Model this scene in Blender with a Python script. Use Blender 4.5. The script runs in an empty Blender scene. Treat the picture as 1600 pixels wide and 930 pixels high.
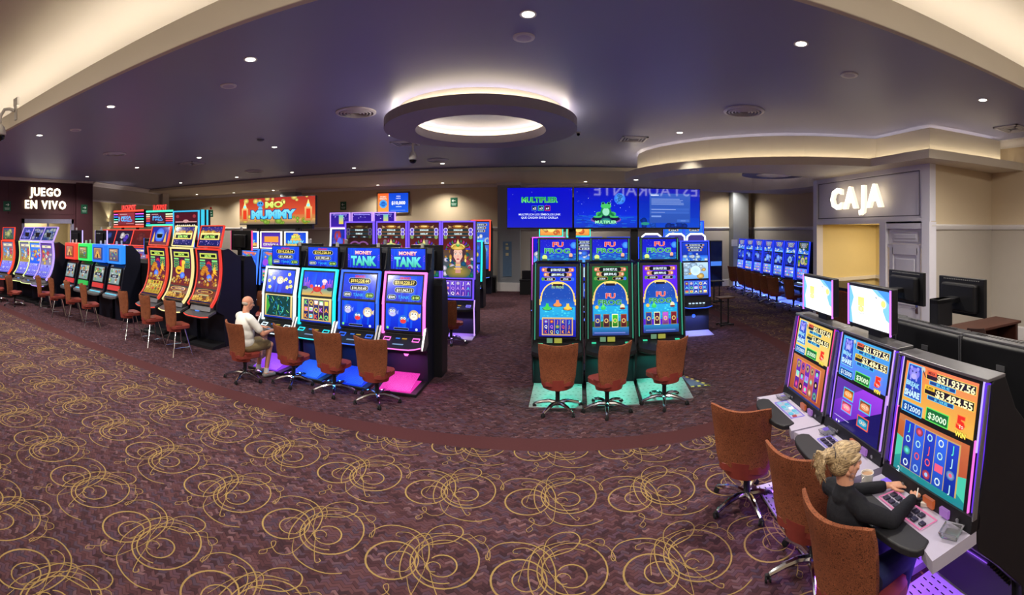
import bpy, bmesh, math, random
from mathutils import Vector, Matrix
PI = math.pi
S = bpy.context.scene
COL = S.collection
random.seed(4)

# ------------------------------------------------------------------ camera
cam_data = bpy.data.cameras.new('camera')
cam_data.type = 'PANO'
cam_data.panorama_type = 'CENTRAL_CYLINDRICAL'
FPX = 721.0
cam_data.central_cylindrical_range_u_min = -868.0 / FPX
cam_data.central_cylindrical_range_u_max = (1600 - 868.0) / FPX
cam_data.central_cylindrical_range_v_min = -(930 - 359.0) / FPX
cam_data.central_cylindrical_range_v_max = 359.0 / FPX
cam_data.central_cylindrical_radius = 1.0
cam_data.clip_start = 0.05
cam_data.clip_end = 200
cam = bpy.data.objects.new('camera', cam_data)
cam.location = (0, 0, 2.6)
cam.rotation_euler = (PI / 2, 0, 0)
COL.objects.link(cam)
S.camera = cam

# ------------------------------------------------------------------ world, exposure
w = bpy.data.worlds.new('world')
S.world = w
w.use_nodes = True
w.node_tree.nodes['Background'].inputs[0].default_value = (0.05, 0.05, 0.06, 1)
w.node_tree.nodes['Background'].inputs[1].default_value = 0.3
S.view_settings.view_transform = 'Standard'
S.view_settings.look = 'None'
S.view_settings.gamma = 1
S.view_settings.exposure = 0.32
S.view_settings.use_curve_mapping = False
S.cycles.use_denoising = True
S.cycles.max_bounces = 6
S.cycles.diffuse_bounces = 3
S.cycles.glossy_bounces = 3
S.cycles.sample_clamp_indirect = 4.0
S.cycles.caustics_reflective = False
S.cycles.caustics_refractive = False

DOWN_W = 580.0
COVE_E = 22.0
ZC = 4.73          # main ceiling height

# ------------------------------------------------------------------ colour and materials
def lin(c):
    def f(x):
        x = x / 255.0
        return x / 12.92 if x <= 0.04045 else ((x + 0.055) / 1.055) ** 2.4
    return (f(c[0]), f(c[1]), f(c[2]), 1.0)

MATS = {}
def mat(name, c, rough=0.6, metal=0.0, spec=0.4, var=0.12, scale=12.0, bump=0.0, coat=0.0):
    if name in MATS: return MATS[name]
    m = bpy.data.materials.new(name); m.use_nodes = True
    nt = m.node_tree; b = nt.nodes['Principled BSDF']
    col = lin(c)
    tc = nt.nodes.new('ShaderNodeTexCoord')
    n = nt.nodes.new('ShaderNodeTexNoise'); n.inputs['Scale'].default_value = scale; n.inputs['Detail'].default_value = 3
    nt.links.new(tc.outputs['Object'], n.inputs['Vector'])
    mx = nt.nodes.new('ShaderNodeMix'); mx.data_type = 'RGBA'
    mx.inputs['A'].default_value = tuple(x * (1 - var) for x in col[:3]) + (1,)
    mx.inputs['B'].default_value = tuple(min(1, x * (1 + var)) for x in col[:3]) + (1,)
    nt.links.new(n.outputs['Fac'], mx.inputs['Factor'])
    nt.links.new(mx.outputs['Result'], b.inputs['Base Color'])
    b.inputs['Roughness'].default_value = rough
    b.inputs['Metallic'].default_value = metal
    b.inputs['Specular IOR Level'].default_value = spec
    b.inputs['Coat Weight'].default_value = coat
    if bump:
        bp = nt.nodes.new('ShaderNodeBump'); bp.inputs['Strength'].default_value = bump; bp.inputs['Distance'].default_value = 0.01
        nt.links.new(n.outputs['Fac'], bp.inputs['Height']); nt.links.new(bp.outputs['Normal'], b.inputs['Normal'])
    MATS[name] = m
    return m

def emi(name, c, s=1.0):
    if name in MATS: return MATS[name]
    m = bpy.data.materials.new(name); m.use_nodes = True
    b = m.node_tree.nodes['Principled BSDF']
    b.inputs['Base Color'].default_value = (0.02, 0.02, 0.02, 1)
    b.inputs['Roughness'].default_value = 0.4
    b.inputs['Emission Color'].default_value = lin(c)
    b.inputs['Emission Strength'].default_value = s
    MATS[name] = m
    return m

def led(c, s=1.6):
    return emi('led_%02x%02x%02x_%d' % (int(c[0]), int(c[1]), int(c[2]), int(s * 10)), c, s * .85)

def mk_screen(name, s, rough):
    m = bpy.data.materials.new(name); m.use_nodes = True
    nt = m.node_tree; b = nt.nodes['Principled BSDF']
    b.inputs['Base Color'].default_value = (0.004, 0.004, 0.006, 1)
    b.inputs['Roughness'].default_value = rough
    b.inputs['Specular IOR Level'].default_value = 0.5
    a = nt.nodes.new('ShaderNodeAttribute'); a.attribute_name = 'Col'
    nt.links.new(a.outputs['Color'], b.inputs['Emission Color'])
    b.inputs['Emission Strength'].default_value = s
    return m
SCREEN = mk_screen('screen_glass', 1.0, 0.12)
SCREEN_TV = mk_screen('tv_glass', 0.95, 0.03)
SCREEN_BRIGHT = mk_screen('bright_screen_glass', 1.25, 0.2)

BLACK = mat('black_plastic', (20, 20, 24), 0.45)
BLACKM = mat('black_metal', (26, 26, 31), 0.38, 0.3)
NAVY = mat('navy_black_panel', (20, 22, 36), 0.4)
GREY = mat('grey_metal', (112, 112, 118), 0.35, 0.6)
SILVER = mat('silver_trim', (150, 150, 155), 0.3, 0.8)
CHROME = mat('chrome', (215, 215, 220), 0.12, 1.0, var=0.02)
WHITEP = mat('white_plastic', (205, 203, 198), 0.45)
RUBBER = mat('rubber', (15, 15, 17), 0.7)

def fabric():
    m = bpy.data.materials.new('brown_speckled_fabric'); m.use_nodes = True
    nt = m.node_tree; b = nt.nodes['Principled BSDF']
    tc = nt.nodes.new('ShaderNodeTexCoord')
    v = nt.nodes.new('ShaderNodeTexVoronoi'); v.feature = 'DISTANCE_TO_EDGE'; v.inputs['Scale'].default_value = 85
    n = nt.nodes.new('ShaderNodeTexNoise'); n.inputs['Scale'].default_value = 30
    mp = nt.nodes.new('ShaderNodeMix'); mp.data_type = 'VECTOR'; mp.inputs['Factor'].default_value = 0.06
    nt.links.new(tc.outputs['Object'], n.inputs['Vector'])
    nt.links.new(tc.outputs['Object'], mp.inputs['A']); nt.links.new(n.outputs['Color'], mp.inputs['B'])
    nt.links.new(mp.outputs['Result'], v.inputs['Vector'])
    r = nt.nodes.new('ShaderNodeValToRGB')
    r.color_ramp.elements[0].position = 0.02; r.color_ramp.elements[0].color = lin((56, 32, 24))
    r.color_ramp.elements[1].position = 0.07; r.color_ramp.elements[1].color = lin((152, 88, 58))
    nt.links.new(v.outputs['Distance'], r.inputs['Fac'])
    n2 = nt.nodes.new('ShaderNodeTexNoise'); n2.inputs['Scale'].default_value = 18; n2.inputs['Detail'].default_value = 4
    nt.links.new(tc.outputs['Object'], n2.inputs['Vector'])
    mx = nt.nodes.new('ShaderNodeMix'); mx.data_type = 'RGBA'; mx.blend_type = 'MULTIPLY'; mx.inputs['Factor'].default_value = 0.45
    nt.links.new(r.outputs['Color'], mx.inputs['A']); nt.links.new(n2.outputs['Fac'], mx.inputs['B'])
    nt.links.new(mx.outputs['Result'], b.inputs['Base Color'])
    b.inputs['Roughness'].default_value = 0.85
    b.inputs['Specular IOR Level'].default_value = 0.2
    return m
FABRIC = fabric()
LEATHER = mat('rust_red_leather', (120, 48, 40), 0.5, var=0.15, scale=25, bump=0.15)

def carpet():
    m = bpy.data.materials.new('burgundy_woven_carpet'); m.use_nodes = True
    nt = m.node_tree; b = nt.nodes['Principled BSDF']; N = nt.nodes.new; L = nt.links.new
    def M(op, a, bb=None, c=None):
        n = N('ShaderNodeMath'); n.operation = op
        for i, x in enumerate((a, bb, c)):
            if x is None: continue
            if isinstance(x, (int, float)): n.inputs[i].default_value = x
            else: L(x, n.inputs[i])
        return n.outputs[0]
    g = N('ShaderNodeNewGeometry'); s = N('ShaderNodeSeparateXYZ'); L(g.outputs['Position'], s.inputs[0])
    x = s.outputs['X']; y = s.outputs['Y']
    zig = M('MULTIPLY', M('PINGPONG', x, 0.045), 0.7)
    v = M('ADD', y, zig)
    row = M('FLOOR', M('DIVIDE', v, 0.034))
    sh = M('MULTIPLY', row, 0.37)
    u = M('FLOOR', M('ADD', M('DIVIDE', x, 0.065), sh))
    c = N('ShaderNodeCombineXYZ'); L(row, c.inputs[0]); L(u, c.inputs[1])
    wn = N('ShaderNodeTexWhiteNoise'); wn.noise_dimensions = '3D'; L(c.outputs[0], wn.inputs['Vector'])
    r = N('ShaderNodeValToRGB'); cr = r.color_ramp
    cr.elements[0].position = 0.0; cr.elements[0].color = lin((46, 30, 35))
    cr.elements[1].position = 1.0; cr.elements[1].color = lin((100, 72, 75))
    for p, k in ((0.3, (63, 39, 43)), (0.55, (77, 50, 53)), (0.75, (70, 49, 60)), (0.88, (57, 45, 57))):
        e = cr.elements.new(p); e.color = lin(k)
    L(wn.outputs['Value'], r.inputs['Fac'])
    # dark grooves between the woven blocks
    fr = M('FRACT', M('DIVIDE', v, 0.034))
    gr = M('MULTIPLY', M('LESS_THAN', fr, 0.2), 0.55)
    mx = N('ShaderNodeMix'); mx.data_type = 'RGBA'; L(gr, mx.inputs['Factor']); mx.inputs['B'].default_value = lin((36, 23, 27))
    L(r.outputs['Color'], mx.inputs['A'])
    n = N('ShaderNodeTexNoise'); n.inputs['Scale'].default_value = 1.3; n.inputs['Detail'].default_value = 5; L(g.outputs['Position'], n.inputs['Vector'])
    r2 = N('ShaderNodeMapRange'); r2.inputs['To Min'].default_value = 0.75; r2.inputs['To Max'].default_value = 1.25; L(n.outputs['Fac'], r2.inputs['Value'])
    m2 = N('ShaderNodeVectorMath'); m2.operation = 'SCALE'; L(mx.outputs['Result'], m2.inputs[0]); L(r2.outputs[0], m2.inputs['Scale'])
    L(m2.outputs[0], b.inputs['Base Color'])
    b.inputs['Roughness'].default_value = 0.95; b.inputs['Specular IOR Level'].default_value = 0.1
    return m
CARPET = carpet()
GOLD = mat('gold_carpet_yarn', (132, 108, 66), 0.9, spec=0.1, var=0.35, scale=5)
BAND = mat('plain_burgundy_band', (68, 38, 40), 0.95, spec=0.1, var=0.12, scale=40)
WALLB = mat('beige_wallpaper', (212, 194, 164), 0.8, var=0.04, scale=60)
WALLG = mat('taupe_wall_paint', (186, 178, 168), 0.75, var=0.03, scale=4)
TRIMW = mat('white_trim_paint', (222, 218, 218), 0.5, var=0.03)
CREAM = mat('cream_soffit_paint', (218, 208, 190), 0.7, var=0.02, scale=2)
PURPLE = mat('violet_grey_ceiling_paint', (146, 148, 188), 0.42, var=0.03, scale=1.0)
PALEC = mat('pale_ceiling_paint', (222, 216, 202), 0.8, var=0.02, scale=1.0)
MAROON = mat('dark_maroon_panelling', (72, 40, 48), 0.5, var=0.08, scale=3)
LILACW = mat('lilac_grey_joinery', (226, 224, 236), 0.5, var=0.02)
YWALL = mat('warm_cream_wall', (226, 208, 156), 0.7, var=0.02)
DOORW = mat('white_door_paint', (216, 214, 224), 0.4, var=0.02)
MARBLE = mat('pale_marble', (186, 174, 140), 0.35, var=0.12, scale=3)
WOODD = mat('dark_walnut_wood', (74, 42, 34), 0.4, var=0.3, scale=9)

# ------------------------------------------------------------------ mesh builder
SPLIT = {'paper_notice', 'lamp', 'led_frame', 'led_strip', 'button', 'button_ring', 'post', 'light_bar', 'side_led', 'edge_trim'}
class MB:
    def __init__(s):
        s.v = []; s.f = []; s.m = []; s.c = []
    def add(s, vs, fs, mi=0, col=None):
        o = len(s.v)
        s.v += [tuple(p) for p in vs]
        for f in fs:
            s.f.append(tuple(i + o for i in f)); s.m.append(mi); s.c.append(col)
        return s
    def box(s, x0, x1, y0, y1, z0, z1, mi=0, bev=0.0):
        if x1 < x0: x0, x1 = x1, x0
        if y1 < y0: y0, y1 = y1, y0
        if z1 < z0: z0, z1 = z1, z0
        if bev <= 0:
            v = [(x0, y0, z0), (x1, y0, z0), (x1, y1, z0), (x0, y1, z0), (x0, y0, z1), (x1, y0, z1), (x1, y1, z1), (x0, y1, z1)]
            return s.add(v, [(0, 3, 2, 1), (4, 5, 6, 7), (0, 1, 5, 4), (1, 2, 6, 5), (2, 3, 7, 6), (3, 0, 4, 7)], mi)
        bm = bmesh.new(); bmesh.ops.create_cube(bm, size=1)
        for p in bm.verts:
            p.co = Vector(((x0 + x1) / 2 + p.co.x * (x1 - x0), (y0 + y1) / 2 + p.co.y * (y1 - y0), (z0 + z1) / 2 + p.co.z * (z1 - z0)))
        bmesh.ops.bevel(bm, geom=bm.edges[:], offset=min(bev, (x1 - x0) * .45, (y1 - y0) * .45, (z1 - z0) * .45), segments=2, affect='EDGES', profile=0.5)
        s.bm(bm, mi); bm.free(); return s
    def bm(s, bm, mi=0):
        bm.verts.index_update()
        s.add([p.co[:] for p in bm.verts], [[q.index for q in f.verts] for f in bm.faces], mi)
    def prism(s, pts, axis, a, b, mi=0):
        n = len(pts)
        def P(p, t):
            if axis == 'x': return (t, p[0], p[1])
            if axis == 'y': return (p[0], t, p[1])
            return (p[0], p[1], t)
        vs = [P(p, a) for p in pts] + [P(p, b) for p in pts]
        fs = [tuple(range(n))[::-1], tuple(range(n, 2 * n))] + [(i, (i + 1) % n, n + (i + 1) % n, n + i) for i in range(n)]
        return s.add(vs, fs, mi)
    def tube(s, path, r, n=8, mi=0, caps=True, closed=False):
        path = [Vector(p) for p in path]; k = len(path)
        rr = r if isinstance(r, (list, tuple)) else [r] * k
        vs = []; up = None
        for i, p in enumerate(path):
            if closed: t = path[(i + 1) % k] - path[i - 1]
            else: t = path[min(i + 1, k - 1)] - path[max(i - 1, 0)]
            t.normalize()
            if up is None: up = Vector((0, 0, 1)) if abs(t.z) < 0.9 else Vector((1, 0, 0))
            a = t.cross(up)
            if a.length < 1e-4: a = t.orthogonal()
            a.normalize(); b = a.cross(t).normalized(); up = b
            for j in range(n):
                q = 2 * PI * j / n
                vs.append(p + a * math.cos(q) * rr[i] + b * math.sin(q) * rr[i])
        fs = []
        for i in range(k if closed else k - 1):
            i2 = (i + 1) % k
            for j in range(n):
                j2 = (j + 1) % n
                fs.append((i * n + j, i * n + j2, i2 * n + j2, i2 * n + j))
        if caps and not closed:
            fs.append(tuple(range(n))[::-1]); fs.append(tuple(range((k - 1) * n, k * n)))
        return s.add(vs, fs, mi)
    def lathe(s, prof, n=20, c=(0, 0, 0), mi=0, axis='z'):
        vs = []
        for r, z in prof:
            for j in range(n):
                q = 2 * PI * j / n
                p = (r * math.cos(q), r * math.sin(q), z)
                if axis == 'x': p = (z, p[0], p[1])
                if axis == 'y': p = (p[0], z, p[1])
                vs.append((p[0] + c[0], p[1] + c[1], p[2] + c[2]))
        fs = []
        for i in range(len(prof) - 1):
            for j in range(n):
                j2 = (j + 1) % n
                fs.append((i * n + j, i * n + j2, (i + 1) * n + j2, (i + 1) * n + j))
        fs.append(tuple(range(n))[::-1]); fs.append(tuple(range((len(prof) - 1) * n, len(prof) * n)))
        return s.add(vs, fs, mi)
    def grid(s, fn, nu, nv, mi=0, closed_u=False):
        vs = [fn(i / nu, j / nv) for j in range(nv + 1) for i in range(nu + 1)]
        fs = [(j * (nu + 1) + i, j * (nu + 1) + i + 1, (j + 1) * (nu + 1) + i + 1, (j + 1) * (nu + 1) + i) for j in range(nv) for i in range(nu)]
        return s.add(vs, fs, mi)
    def shell(s, front, back, nu, nv, mi=0, mi2=None):
        """closed slab between two parametric sheets"""
        if mi2 is None: mi2 = mi
        A = [front(i / nu, j / nv) for j in range(nv + 1) for i in range(nu + 1)]
        B = [back(i / nu, j / nv) for j in range(nv + 1) for i in range(nu + 1)]
        o = len(A); W = nu + 1
        fa = [(j * W + i, j * W + i + 1, (j + 1) * W + i + 1, (j + 1) * W + i) for j in range(nv) for i in range(nu)]
        fb = [tuple(q + o for q in f[::-1]) for f in fa]
        e = []
        for i in range(nu):
            e.append((i, i + o, i + 1 + o, i + 1)); k = nv * W
            e.append((k + i + 1, k + i + 1 + o, k + i + o, k + i))
        for j in range(nv):
            e.append(((j + 1) * W, (j + 1) * W + o, j * W + o, j * W)); k = nu
            e.append((j * W + k, j * W + k + o, (j + 1) * W + k + o, (j + 1) * W + k))
        base = len(s.v)
        s.add(A + B, fa, mi)
        for f in fb: s.f.append(tuple(q + base for q in f)); s.m.append(mi2); s.c.append(None)
        for f in e: s.f.append(tuple(q + base for q in f)); s.m.append(mi); s.c.append(None)
        return s
    def xf(s, M):
        s.v = [tuple(M @ Vector(p)) for p in s.v]; return s
    def islands(s):
        n = len(s.v); par = list(range(n))
        def fd(a):
            while par[a] != a: par[a] = par[par[a]]; a = par[a]
            return a
        for f in s.f:
            a = fd(f[0])
            for q in f[1:]: par[fd(q)] = a
        g = {}
        for k, f in enumerate(s.f): g.setdefault(fd(f[0]), []).append(k)
        L = []
        for fs in g.values():
            vs = [s.v[q] for k in fs for q in s.f[k]]
            L.append([fs, [min(v[i] for v in vs) - .003 for i in range(3)], [max(v[i] for v in vs) + .003 for i in range(3)]])
        ch = True
        while ch:
            ch = False
            for i in range(len(L)):
                for j in range(i + 1, len(L)):
                    if all(L[i][1][k] <= L[j][2][k] and L[j][1][k] <= L[i][2][k] for k in range(3)):
                        L[i] = [L[i][0] + L[j][0], [min(a, b) for a, b in zip(L[i][1], L[j][1])], [max(a, b) for a, b in zip(L[i][2], L[j][2])]]
                        del L[j]; ch = True; break
                if ch: break
        return [q[0] for q in L]
    def build(s, name, mats, parent=None, smooth=False, loc=None, fixn=True):
        if name in SPLIT and parent is not None and len(s.f) < 3000:
            isl = s.islands()
            if len(isl) > 1:
                o = None
                for fs in isl:
                    m = MB(); mp = {}
                    for k in fs:
                        f = []
                        for q in s.f[k]:
                            if q not in mp: mp[q] = len(m.v); m.v.append(s.v[q])
                            f.append(mp[q])
                        m.f.append(tuple(f)); m.m.append(s.m[k]); m.c.append(s.c[k])
                    o = m._build(name, mats, parent, smooth, loc, fixn)
                return o
        return s._build(name, mats, parent, smooth, loc, fixn)
    def _build(s, name, mats, parent=None, smooth=False, loc=None, fixn=True):
        me = bpy.data.meshes.new(name)
        me.from_pydata(s.v, [], s.f)
        if not isinstance(mats, (list, tuple)): mats = [mats]
        for m in mats: me.materials.append(m)
        me.polygons.foreach_set('material_index', s.m)
        if any(c is not None for c in s.c):
            at = me.color_attributes.new('Col', 'FLOAT_COLOR', 'CORNER')
            buf = []
            for f, c in zip(s.f, s.c):
                if c is None: buf += [0, 0, 0, 1] * len(f)
                elif isinstance(c[0], (int, float)): buf += list(c) * len(f)
                else:
                    for q in range(len(f)): buf += list(c[q])
            at.data.foreach_set('color', buf)
        me.update()
        if fixn:
            bm = bmesh.new(); bm.from_mesh(me); bmesh.ops.recalc_face_normals(bm, faces=bm.faces[:]); bm.to_mesh(me); bm.free()
        if smooth:
            me.polygons.foreach_set('use_smooth', [True] * len(me.polygons))
            try: me.set_sharp_from_angle(angle=math.radians(38))
            except Exception: pass
        o = bpy.data.objects.new(name, me); COL.objects.link(o)
        if parent: o.parent = parent
        if loc: o.location = loc
        return o

def tag(o, label=None, cat=None, group=None, kind=None):
    if label: o['label'] = label
    if cat: o['category'] = cat
    if group: o['group'] = group
    if kind: o['kind'] = kind
    return o
def thing(name, label, cat, loc=(0, 0, 0), rz=0.0, group=None):
    o = bpy.data.objects.new(name, None); o.empty_display_size = 0.2; COL.objects.link(o)
    o.location = loc; o.rotation_euler = (0, 0, math.radians(rz))
    return tag(o, label, cat, group)
def struct(name, mb, mats, smooth=False):
    o = mb.build(name, mats, None, smooth); o['kind'] = 'structure'; return o
def dup(root, loc=None, rz=None, label=None, group=None):
    def cp(o, par):
        c = o.copy(); COL.objects.link(c); c.parent = par
        for ch in list(o.children): cp(ch, c)
        return c
    r = cp(root, None)
    if loc is not None: r.location = loc
    if rz is not None: r.rotation_euler = (0, 0, math.radians(rz))
    if label: r['label'] = label
    if group: r['group'] = group
    return r

def slab(outer, holes, z0, z1, mb=None, mi=0):
    """horizontal slab with holes"""
    mb = mb or MB()
    bm = bmesh.new(); es = []
    for loop in [outer] + holes:
        vs = [bm.verts.new((p[0], p[1], 0)) for p in loop]
        es += [bm.edges.new((vs[i], vs[(i + 1) % len(vs)])) for i in range(len(vs))]
    bmesh.ops.triangle_fill(bm, edges=es, use_beauty=True)
    bm.verts.index_update()
    P = [v.co[:] for v in bm.verts]; Fc = [[q.index for q in f.verts] for f in bm.faces]
    bm.free()
    mb.add([(p[0], p[1], z0) for p in P], Fc, mi)
    mb.add([(p[0], p[1], z1) for p in P], [f[::-1] for f in Fc], mi)
    for loop in [outer] + holes:
        wallring(mb, loop, z0, z1, mi)
    return mb
def wallring(mb, loop, z0, z1, mi=0):
    n = len(loop)
    mb.add([(p[0], p[1], z0) for p in loop] + [(p[0], p[1], z1) for p in loop], [(i, (i + 1) % n, n + (i + 1) % n, n + i) for i in range(n)], mi)
def circ(cx, cy, rx, ry=None, n=64):
    ry = ry or rx
    return [(cx + rx * math.cos(2 * PI * i / n), cy + ry * math.sin(2 * PI * i / n)) for i in range(n)]

# ------------------------------------------------------------------ text
_G = {}
def glyphs(text, bold=0.0, shear=0.0):
    """2-D outline mesh of a text: cap height 1, centred; returns verts, faces, width"""
    k = (text, bold, shear)
    if k in _G: return _G[k]
    c = bpy.data.curves.new('t', 'FONT'); c.body = text; c.offset = bold; c.resolution_u = 2; c.shear = shear
    o = bpy.data.objects.new('t', c); me = bpy.data.meshes.new_from_object(o)
    V = [(v.co.x, v.co.y) for v in me.vertices]; Fc = [tuple(p.vertices) for p in me.polygons]
    bpy.data.objects.remove(o); bpy.data.curves.remove(c); bpy.data.meshes.remove(me)
    if not V: V = [(0, 0)]
    x0 = min(v[0] for v in V); x1 = max(v[0] for v in V)
    s = 1 / 0.72
    _G[k] = ([((v[0] - (x0 + x1) / 2) * s, (v[1] - 0.36) * s) for v in V], Fc, (x1 - x0) * s)
    return _G[k]

def letters3d(text, h, depth, name, mats, parent, place, gap=0.12, bold=0.03, wsc=1.0):
    """one solid mesh per letter. place(x) -> Matrix of a frame whose x runs along the word, y up, z out"""
    adv = []; x = 0
    for ch in text:
        if ch == ' ': adv.append(None); x += 0.45 * h; continue
        V, Fc, wd = glyphs(ch, bold); wd *= wsc
        adv.append(x + wd * h / 2); x += wd * h + gap * h
    tot = x - gap * h
    for ch, a in zip(text, adv):
        if a is None: continue
        V, Fc, wd = glyphs(ch, bold)
        bm = bmesh.new()
        vs = [bm.verts.new((p[0] * h * wsc, p[1] * h, 0)) for p in V]
        for f in Fc:
            try: bm.faces.new([vs[i] for i in f])
            except Exception: pass
        r = bmesh.ops.extrude_face_region(bm, geom=bm.faces[:])
        for e in r['geom']:
            if isinstance(e, bmesh.types.BMVert): e.co.z += depth
        bm.normal_update(); bm.verts.index_update()
        mb = MB()
        M = place(a - tot / 2)
        vv = [tuple(M @ p.co) for p in bm.verts]
        mb.add(vv, [])
        for f in bm.faces:
            front = min(p.co.z for p in f.verts) > depth * 0.9
            mb.f.append(tuple(p.index for p in f.verts)); mb.m.append(0 if front else 1); mb.c.append(None)
        bm.free()
        mb.build(name, mats, parent)

# ------------------------------------------------------------------ flat screen artwork
def C(c): return lin(c)
class Art:
    def __init__(s, asp=1.0):
        s.asp = asp; s.it = []; s.L = 0            # asp = width / height of the picture
    def poly(s, pts, c, n=1):
        s.L += 1; s.it.append(([tuple(p) for p in pts], [tuple(range(len(pts)))], [C(c)], s.L)); return s
    def rect(s, x0, y0, x1, y1, c, c2=None, nv=1):
        """c2: colour of the top edge; nv strips so that it follows curved screens"""
        s.L += 1; c2 = c2 or c; V = []; Fc = []; K = []; nv = max(nv, int(abs(y1 - y0) / .09) + 1) if s.asp < .62 else nv
        for j in range(nv + 1):
            t = j / nv; V += [(x0, y0 + (y1 - y0) * t), (x1, y0 + (y1 - y0) * t)]
        a = C(c); b = C(c2)
        for j in range(nv):
            f = (2 * j, 2 * j + 1, 2 * j + 3, 2 * j + 2); Fc.append(f)
            m0 = tuple(a[k] + (b[k] - a[k]) * j / nv for k in range(4)); m1 = tuple(a[k] + (b[k] - a[k]) * (j + 1) / nv for k in range(4))
            K.append((m0, m0, m1, m1))
        s.it.append((V, Fc, K, s.L)); return s
    def ell(s, x, y, rx, ry, c, n=18, c2=None):
        """rx in picture widths; ry in picture heights (0: round)"""
        s.L += 1; ry = ry or rx * s.asp
        V = [(x, y)] + [(x + rx * math.cos(2 * PI * i / n), y + ry * math.sin(2 * PI * i / n)) for i in range(n)]
        a = C(c); b = C(c2 or c)
        s.it.append((V, [(0, 1 + i, 1 + (i + 1) % n) for i in range(n)], [(a, b, b)] * n, s.L)); return s
    def ring(s, x, y, rx, ry, t, c, a0=0, a1=360, n=24):
        s.L += 1; ry = ry or rx * s.asp; V = []
        for i in range(n + 1):
            q = math.radians(a0 + (a1 - a0) * i / n)
            for k in (1, 1 - t): V.append((x + rx * k * math.cos(q), y + ry * k * math.sin(q)))
        s.it.append((V, [(2 * i, 2 * i + 1, 2 * i + 3, 2 * i + 2) for i in range(n)], [C(c)] * n, s.L)); return s
    def pill(s, x, y, wd, h, c, edge=None, e=0.012):
        for k, cc in ((1, edge), (0, c)):
            if cc is None: continue
            W2 = wd / 2 + (e if k else 0); H2 = h / 2 + (e * s.asp if k else 0); r = H2 / s.asp
            P = [(x + W2 - r + r * math.cos(q), y + H2 * math.sin(q)) for q in [-PI / 2 + PI * i / 6 for i in range(7)]]
            P += [(x - W2 + r - r * math.cos(q), y - H2 * math.sin(q)) for q in [-PI / 2 + PI * i / 6 for i in range(7)]]
            s.poly(P, cc)
        return s
    def text(s, t, x, y, h, c, out=None, ow=0.06, bold=0.015, maxw=None, c2=None, rot=0.0, wsc=1.0, shear=0.0):
        """h: cap height in picture heights"""
        for k in ((1, 0) if out else (0,)):
            V, Fc, wd = glyphs(t, bold + (ow if k else 0), shear)
            sx = h / s.asp * wsc
            if maxw and wd * sx > maxw: sx = maxw / wd
            s.L += 1; ca = C(out if k else c); cb = C(out if k else (c2 or c)); cr_, sr = math.cos(rot), math.sin(rot)
            P = [(x + p[0] * sx * cr_ - p[1] * h / s.asp * sr, y + p[1] * h * cr_ + p[0] * sx * s.asp * sr) for p in V]
            K = []
            for f in Fc:
                K.append(tuple(tuple(ca[q] + (cb[q] - ca[q]) * min(1, max(0, V[i][1] + .5)) for q in range(4)) for i in f))
            s.it.append((P, Fc, K, s.L))
        return s
    def mesh(s, fn, mb=None):
        mb = mb or MB()
        for V, Fc, K, L in s.it:
            vs = [fn(min(1, max(0, u)), min(1, max(0, v)), L) for u, v in V]
            o = len(mb.v); mb.v += vs
            for i, f in enumerate(Fc):
                k = K[i] if len(K) > 1 or len(Fc) == 1 else K[0]
                mb.f.append(tuple(q + o for q in f)); mb.m.append(0); mb.c.append(k)
        return mb

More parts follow.
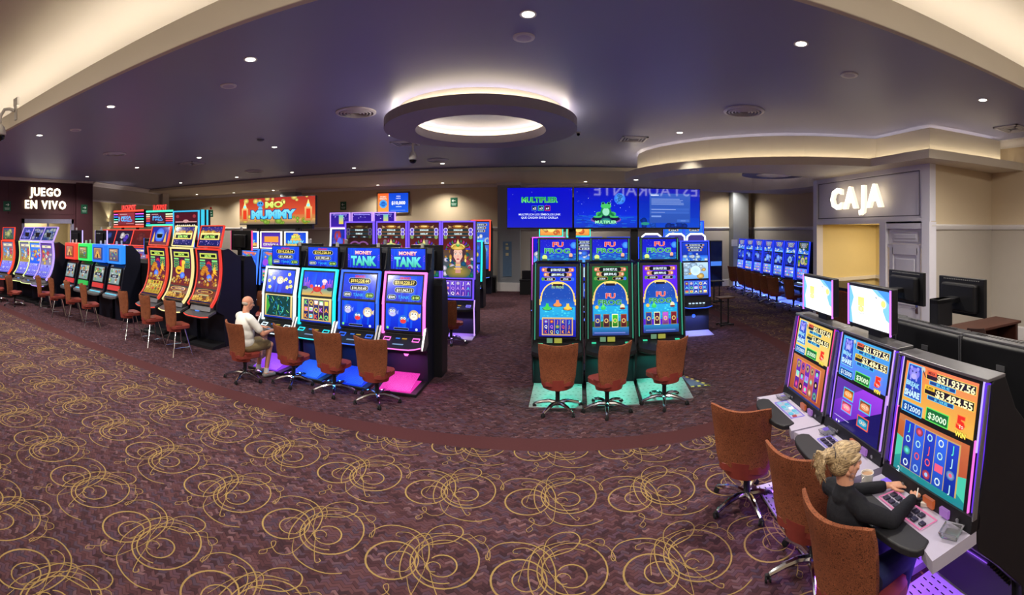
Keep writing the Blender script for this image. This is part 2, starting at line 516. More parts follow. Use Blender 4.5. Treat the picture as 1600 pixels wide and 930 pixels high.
MOTIF=[(0.0222,0.0137,[(-0.073,0.064),(-0.094,0.106),(-0.125,0.143),(-0.162,0.173),(-0.205,0.193),(-0.252,0.203),(-0.299,0.201),(-0.345,0.188),(-0.387,0.165),(-0.422,0.133),(-0.45,0.094),(-0.468,0.051),(-0.477,0.005),(-0.475,-0.041),(-0.464,-0.084),(-0.445,-0.123),(-0.417,-0.157),(-0.384,-0.184),(-0.345,-0.203),(-0.304,-0.214),(-0.261,-0.217),(-0.218,-0.211),(-0.177,-0.197),(-0.14,-0.175),(-0.109,-0.146),(-0.084,-0.11),(-0.067,-0.07),(-0.059,-0.026),(-0.061,0.02),(-0.073,0.064)]),
(0.0154,0.0085,[(-0.091,-0.005),(-0.098,0.031),(-0.117,0.063),(-0.146,0.088),(-0.182,0.102),(-0.22,0.103),(-0.256,0.092),(-0.287,0.069),(-0.308,0.038),(-0.318,0.002),(-0.315,-0.035),(-0.3,-0.068),(-0.276,-0.094),(-0.244,-0.111),(-0.208,-0.118),(-0.172,-0.113),(-0.139,-0.098),(-0.113,-0.073),(-0.096,-0.041),(-0.091,-0.005)]),
(0.0102,0.0188,[(0.09,0.4),(0.034,0.382),(-0.018,0.351),(-0.062,0.309),(-0.097,0.258),(-0.121,0.201),(-0.135,0.141),(-0.137,0.081),(-0.128,0.023),(-0.11,-0.031),(-0.082,-0.079),(-0.046,-0.119),(-0.004,-0.15),(0.043,-0.173),(0.092,-0.185),(0.143,-0.188),(0.194,-0.181),(0.243,-0.163),(0.288,-0.137),(0.327,-0.101),(0.36,-0.057),(0.384,-0.006),(0.398,0.051),(0.402,0.11),(0.395,0.171),(0.376,0.23),(0.347,0.285),(0.307,0.332),(0.26,0.369),(0.206,0.393),(0.148,0.404),(0.09,0.4)]),
(0.0085,0.0171,[(0.241,0.298),(0.203,0.319),(0.163,0.333),(0.121,0.337),(0.079,0.332),(0.038,0.319),(0.001,0.297),(-0.032,0.267),(-0.059,0.232),(-0.08,0.192),(-0.094,0.15),(-0.1,0.106),(-0.099,0.063),(-0.09,0.021),(-0.075,-0.018),(-0.055,-0.052),(-0.028,-0.082),(0.002,-0.107),(0.036,-0.125),(0.073,-0.137),(0.11,-0.142),(0.148,-0.14),(0.186,-0.132),(0.221,-0.117)]),
(0.0188,0.0068,[(0.027,0.098),(0.048,0.126),(0.077,0.146),(0.11,0.156),(0.144,0.156),(0.177,0.145),(0.205,0.125),(0.226,0.097),(0.238,0.064),(0.241,0.03),(0.233,-0.003),(0.217,-0.032),(0.193,-0.055),(0.164,-0.07),(0.132,-0.076),(0.099,-0.073),(0.068,-0.061),(0.043,-0.041),(0.024,-0.013),(0.013,0.018)]),
(0.0068,0.0137,[(0.119,0.01),(0.113,0.035),(0.096,0.055),(0.072,0.065),(0.046,0.063),(0.024,0.049),(0.011,0.027),(0.01,0.001),(0.021,-0.022),(0.041,-0.037),(0.066,-0.042),(0.09,-0.035)]),
(0.0068,0.0154,[(0.0,0.0),(-0.017,0.035),(-0.042,0.085),(-0.067,0.143),(-0.084,0.199),(-0.09,0.255),(-0.09,0.314),(-0.084,0.37),(-0.072,0.419),(-0.052,0.457),(-0.025,0.487),(0.005,0.511),(0.036,0.528),(0.069,0.538),(0.104,0.542),(0.137,0.539),(0.164,0.53),(0.183,0.514),(0.198,0.492),(0.207,0.465),(0.209,0.439),(0.202,0.411),(0.187,0.381),(0.168,0.352),(0.145,0.328),(0.119,0.309),(0.088,0.295),(0.055,0.281),(0.023,0.268),(-0.01,0.253),(-0.044,0.238),(-0.075,0.225),(-0.096,0.216)]),
(0.0068,0.0171,[(-0.51,0.161),(-0.517,0.173),(-0.526,0.189),(-0.535,0.208),(-0.54,0.226),(-0.539,0.244),(-0.536,0.262),(-0.529,0.28),(-0.519,0.299),(-0.506,0.317),(-0.489,0.337),(-0.47,0.355),(-0.447,0.369),(-0.421,0.381),(-0.391,0.39),(-0.359,0.396),(-0.325,0.398),(-0.289,0.397),(-0.25,0.393),(-0.211,0.385),(-0.174,0.37),(-0.139,0.349),(-0.105,0.323),(-0.075,0.293),(-0.049,0.259),(-0.03,0.221),(-0.016,0.178),(-0.005,0.136),(0.002,0.098),(0.005,0.063),(0.004,0.029),(0.002,0.001),(0.0,-0.019)]),
(0.0068,0.0102,[(-0.296,0.266),(-0.304,0.266),(-0.316,0.266),(-0.328,0.268),(-0.335,0.272),(-0.338,0.281),(-0.339,0.294),(-0.334,0.307),(-0.324,0.317),(-0.305,0.325),(-0.279,0.333),(-0.25,0.337),(-0.222,0.332),(-0.195,0.318),(-0.167,0.298),(-0.141,0.271),(-0.121,0.24),(-0.108,0.204),(-0.099,0.162),(-0.094,0.118),(-0.093,0.077),(-0.097,0.033),(-0.106,-0.011),(-0.116,-0.051),(-0.123,-0.078)]),
(0.0051,0.0085,[(0.198,0.416),(0.209,0.424),(0.225,0.435),(0.243,0.444),(0.262,0.446),(0.279,0.437),(0.298,0.42),(0.316,0.402),(0.333,0.386),(0.35,0.373),(0.366,0.36),(0.381,0.351),(0.393,0.35),(0.401,0.362),(0.408,0.382),(0.411,0.405),(0.408,0.422),(0.399,0.433),(0.384,0.442),(0.367,0.446),(0.35,0.445),(0.334,0.437),(0.317,0.423),(0.301,0.407),(0.284,0.394),(0.265,0.384),(0.245,0.374),(0.228,0.366),(0.215,0.361)]),
(0.0051,0.0102,[(0.333,0.391),(0.349,0.384),(0.372,0.375),(0.397,0.363),(0.417,0.348),(0.432,0.33),(0.445,0.308),(0.455,0.286),(0.464,0.264),(0.47,0.243),(0.474,0.22),(0.476,0.201),(0.475,0.186),(0.471,0.176),(0.464,0.171),(0.456,0.169),(0.45,0.171),(0.446,0.181),(0.443,0.196),(0.442,0.212),(0.44,0.223)]),
(0.0085,0.0068,[(0.005,-0.019),(0.004,-0.05),(0.002,-0.094),(-0.0,-0.141),(-0.004,-0.183),(-0.008,-0.222),(-0.012,-0.259),(-0.019,-0.293),(-0.03,-0.32),(-0.047,-0.339),(-0.069,-0.354),(-0.092,-0.363),(-0.113,-0.367),(-0.134,-0.364),(-0.155,-0.355),(-0.175,-0.343),(-0.192,-0.331),(-0.207,-0.32),(-0.219,-0.307),(-0.229,-0.295),(-0.233,-0.284),(-0.231,-0.274),(-0.224,-0.265),(-0.215,-0.258),(-0.207,-0.259),(-0.2,-0.268),(-0.192,-0.283),(-0.186,-0.301),(-0.185,-0.318),(-0.188,-0.333),(-0.196,-0.349),(-0.206,-0.364),(-0.215,-0.378),(-0.225,-0.391),(-0.235,-0.403),(-0.245,-0.414),(-0.249,-0.425),(-0.248,-0.436),(-0.242,-0.447),(-0.234,-0.455),(-0.227,-0.458),(-0.218,-0.452),(-0.208,-0.441),(-0.199,-0.427),(-0.194,-0.415),(-0.195,-0.405),(-0.2,-0.394),(-0.207,-0.384),(-0.211,-0.378)]),
(0.0051,0.0102,[(-0.094,0.117),(-0.072,0.097),(-0.041,0.069),(-0.007,0.036),(0.023,0.0),(0.047,-0.04),(0.069,-0.084),(0.09,-0.127),(0.11,-0.167),(0.131,-0.204),(0.153,-0.24),(0.172,-0.271),(0.188,-0.29),(0.2,-0.294),(0.21,-0.286),(0.216,-0.274),(0.219,-0.264),(0.217,-0.258),(0.209,-0.252),(0.2,-0.246),(0.195,-0.243)]),
(0.0068,0.0154,[(-0.098,-0.15),(-0.087,-0.175),(-0.07,-0.212),(-0.051,-0.249),(-0.031,-0.28),(-0.01,-0.301),(0.013,-0.318),(0.038,-0.331),(0.064,-0.343),(0.093,-0.352),(0.125,-0.36),(0.157,-0.366),(0.189,-0.369),(0.221,-0.369),(0.253,-0.368),(0.285,-0.363),(0.316,-0.357),(0.347,-0.344),(0.379,-0.328),(0.407,-0.311),(0.426,-0.3)]),
(0.0085,0.0137,[(0.003,0.217),(-0.013,0.273),(-0.033,0.319),(-0.057,0.352),(-0.083,0.37),(-0.11,0.371),(-0.136,0.356),(-0.159,0.326),(-0.178,0.282),(-0.193,0.228),(-0.202,0.167),(-0.205,0.103),(-0.202,0.038),(-0.194,-0.022),(-0.181,-0.077),(-0.164,-0.123),(-0.144,-0.16),(-0.122,-0.185)]),
(0.0051,0.0102,[(-0.272,-0.029),(-0.265,0.012),(-0.256,0.072),(-0.243,0.138),(-0.227,0.194),(-0.206,0.235),(-0.18,0.27),(-0.152,0.3),(-0.124,0.327),(-0.095,0.35),(-0.064,0.369),(-0.033,0.384),(-0.002,0.397),(0.032,0.408),(0.068,0.417),(0.101,0.423),(0.123,0.428)])]
# ================================================================== THE SETTING
BY = 19.9; RX = 9.2; LX = -17.3
# ---- floor: woven carpet, plain band, gold scroll motifs
mb = MB().box(-24, 14, -6, 21, -0.1, 0, 0)
band = [(-17.2, 5.57), (-6, 5.57), (0.0, 5.57)]
for i in range(13):
    q = -PI / 2 + (PI / 2) * i / 12
    band.append((1.0 + 3.9 * math.cos(q), 9.5 + 3.93 * math.sin(q)))
band += [(4.9, 12), (4.9, 18)]
def strip(mb, pts, w0, z, mi):
    n = len(pts); vs = []
    for i, p in enumerate(pts):
        a = Vector(pts[max(i - 1, 0)]); b = Vector(pts[min(i + 1, n - 1)]); t = (b - a).normalized()
        ww = w0[i] if isinstance(w0, list) else w0
        vs += [(p[0] - t.y * ww / 2, p[1] + t.x * ww / 2, z), (p[0] + t.y * ww / 2, p[1] - t.x * ww / 2, z)]
    mb.add(vs, [(2 * i + 1, 2 * i + 3, 2 * i + 2, 2 * i) for i in range(n - 1)], mi)
strip(mb, band, 0.32, 0.001, 1)
def plain(x, y):   # inside of the curved band: no scrolls
    if x > 5.06: return False
    if x > 1.0 and y < 9.5: return math.hypot(x - 1.0, y - 9.5) < 4.09
    return y > 5.41
import_motif = MOTIF
for i in range(-18, 9):
    for j in range(-6, 17):
        hx = 0.99 * i - 0.004; hy = 3.42 + 0.99 * j
        if hx > 9 or hy > 19.4: continue
        if hy > 6.2 and hx < 4.7: continue
        if math.hypot(hx, hy) < 1.2: continue
        sub = 3 if math.hypot(hx, hy) > 8 else 1
        for si, (w0, w1, pts) in enumerate(MOTIF):
            pp = [(hx + a, hy + b) for a, b in pts]; n = len(pp)
            seg = []; ws = []
            for k, p in enumerate(pp):
                if sub > 1 and k % sub and k != n - 1: continue
                if plain(*p) or p[0] > RX:
                    if len(seg) > 1: strip(mb, seg, ws, 0.0012 + .00012 * si, 2)
                    seg = []; ws = []; continue
                seg.append(p); t = k / (n - 1); ws.append(max(0.0045, .55 * (w0 + (w1 - w0) * t) + 0.26 * max(w0, w1) * math.sin(PI * t)))
            if len(seg) > 1: strip(mb, seg, ws, 0.0012 + .00012 * si, 2)
o = mb.build('floor', [CARPET, BAND, GOLD], fixn=False); o['kind'] = 'structure'

# ---- main ceiling and raised ceiling over the near end
ring_c = (-1.36, 8.3)
struct('ceiling', MB().box(LX - 5, RX, 3.7, 15.65, ZC, ZC + 0.12), PURPLE)
rc = MB()
rc.box(LX - 1, RX, -6, 5.0, 5.62, 5.7, 0)
rc.box(LX - 1, RX, 4.9, 5.0, ZC + .1, 5.65, 0)
struct('ceiling', rc, PALEC)
struct('trim_1', MB().box(LX - 1, RX, 3.62, 3.7, ZC - 0.02, 5.02, 0, 0.01), CREAM)
def cove(name, mb, e=COVE_E, c=(255, 238, 208)):
    o = mb.build(name, emi('cove_light_%d' % int(e * 10), c, e), fixn=False)
    o['kind'] = 'structure'; return o
cove('trim_2', MB().box(LX, RX, 3.85, 3.92, 4.90, 4.94), 15)
cove('trim_2', MB().box(LX, RX, -2.9, -2.83, 4.90, 4.94), 22)  # added strip behind the viewer to brighten the raised ceiling
struct('trim_1', MB().box(LX - 1, RX, -2.7, -2.62, ZC - 0.02, 5.02, 0, 0.01), CREAM)  # lip of the added rear cove
struct('ceiling', MB().box(LX - 1, RX, -6, -2.7, ZC, ZC + 0.12), PURPLE)
# ---- rear soffit
sf = MB().box(-24, RX, 15.65, BY + .3, 4.59, 4.75, 0)
sf.box(-24, RX, 15.5, 15.66, 4.59, 4.71, 0)
struct('trim_3', sf, CREAM)
# ---- hanging ring
rg = slab(circ(*ring_c, 1.75, 1.78), [circ(*ring_c, 1.19, 1.19)], 4.40, 4.56)
o = struct('trim_4', rg, [mat('ring_paint', (150, 142, 148), 0.6, var=.02)])
mr = MB(); wallring(mr, circ(*ring_c, 1.50, 1.53), 4.56, ZC); wallring(mr, circ(*ring_c, 1.44, 1.44), 4.56, ZC)
struct('trim_5', mr, CREAM)
for k, (r0, r1, e) in enumerate(((1.56, 1.60, 12), (1.36, 1.40, 16))):
    cove('trim_%d' % (6 + k), slab(circ(*ring_c, r1), [circ(*ring_c, r0)], 4.565, 4.59), e)
# ---- curved cove around the cashier corner
oc = [(9.2, 5.72), (6.42, 6.12), (6.38, 7.85)]
for x, y in ((5.9, 8.05), (5.06, 8.42), (4.4, 8.82), (3.8, 9.27), (3.2, 9.80), (2.65, 10.45), (2.25, 11.1), (2.0, 11.75), (1.9, 12.4), (1.98, 13.1), (2.25, 13.8), (2.7, 14.5), (3.3, 15.1), (4.1, 15.6)):
    oc.append((x, y))
oc += [(6, 15.9), (9.2, 15.95)]
hole = circ(5.2, 12.75, 2.55, 2.5, 40)
lg = slab(oc, [hole], 3.985, 4.16)
struct('trim_8', lg, CREAM)
def inset(loop, d):
    out = []
    n = len(loop)
    for i, p in enumerate(loop):
        a = Vector(loop[i - 1]); b = Vector(loop[(i + 1) % n]); q = Vector(p)
        t1 = (q - a).normalized(); t2 = (b - q).normalized()
        nn = Vector((-t1.y, t1.x)) + Vector((-t2.y, t2.x)); nn.normalize()
        c = max(0.4, nn.dot(Vector((-t1.y, t1.x))))
        out.append(tuple(q + nn * d / c))
    return out
# outer loop orientation: make sure inset goes inwards
def area(l): return sum(l[i - 1][0] * l[i][1] - l[i][0] * l[i - 1][1] for i in range(len(l))) / 2
sg = 1 if area(oc) > 0 else -1
fas = inset(oc, 0.36 * sg)
fm = MB(); wallring(fm, fas[0:-2], 4.16, ZC)
fm = MB()
FL = fas[:-1]
fm.add([(p[0], p[1], 4.16) for p in FL] + [(p[0], p[1], ZC - .06) for p in FL], [(i, i + 1, len(FL) + i + 1, len(FL) + i) for i in range(len(FL) - 1)])
struct('trim_9', fm, CREAM)
cs2 = inset(oc, 0.46 * sg)[:-1]; cm = MB(); strip(cm, cs2, 0.05, ZC - .22, 0)
cove('trim_10', cm, 8)
cs = inset(oc, 0.25 * sg)[:-1]; cm = MB()
strip(cm, cs, 0.04, 4.175, 0)
cove('trim_10', cm, 10)
wallring(hm := MB(), hole, 4.16, ZC); struct('trim_11', hm, CREAM)
# little ring recess inside the oval and a cross beam
slr = slab(circ(6.6, 12.9, 1.0, 1.0, 40), [circ(6.6, 12.9, .55, .55, 40)], 4.3, 4.42)
struct('trim_12', slr, [MATS['ring_paint']])
cove('trim_13', slab(circ(6.6, 12.9, .8, .8, 40), [circ(6.6, 12.9, .75, .75, 40)], 4.43, 4.45), 18)

# ---- walls
def wallseg(name, a, b, z0=0, z1=4.75, rail=2.66, up=WALLB, lo=WALLG, base=0.32, n=1, flip=1):
    """two-tone wall between plan points a and b with chair rail, baseboard and cornice; n: side the room is on"""
    a = Vector(a); b = Vector(b); t = (b - a).normalized(); nn = Vector((-t.y, t.x)) * n
    ang = math.atan2(t.y, t.x); Lw = (b - a).length
    M = Matrix.Translation((a.x, a.y, 0)) @ Matrix.Rotation(ang, 4, 'Z')
    m = MB(); m.box(0, Lw, -0.12 * n, 0, z0, rail, 1); m.box(0, Lw, -0.12 * n, 0, rail, z1, 0)
    o = m.xf(M).build(name, [up, lo]); o['kind'] = 'structure'
    def trim(nm, prof):
        q = MB().prism([(p[0] * n, p[1]) for p in prof], 'x', 0, Lw).xf(M).build(nm, TRIMW); q['kind'] = 'structure'
    if rail < z1: trim('trim_14', [(0, rail - .06), (.03, rail - .055), (.05, rail - .01), (.06, rail + .03), (.05, rail + .05), (0, rail + .06)])
    if base: trim('baseboard_' + name.split('_')[1], [(0, 0), (.03, 0), (.03, base - .03), (.015, base), (0, base)])
    return M
def cornice(a, b, z, n=1, s=0.14):
    a = Vector(a); b = Vector(b); t = (b - a).normalized(); ang = math.atan2(t.y, t.x); Lw = (b - a).length
    M = Matrix.Translation((a.x, a.y, 0)) @ Matrix.Rotation(ang, 4, 'Z')
    prof = [(0, z), (s, z), (s, z - .03), (s * .6, z - .06), (s * .35, z - s * .8), (s * .12, z - s), (0, z - s)]
    q = MB().prism([(p[0] * n, p[1]) for p in prof], 'x', 0, Lw).xf(M).build('trim_15', TRIMW); q['kind'] = 'structure'
wallseg('wall_back', (-23, BY), (9.3, BY), n=-1)
cornice((-23, BY), (9.3, BY), 4.59, -1)
wallseg('wall_right', (9.0, 20.2), (9.0, 11.2), n=-1)
cornice((9.0, 20.2), (9.0, 11.2), 4.59, -1)
wallseg('wall_right', (RX, 6.65), (RX, -6), z1=5.7, n=-1)
cornice((RX, 6.65), (RX, 3.8), ZC, -1, 0.18)
wallseg('wall_right', (7.0, 6.65), (RX, 6.65), n=-1)
struct('wall_front', MB().box(LX - 1, RX + .1, -6.1, -6, 0, 5.7), WALLB)
# left: dark maroon wall with the live-games doorway, then a paler wall with a marble wainscot
ml = MB()
ml.box(LX - .15, LX, -6, 7.63, 0, 5.7, 0); ml.box(LX - .15, LX, 7.63, 10.0, 3.0, ZC, 0); ml.box(LX - .15, LX, 10.0, 11.0, 0, ZC, 0)
ml.box(LX, LX + .06, 10.15, 11.0, 0, ZC, 0); ml.box(LX, LX + .03, 4.6, 5.0, 0, ZC, 0)
for y0, y1 in ((7.0, 9.0), (9.1, 10.1)):
    pass
fr = 0.015
ml.box(LX, LX + fr, 7.0, 10.1, 4.5, 4.53, 0); ml.box(LX, LX + fr, 7.0, 10.1, 3.25, 3.28, 0); ml.box(LX, LX + fr, 7.0, 7.03, 3.25, 4.53, 0); ml.box(LX, LX + fr, 10.07, 10.1, 3.25, 4.53, 0)
struct('wall_left', ml, MAROON)
cornice((LX, 3.8), (LX, 11.0), ZC, -1, 0.13)
a = Vector((LX, 11.0)); b = Vector((-19.4, 16.9))
t = (b - a).normalized(); M = Matrix.Translation((a.x, a.y, 0)) @ Matrix.Rotation(math.atan2(t.y, t.x), 4, 'Z'); Lw = (b - a).length
m = MB(); m.box(0, Lw, 0, .12, 0, 3.9, 1); m.box(0, Lw, -.02, .12, 3.9, ZC + .02, 0); m.box(0, Lw, -.05, 0, 3.86, 3.93, 2)
for k in range(1, 5): m.box(Lw * k / 5 - .006, Lw * k / 5 + .006, -.004, 0, 0, 3.86, 3)
for k in (1.0, 1.9, 2.8): m.box(0, Lw, -.004, 0, k - .006, k + .006, 3)
struct('wall_left', m.xf(M), [WALLG, MARBLE, TRIMW, mat('grout', (140, 130, 105), .7)])
cornice((LX, 11.0), (-19.4, 16.9), ZC, -1, 0.2)
m = MB(); m.box(-23, -19.4, 16.9, 17.0, 0, 4.75, 0); m.box(-19.55, -19.1, 16.75, 17.2, 0, 4.6, 0)
struct('wall_left', m, WALLG)
struct('wall_left', MB().box(-23.1, -23, 16.9, 20, 0, 4.75), WALLB)
# doorway: grey frame, glass, warm room behind
m = MB(); m.box(LX - .1, LX + .03, 7.6, 7.72, 0, 3.05); m.box(LX - .1, LX + .03, 9.93, 10.05, 0, 3.05); m.box(LX - .1, LX + .03, 7.6, 10.05, 2.86, 3.05); m.box(LX - .06, LX, 8.78, 8.86, 0, 2.86)
struct('door_1', m, mat('grey_door_frame', (120, 118, 142), .4))
m = MB(); m.box(LX - 1.6, LX - 1.5, 7, 10.6, 0, 3.4); m.box(LX - 1.6, LX - .15, 6.9, 7, 0, 3.4); m.box(LX - 1.6, LX - .15, 10.6, 10.7, 0, 3.4); m.box(LX - 1.6, LX - .15, 7, 10.6, 3.4, 3.5)
struct('wall_left', m, MARBLE)
L = bpy.data.lights.new('room_light', 'AREA'); L.energy = 45; L.size = 1; L.color = (1, .85, .65)
lo = bpy.data.objects.new('room_light', L); lo.location = (LX - .8, 8.8, 3.3); COL.objects.link(lo)

# columns at the back
def column(x0, x1, y0, y1, z1=4.6, rail=True):
    m = MB(); m.box(x0, x1, y0, y1, 0, z1, 0); m.box(x0 - .02, x1 + .02, y0 - .02, y1, 0, .36, 1)
    m.box(x0 - .05, x1 + .05, y0 - .05, y1, z1 - .12, z1, 1)
    struct('wall_back', m, [mat('column_paint', (142, 146, 152), .6, var=.03), TRIMW])
column(-2.45, -1.5, 19.4, BY)
column(7.85, 8.6, 19.35, BY)
column(-13.1, -12.2, 19.3, BY)
# dark glazed door at the back right
m = MB(); m.box(6.9, 7.5, BY - .06, BY, 0, 2.1, 0); m.box(6.94, 7.46, BY - .065, BY - .05, .05, 2.05, 1); m.box(6.94, 7.46, BY - .07, BY - .05, .95, 1.15, 2)
struct('door_2', m, [BLACK, mat('dark_glass', (22, 26, 52), .15, var=.3, scale=2), emi('blue_glow', (70, 130, 240), .8)])
# column service panel
m = MB(); m.box(-2.22, -1.85, 19.375, 19.398, .62, 2.1, 0)
o = m.build('access_panel', mat('blue_grey_panel', (92, 120, 150), .4)); tag(o, 'narrow blue-grey access panel with paper notices on the wide column at the back wall', 'panel')
MB().box(-2.1, -1.98, 19.36, 19.372, 1.75, 1.88, 0).box(-2.1, -1.98, 19.36, 19.372, 1.5, 1.62, 0).box(-2.1, -2.0, 19.36, 19.372, 1.95, 2.02, 0).build('paper_notice', mat('paper', (200, 192, 150), .7), o)

# ---- cashier (CAJA) block
m = MB()
m.box(7.0, 7.15, 6.62, 11.05, 2.78, 3.985, 0)
m.box(6.95, 7.0, 6.61, 11.05, 2.74, 2.86, 0); m.box(6.95, 7.0, 6.61, 11.05, 3.88, 3.985, 0)
m.box(6.947, 6.99, 6.60, 6.85, 2.765, 3.98, 0); m.box(6.947, 6.99, 10.9, 11.04, 2.765, 3.98, 0)
m.box(6.94, 6.952, 6.9, 10.85, 2.895, 2.915, 1); m.box(6.94, 6.952, 6.9, 10.85, 3.845, 3.86, 1)
m.box(6.94, 6.952, 6.9, 6.912, 2.9, 3.85, 1); m.box(6.94, 6.952, 10.83, 10.845, 2.9, 3.85, 1)
m.box(6.935, 7.14, 10.91, 11.1, 0, 3.97, 0)
m.box(6.93, 7.14, 6.595, 6.82, 0, 2.765, 0)
m.box(6.93, 7.15, 7.98, 8.2, 0, 2.78, 0)
m.box(6.95, 7.15, 6.82, 7.98, 2.62, 2.78, 0)
struct('wall_right', m, [LILACW, mat('shadow_groove', (92, 90, 104), .6)])
# door with transom panel
m = MB(); m.box(7.02, 7.07, 6.84, 7.96, 2.28, 2.62, 0); m.box(7.0, 7.02, 7.0, 7.8, 2.33, 2.57, 0, .008); m.box(6.99, 7.01, 7.06, 7.74, 2.4, 2.5, 0, .006)
m.box(7.0, 7.06, 6.9, 7.9, 0, 2.2, 0)
m.box(6.975, 7.0, 6.9, 7.02, 0, 2.2, 0); m.box(6.975, 7.0, 7.78, 7.9, 0, 2.2, 0); m.box(6.975, 7.0, 7.0, 7.8, 2.05, 2.2, 0); m.box(6.975, 7.0, 7.0, 7.8, 0, .2, 0); m.box(6.975, 7.0, 7.0, 7.8, .95, 1.1, 0)
m.box(6.985, 7.0, 7.1, 7.7, 1.2, 1.95, 0, .006); m.box(6.98, 7.0, 6.84, 7.96, 2.2, 2.28, 0)
o = struct('door_3', m, DOORW)
h = MB().tube([(6.97, 7.0, .92), (6.91, 7.0, .92), (6.91, 7.12, .92)], .012).box(6.955, 6.975, 6.96, 7.04, .8, 1.02, 0, .005).build('door_handle', CHROME, o, True)
# cashier room
m = MB(); m.box(7.15, 9.2, 11.05, 11.2, 0, 4.0); m.box(9.2, 9.3, 6.7, 11.2, 0, 4.0); m.box(7.15, 9.2, 6.7, 6.8, 0, 4.0)
m.box(7.12, 9.2, 6.7, 11.1, 3.0, 3.1)
m.prism([(7.2, 3.0), (7.2, 2.75), (9.2, 2.75), (9.2, 3.0)], 'y', 10.4, 11.05)
struct('wall_right', m, YWALL)
m = MB(); m.box(7.15, 9.15, 10.97, 11.05, 1.1, 1.2); m.box(9.12, 9.2, 6.8, 11, 1.1, 1.2)
struct('trim_16', m, TRIMW)
L = bpy.data.lights.new('cashier_light', 'AREA'); L.energy = 60; L.size = 1.2; L.color = (1, .82, .55)
lo = bpy.data.objects.new('cashier_light', L); lo.location = (8.2, 9, 2.95); COL.objects.link(lo)
# cashier counter with slatted wooden front
ct = thing('cashier_counter', 'dark-topped cashier counter with a slatted walnut front lit from beneath its top', 'counter', (7.0, 9.55, 0))
MB().box(-.35, .5, -1.33, 1.33, 1.08, 1.16, 0, .008).build('countertop', BLACK, ct)
m = MB().box(-.1, .1, -1.3, 1.3, 0, 1.08, 0)
for k in range(64): m.box(-.13, -.1, -1.28 + k * .0405, -1.255 + k * .0405, .05, 1.03, 1)
m.build('slatted_front', [mat('dark_backing', (30, 20, 18), .6), mat('walnut_slats', (120, 76, 58), .45, var=.25)], ct)
MB().box(-.16, -.14, -1.28, 1.28, 1.05, 1.075, 0).build('light_strip', emi('warm_strip', (255, 180, 100), 3), ct)
# CAJA sign: individual glowing letters
def wall_frame(origin, xdir, out):
    x = Vector(xdir).normalized(); z = Vector(out).normalized(); y = z.cross(x)
    return lambda s: Matrix(((x.x, y.x, z.x, origin[0] + x.x * s), (x.y, y.y, z.y, origin[1] + x.y * s), (x.z, y.z, z.z, origin[2] + x.z * s), (0, 0, 0, 1)))
GLOW = emi('white_letter_glow', (255, 246, 226), 2.2)
GLOWS = emi('letter_side_glow', (255, 232, 190), 1.3)
sg_ = thing('cashier_sign', 'glowing white CAJA letters standing off the lilac-grey panel above the cashier opening', 'sign', (6.94, 8.95, 3.4))
letters3d('CAJA', .52, .09, 'letter', [GLOW, GLOWS], sg_, wall_frame((-.09, 0, 0), (0, -1, 0), (-1, 0, 0)), bold=.035, gap=.14)
sg_ = thing('live_games_sign', 'glowing white JUEGO EN VIVO letters in two lines on the dark maroon wall', 'sign', (LX + .02, 8.65, 3.9))
letters3d('JUEGO', .34, .05, 'letter', [GLOW, GLOWS], sg_, wall_frame((.03, 0, .28), (0, 1, 0), (1, 0, 0)), bold=.03, gap=.16, wsc=.9)
letters3d('EN VIVO', .34, .05, 'letter', [GLOW, GLOWS], sg_, wall_frame((.03, .02, -.25), (0, 1, 0), (1, 0, 0)), bold=.03, gap=.16, wsc=.9)
# restaurant sign on the wall behind the camera (seen only as a reflection)
sg_ = thing('restaurant_sign', 'white RESTAURANTE letters lit up behind the viewer, mirrored in the hanging televisions', 'sign', (3.5, -2.6, 4.3))
letters3d('RESTAURANTE', .50, .05, 'letter', [emi('restaurant_letter_glow', (255, 250, 240), 5), GLOWS], sg_, wall_frame((0, 0, 0), (-1, 0, 0), (0, 1, 0)), bold=.0, gap=.16)
MB().box(-2.7, 2.7, -.05, -.03, -.45, .45).build('backing_board', MAROON, sg_)
MB().box(-2.4, -2.34, -.05, -.03, .45, 1.33).box(2.34, 2.4, -.05, -.03, .45, 1.33).build('post', BLACKM, sg_)
# ================================================================== CEILING FIXTURES
DISC = emi('downlight_lamp', (255, 246, 226), 7)
DRIM = mat('downlight_rim', (225, 222, 226), .4)
def place_word(x, y):
    return None
proto_dl = None
def downlight(x, y, z, label, power=None, group='recessed downlights', lamp=True, cone=142):
    global proto_dl
    if proto_dl is None:
        t = thing('downlight', label, 'ceiling light', (x, y, z), 0, group)
        MB().lathe([(.062, -.004), (.085, -.008), (.088, 0), (.062, 0)], 24).build('rim', DRIM, t, True)
        MB().lathe([(.062, -.006), (.04, -.012), (.0005, -.014)], 24).build('lamp', DISC, t, True)
        proto_dl = t
    else:
        t = dup(proto_dl, (x, y, z), 0, label, group)
    if lamp:
        L = bpy.data.lights.new('downlight_beam', 'SPOT'); L.energy = power or DOWN_W; L.spot_size = math.radians(cone); L.spot_blend = 1
        L.shadow_soft_size = .06; L.color = (1, .93, .82)
        o = bpy.data.objects.new('downlight_beam', L); o.location = (x, y, z - .03); COL.objects.link(o)
    return t
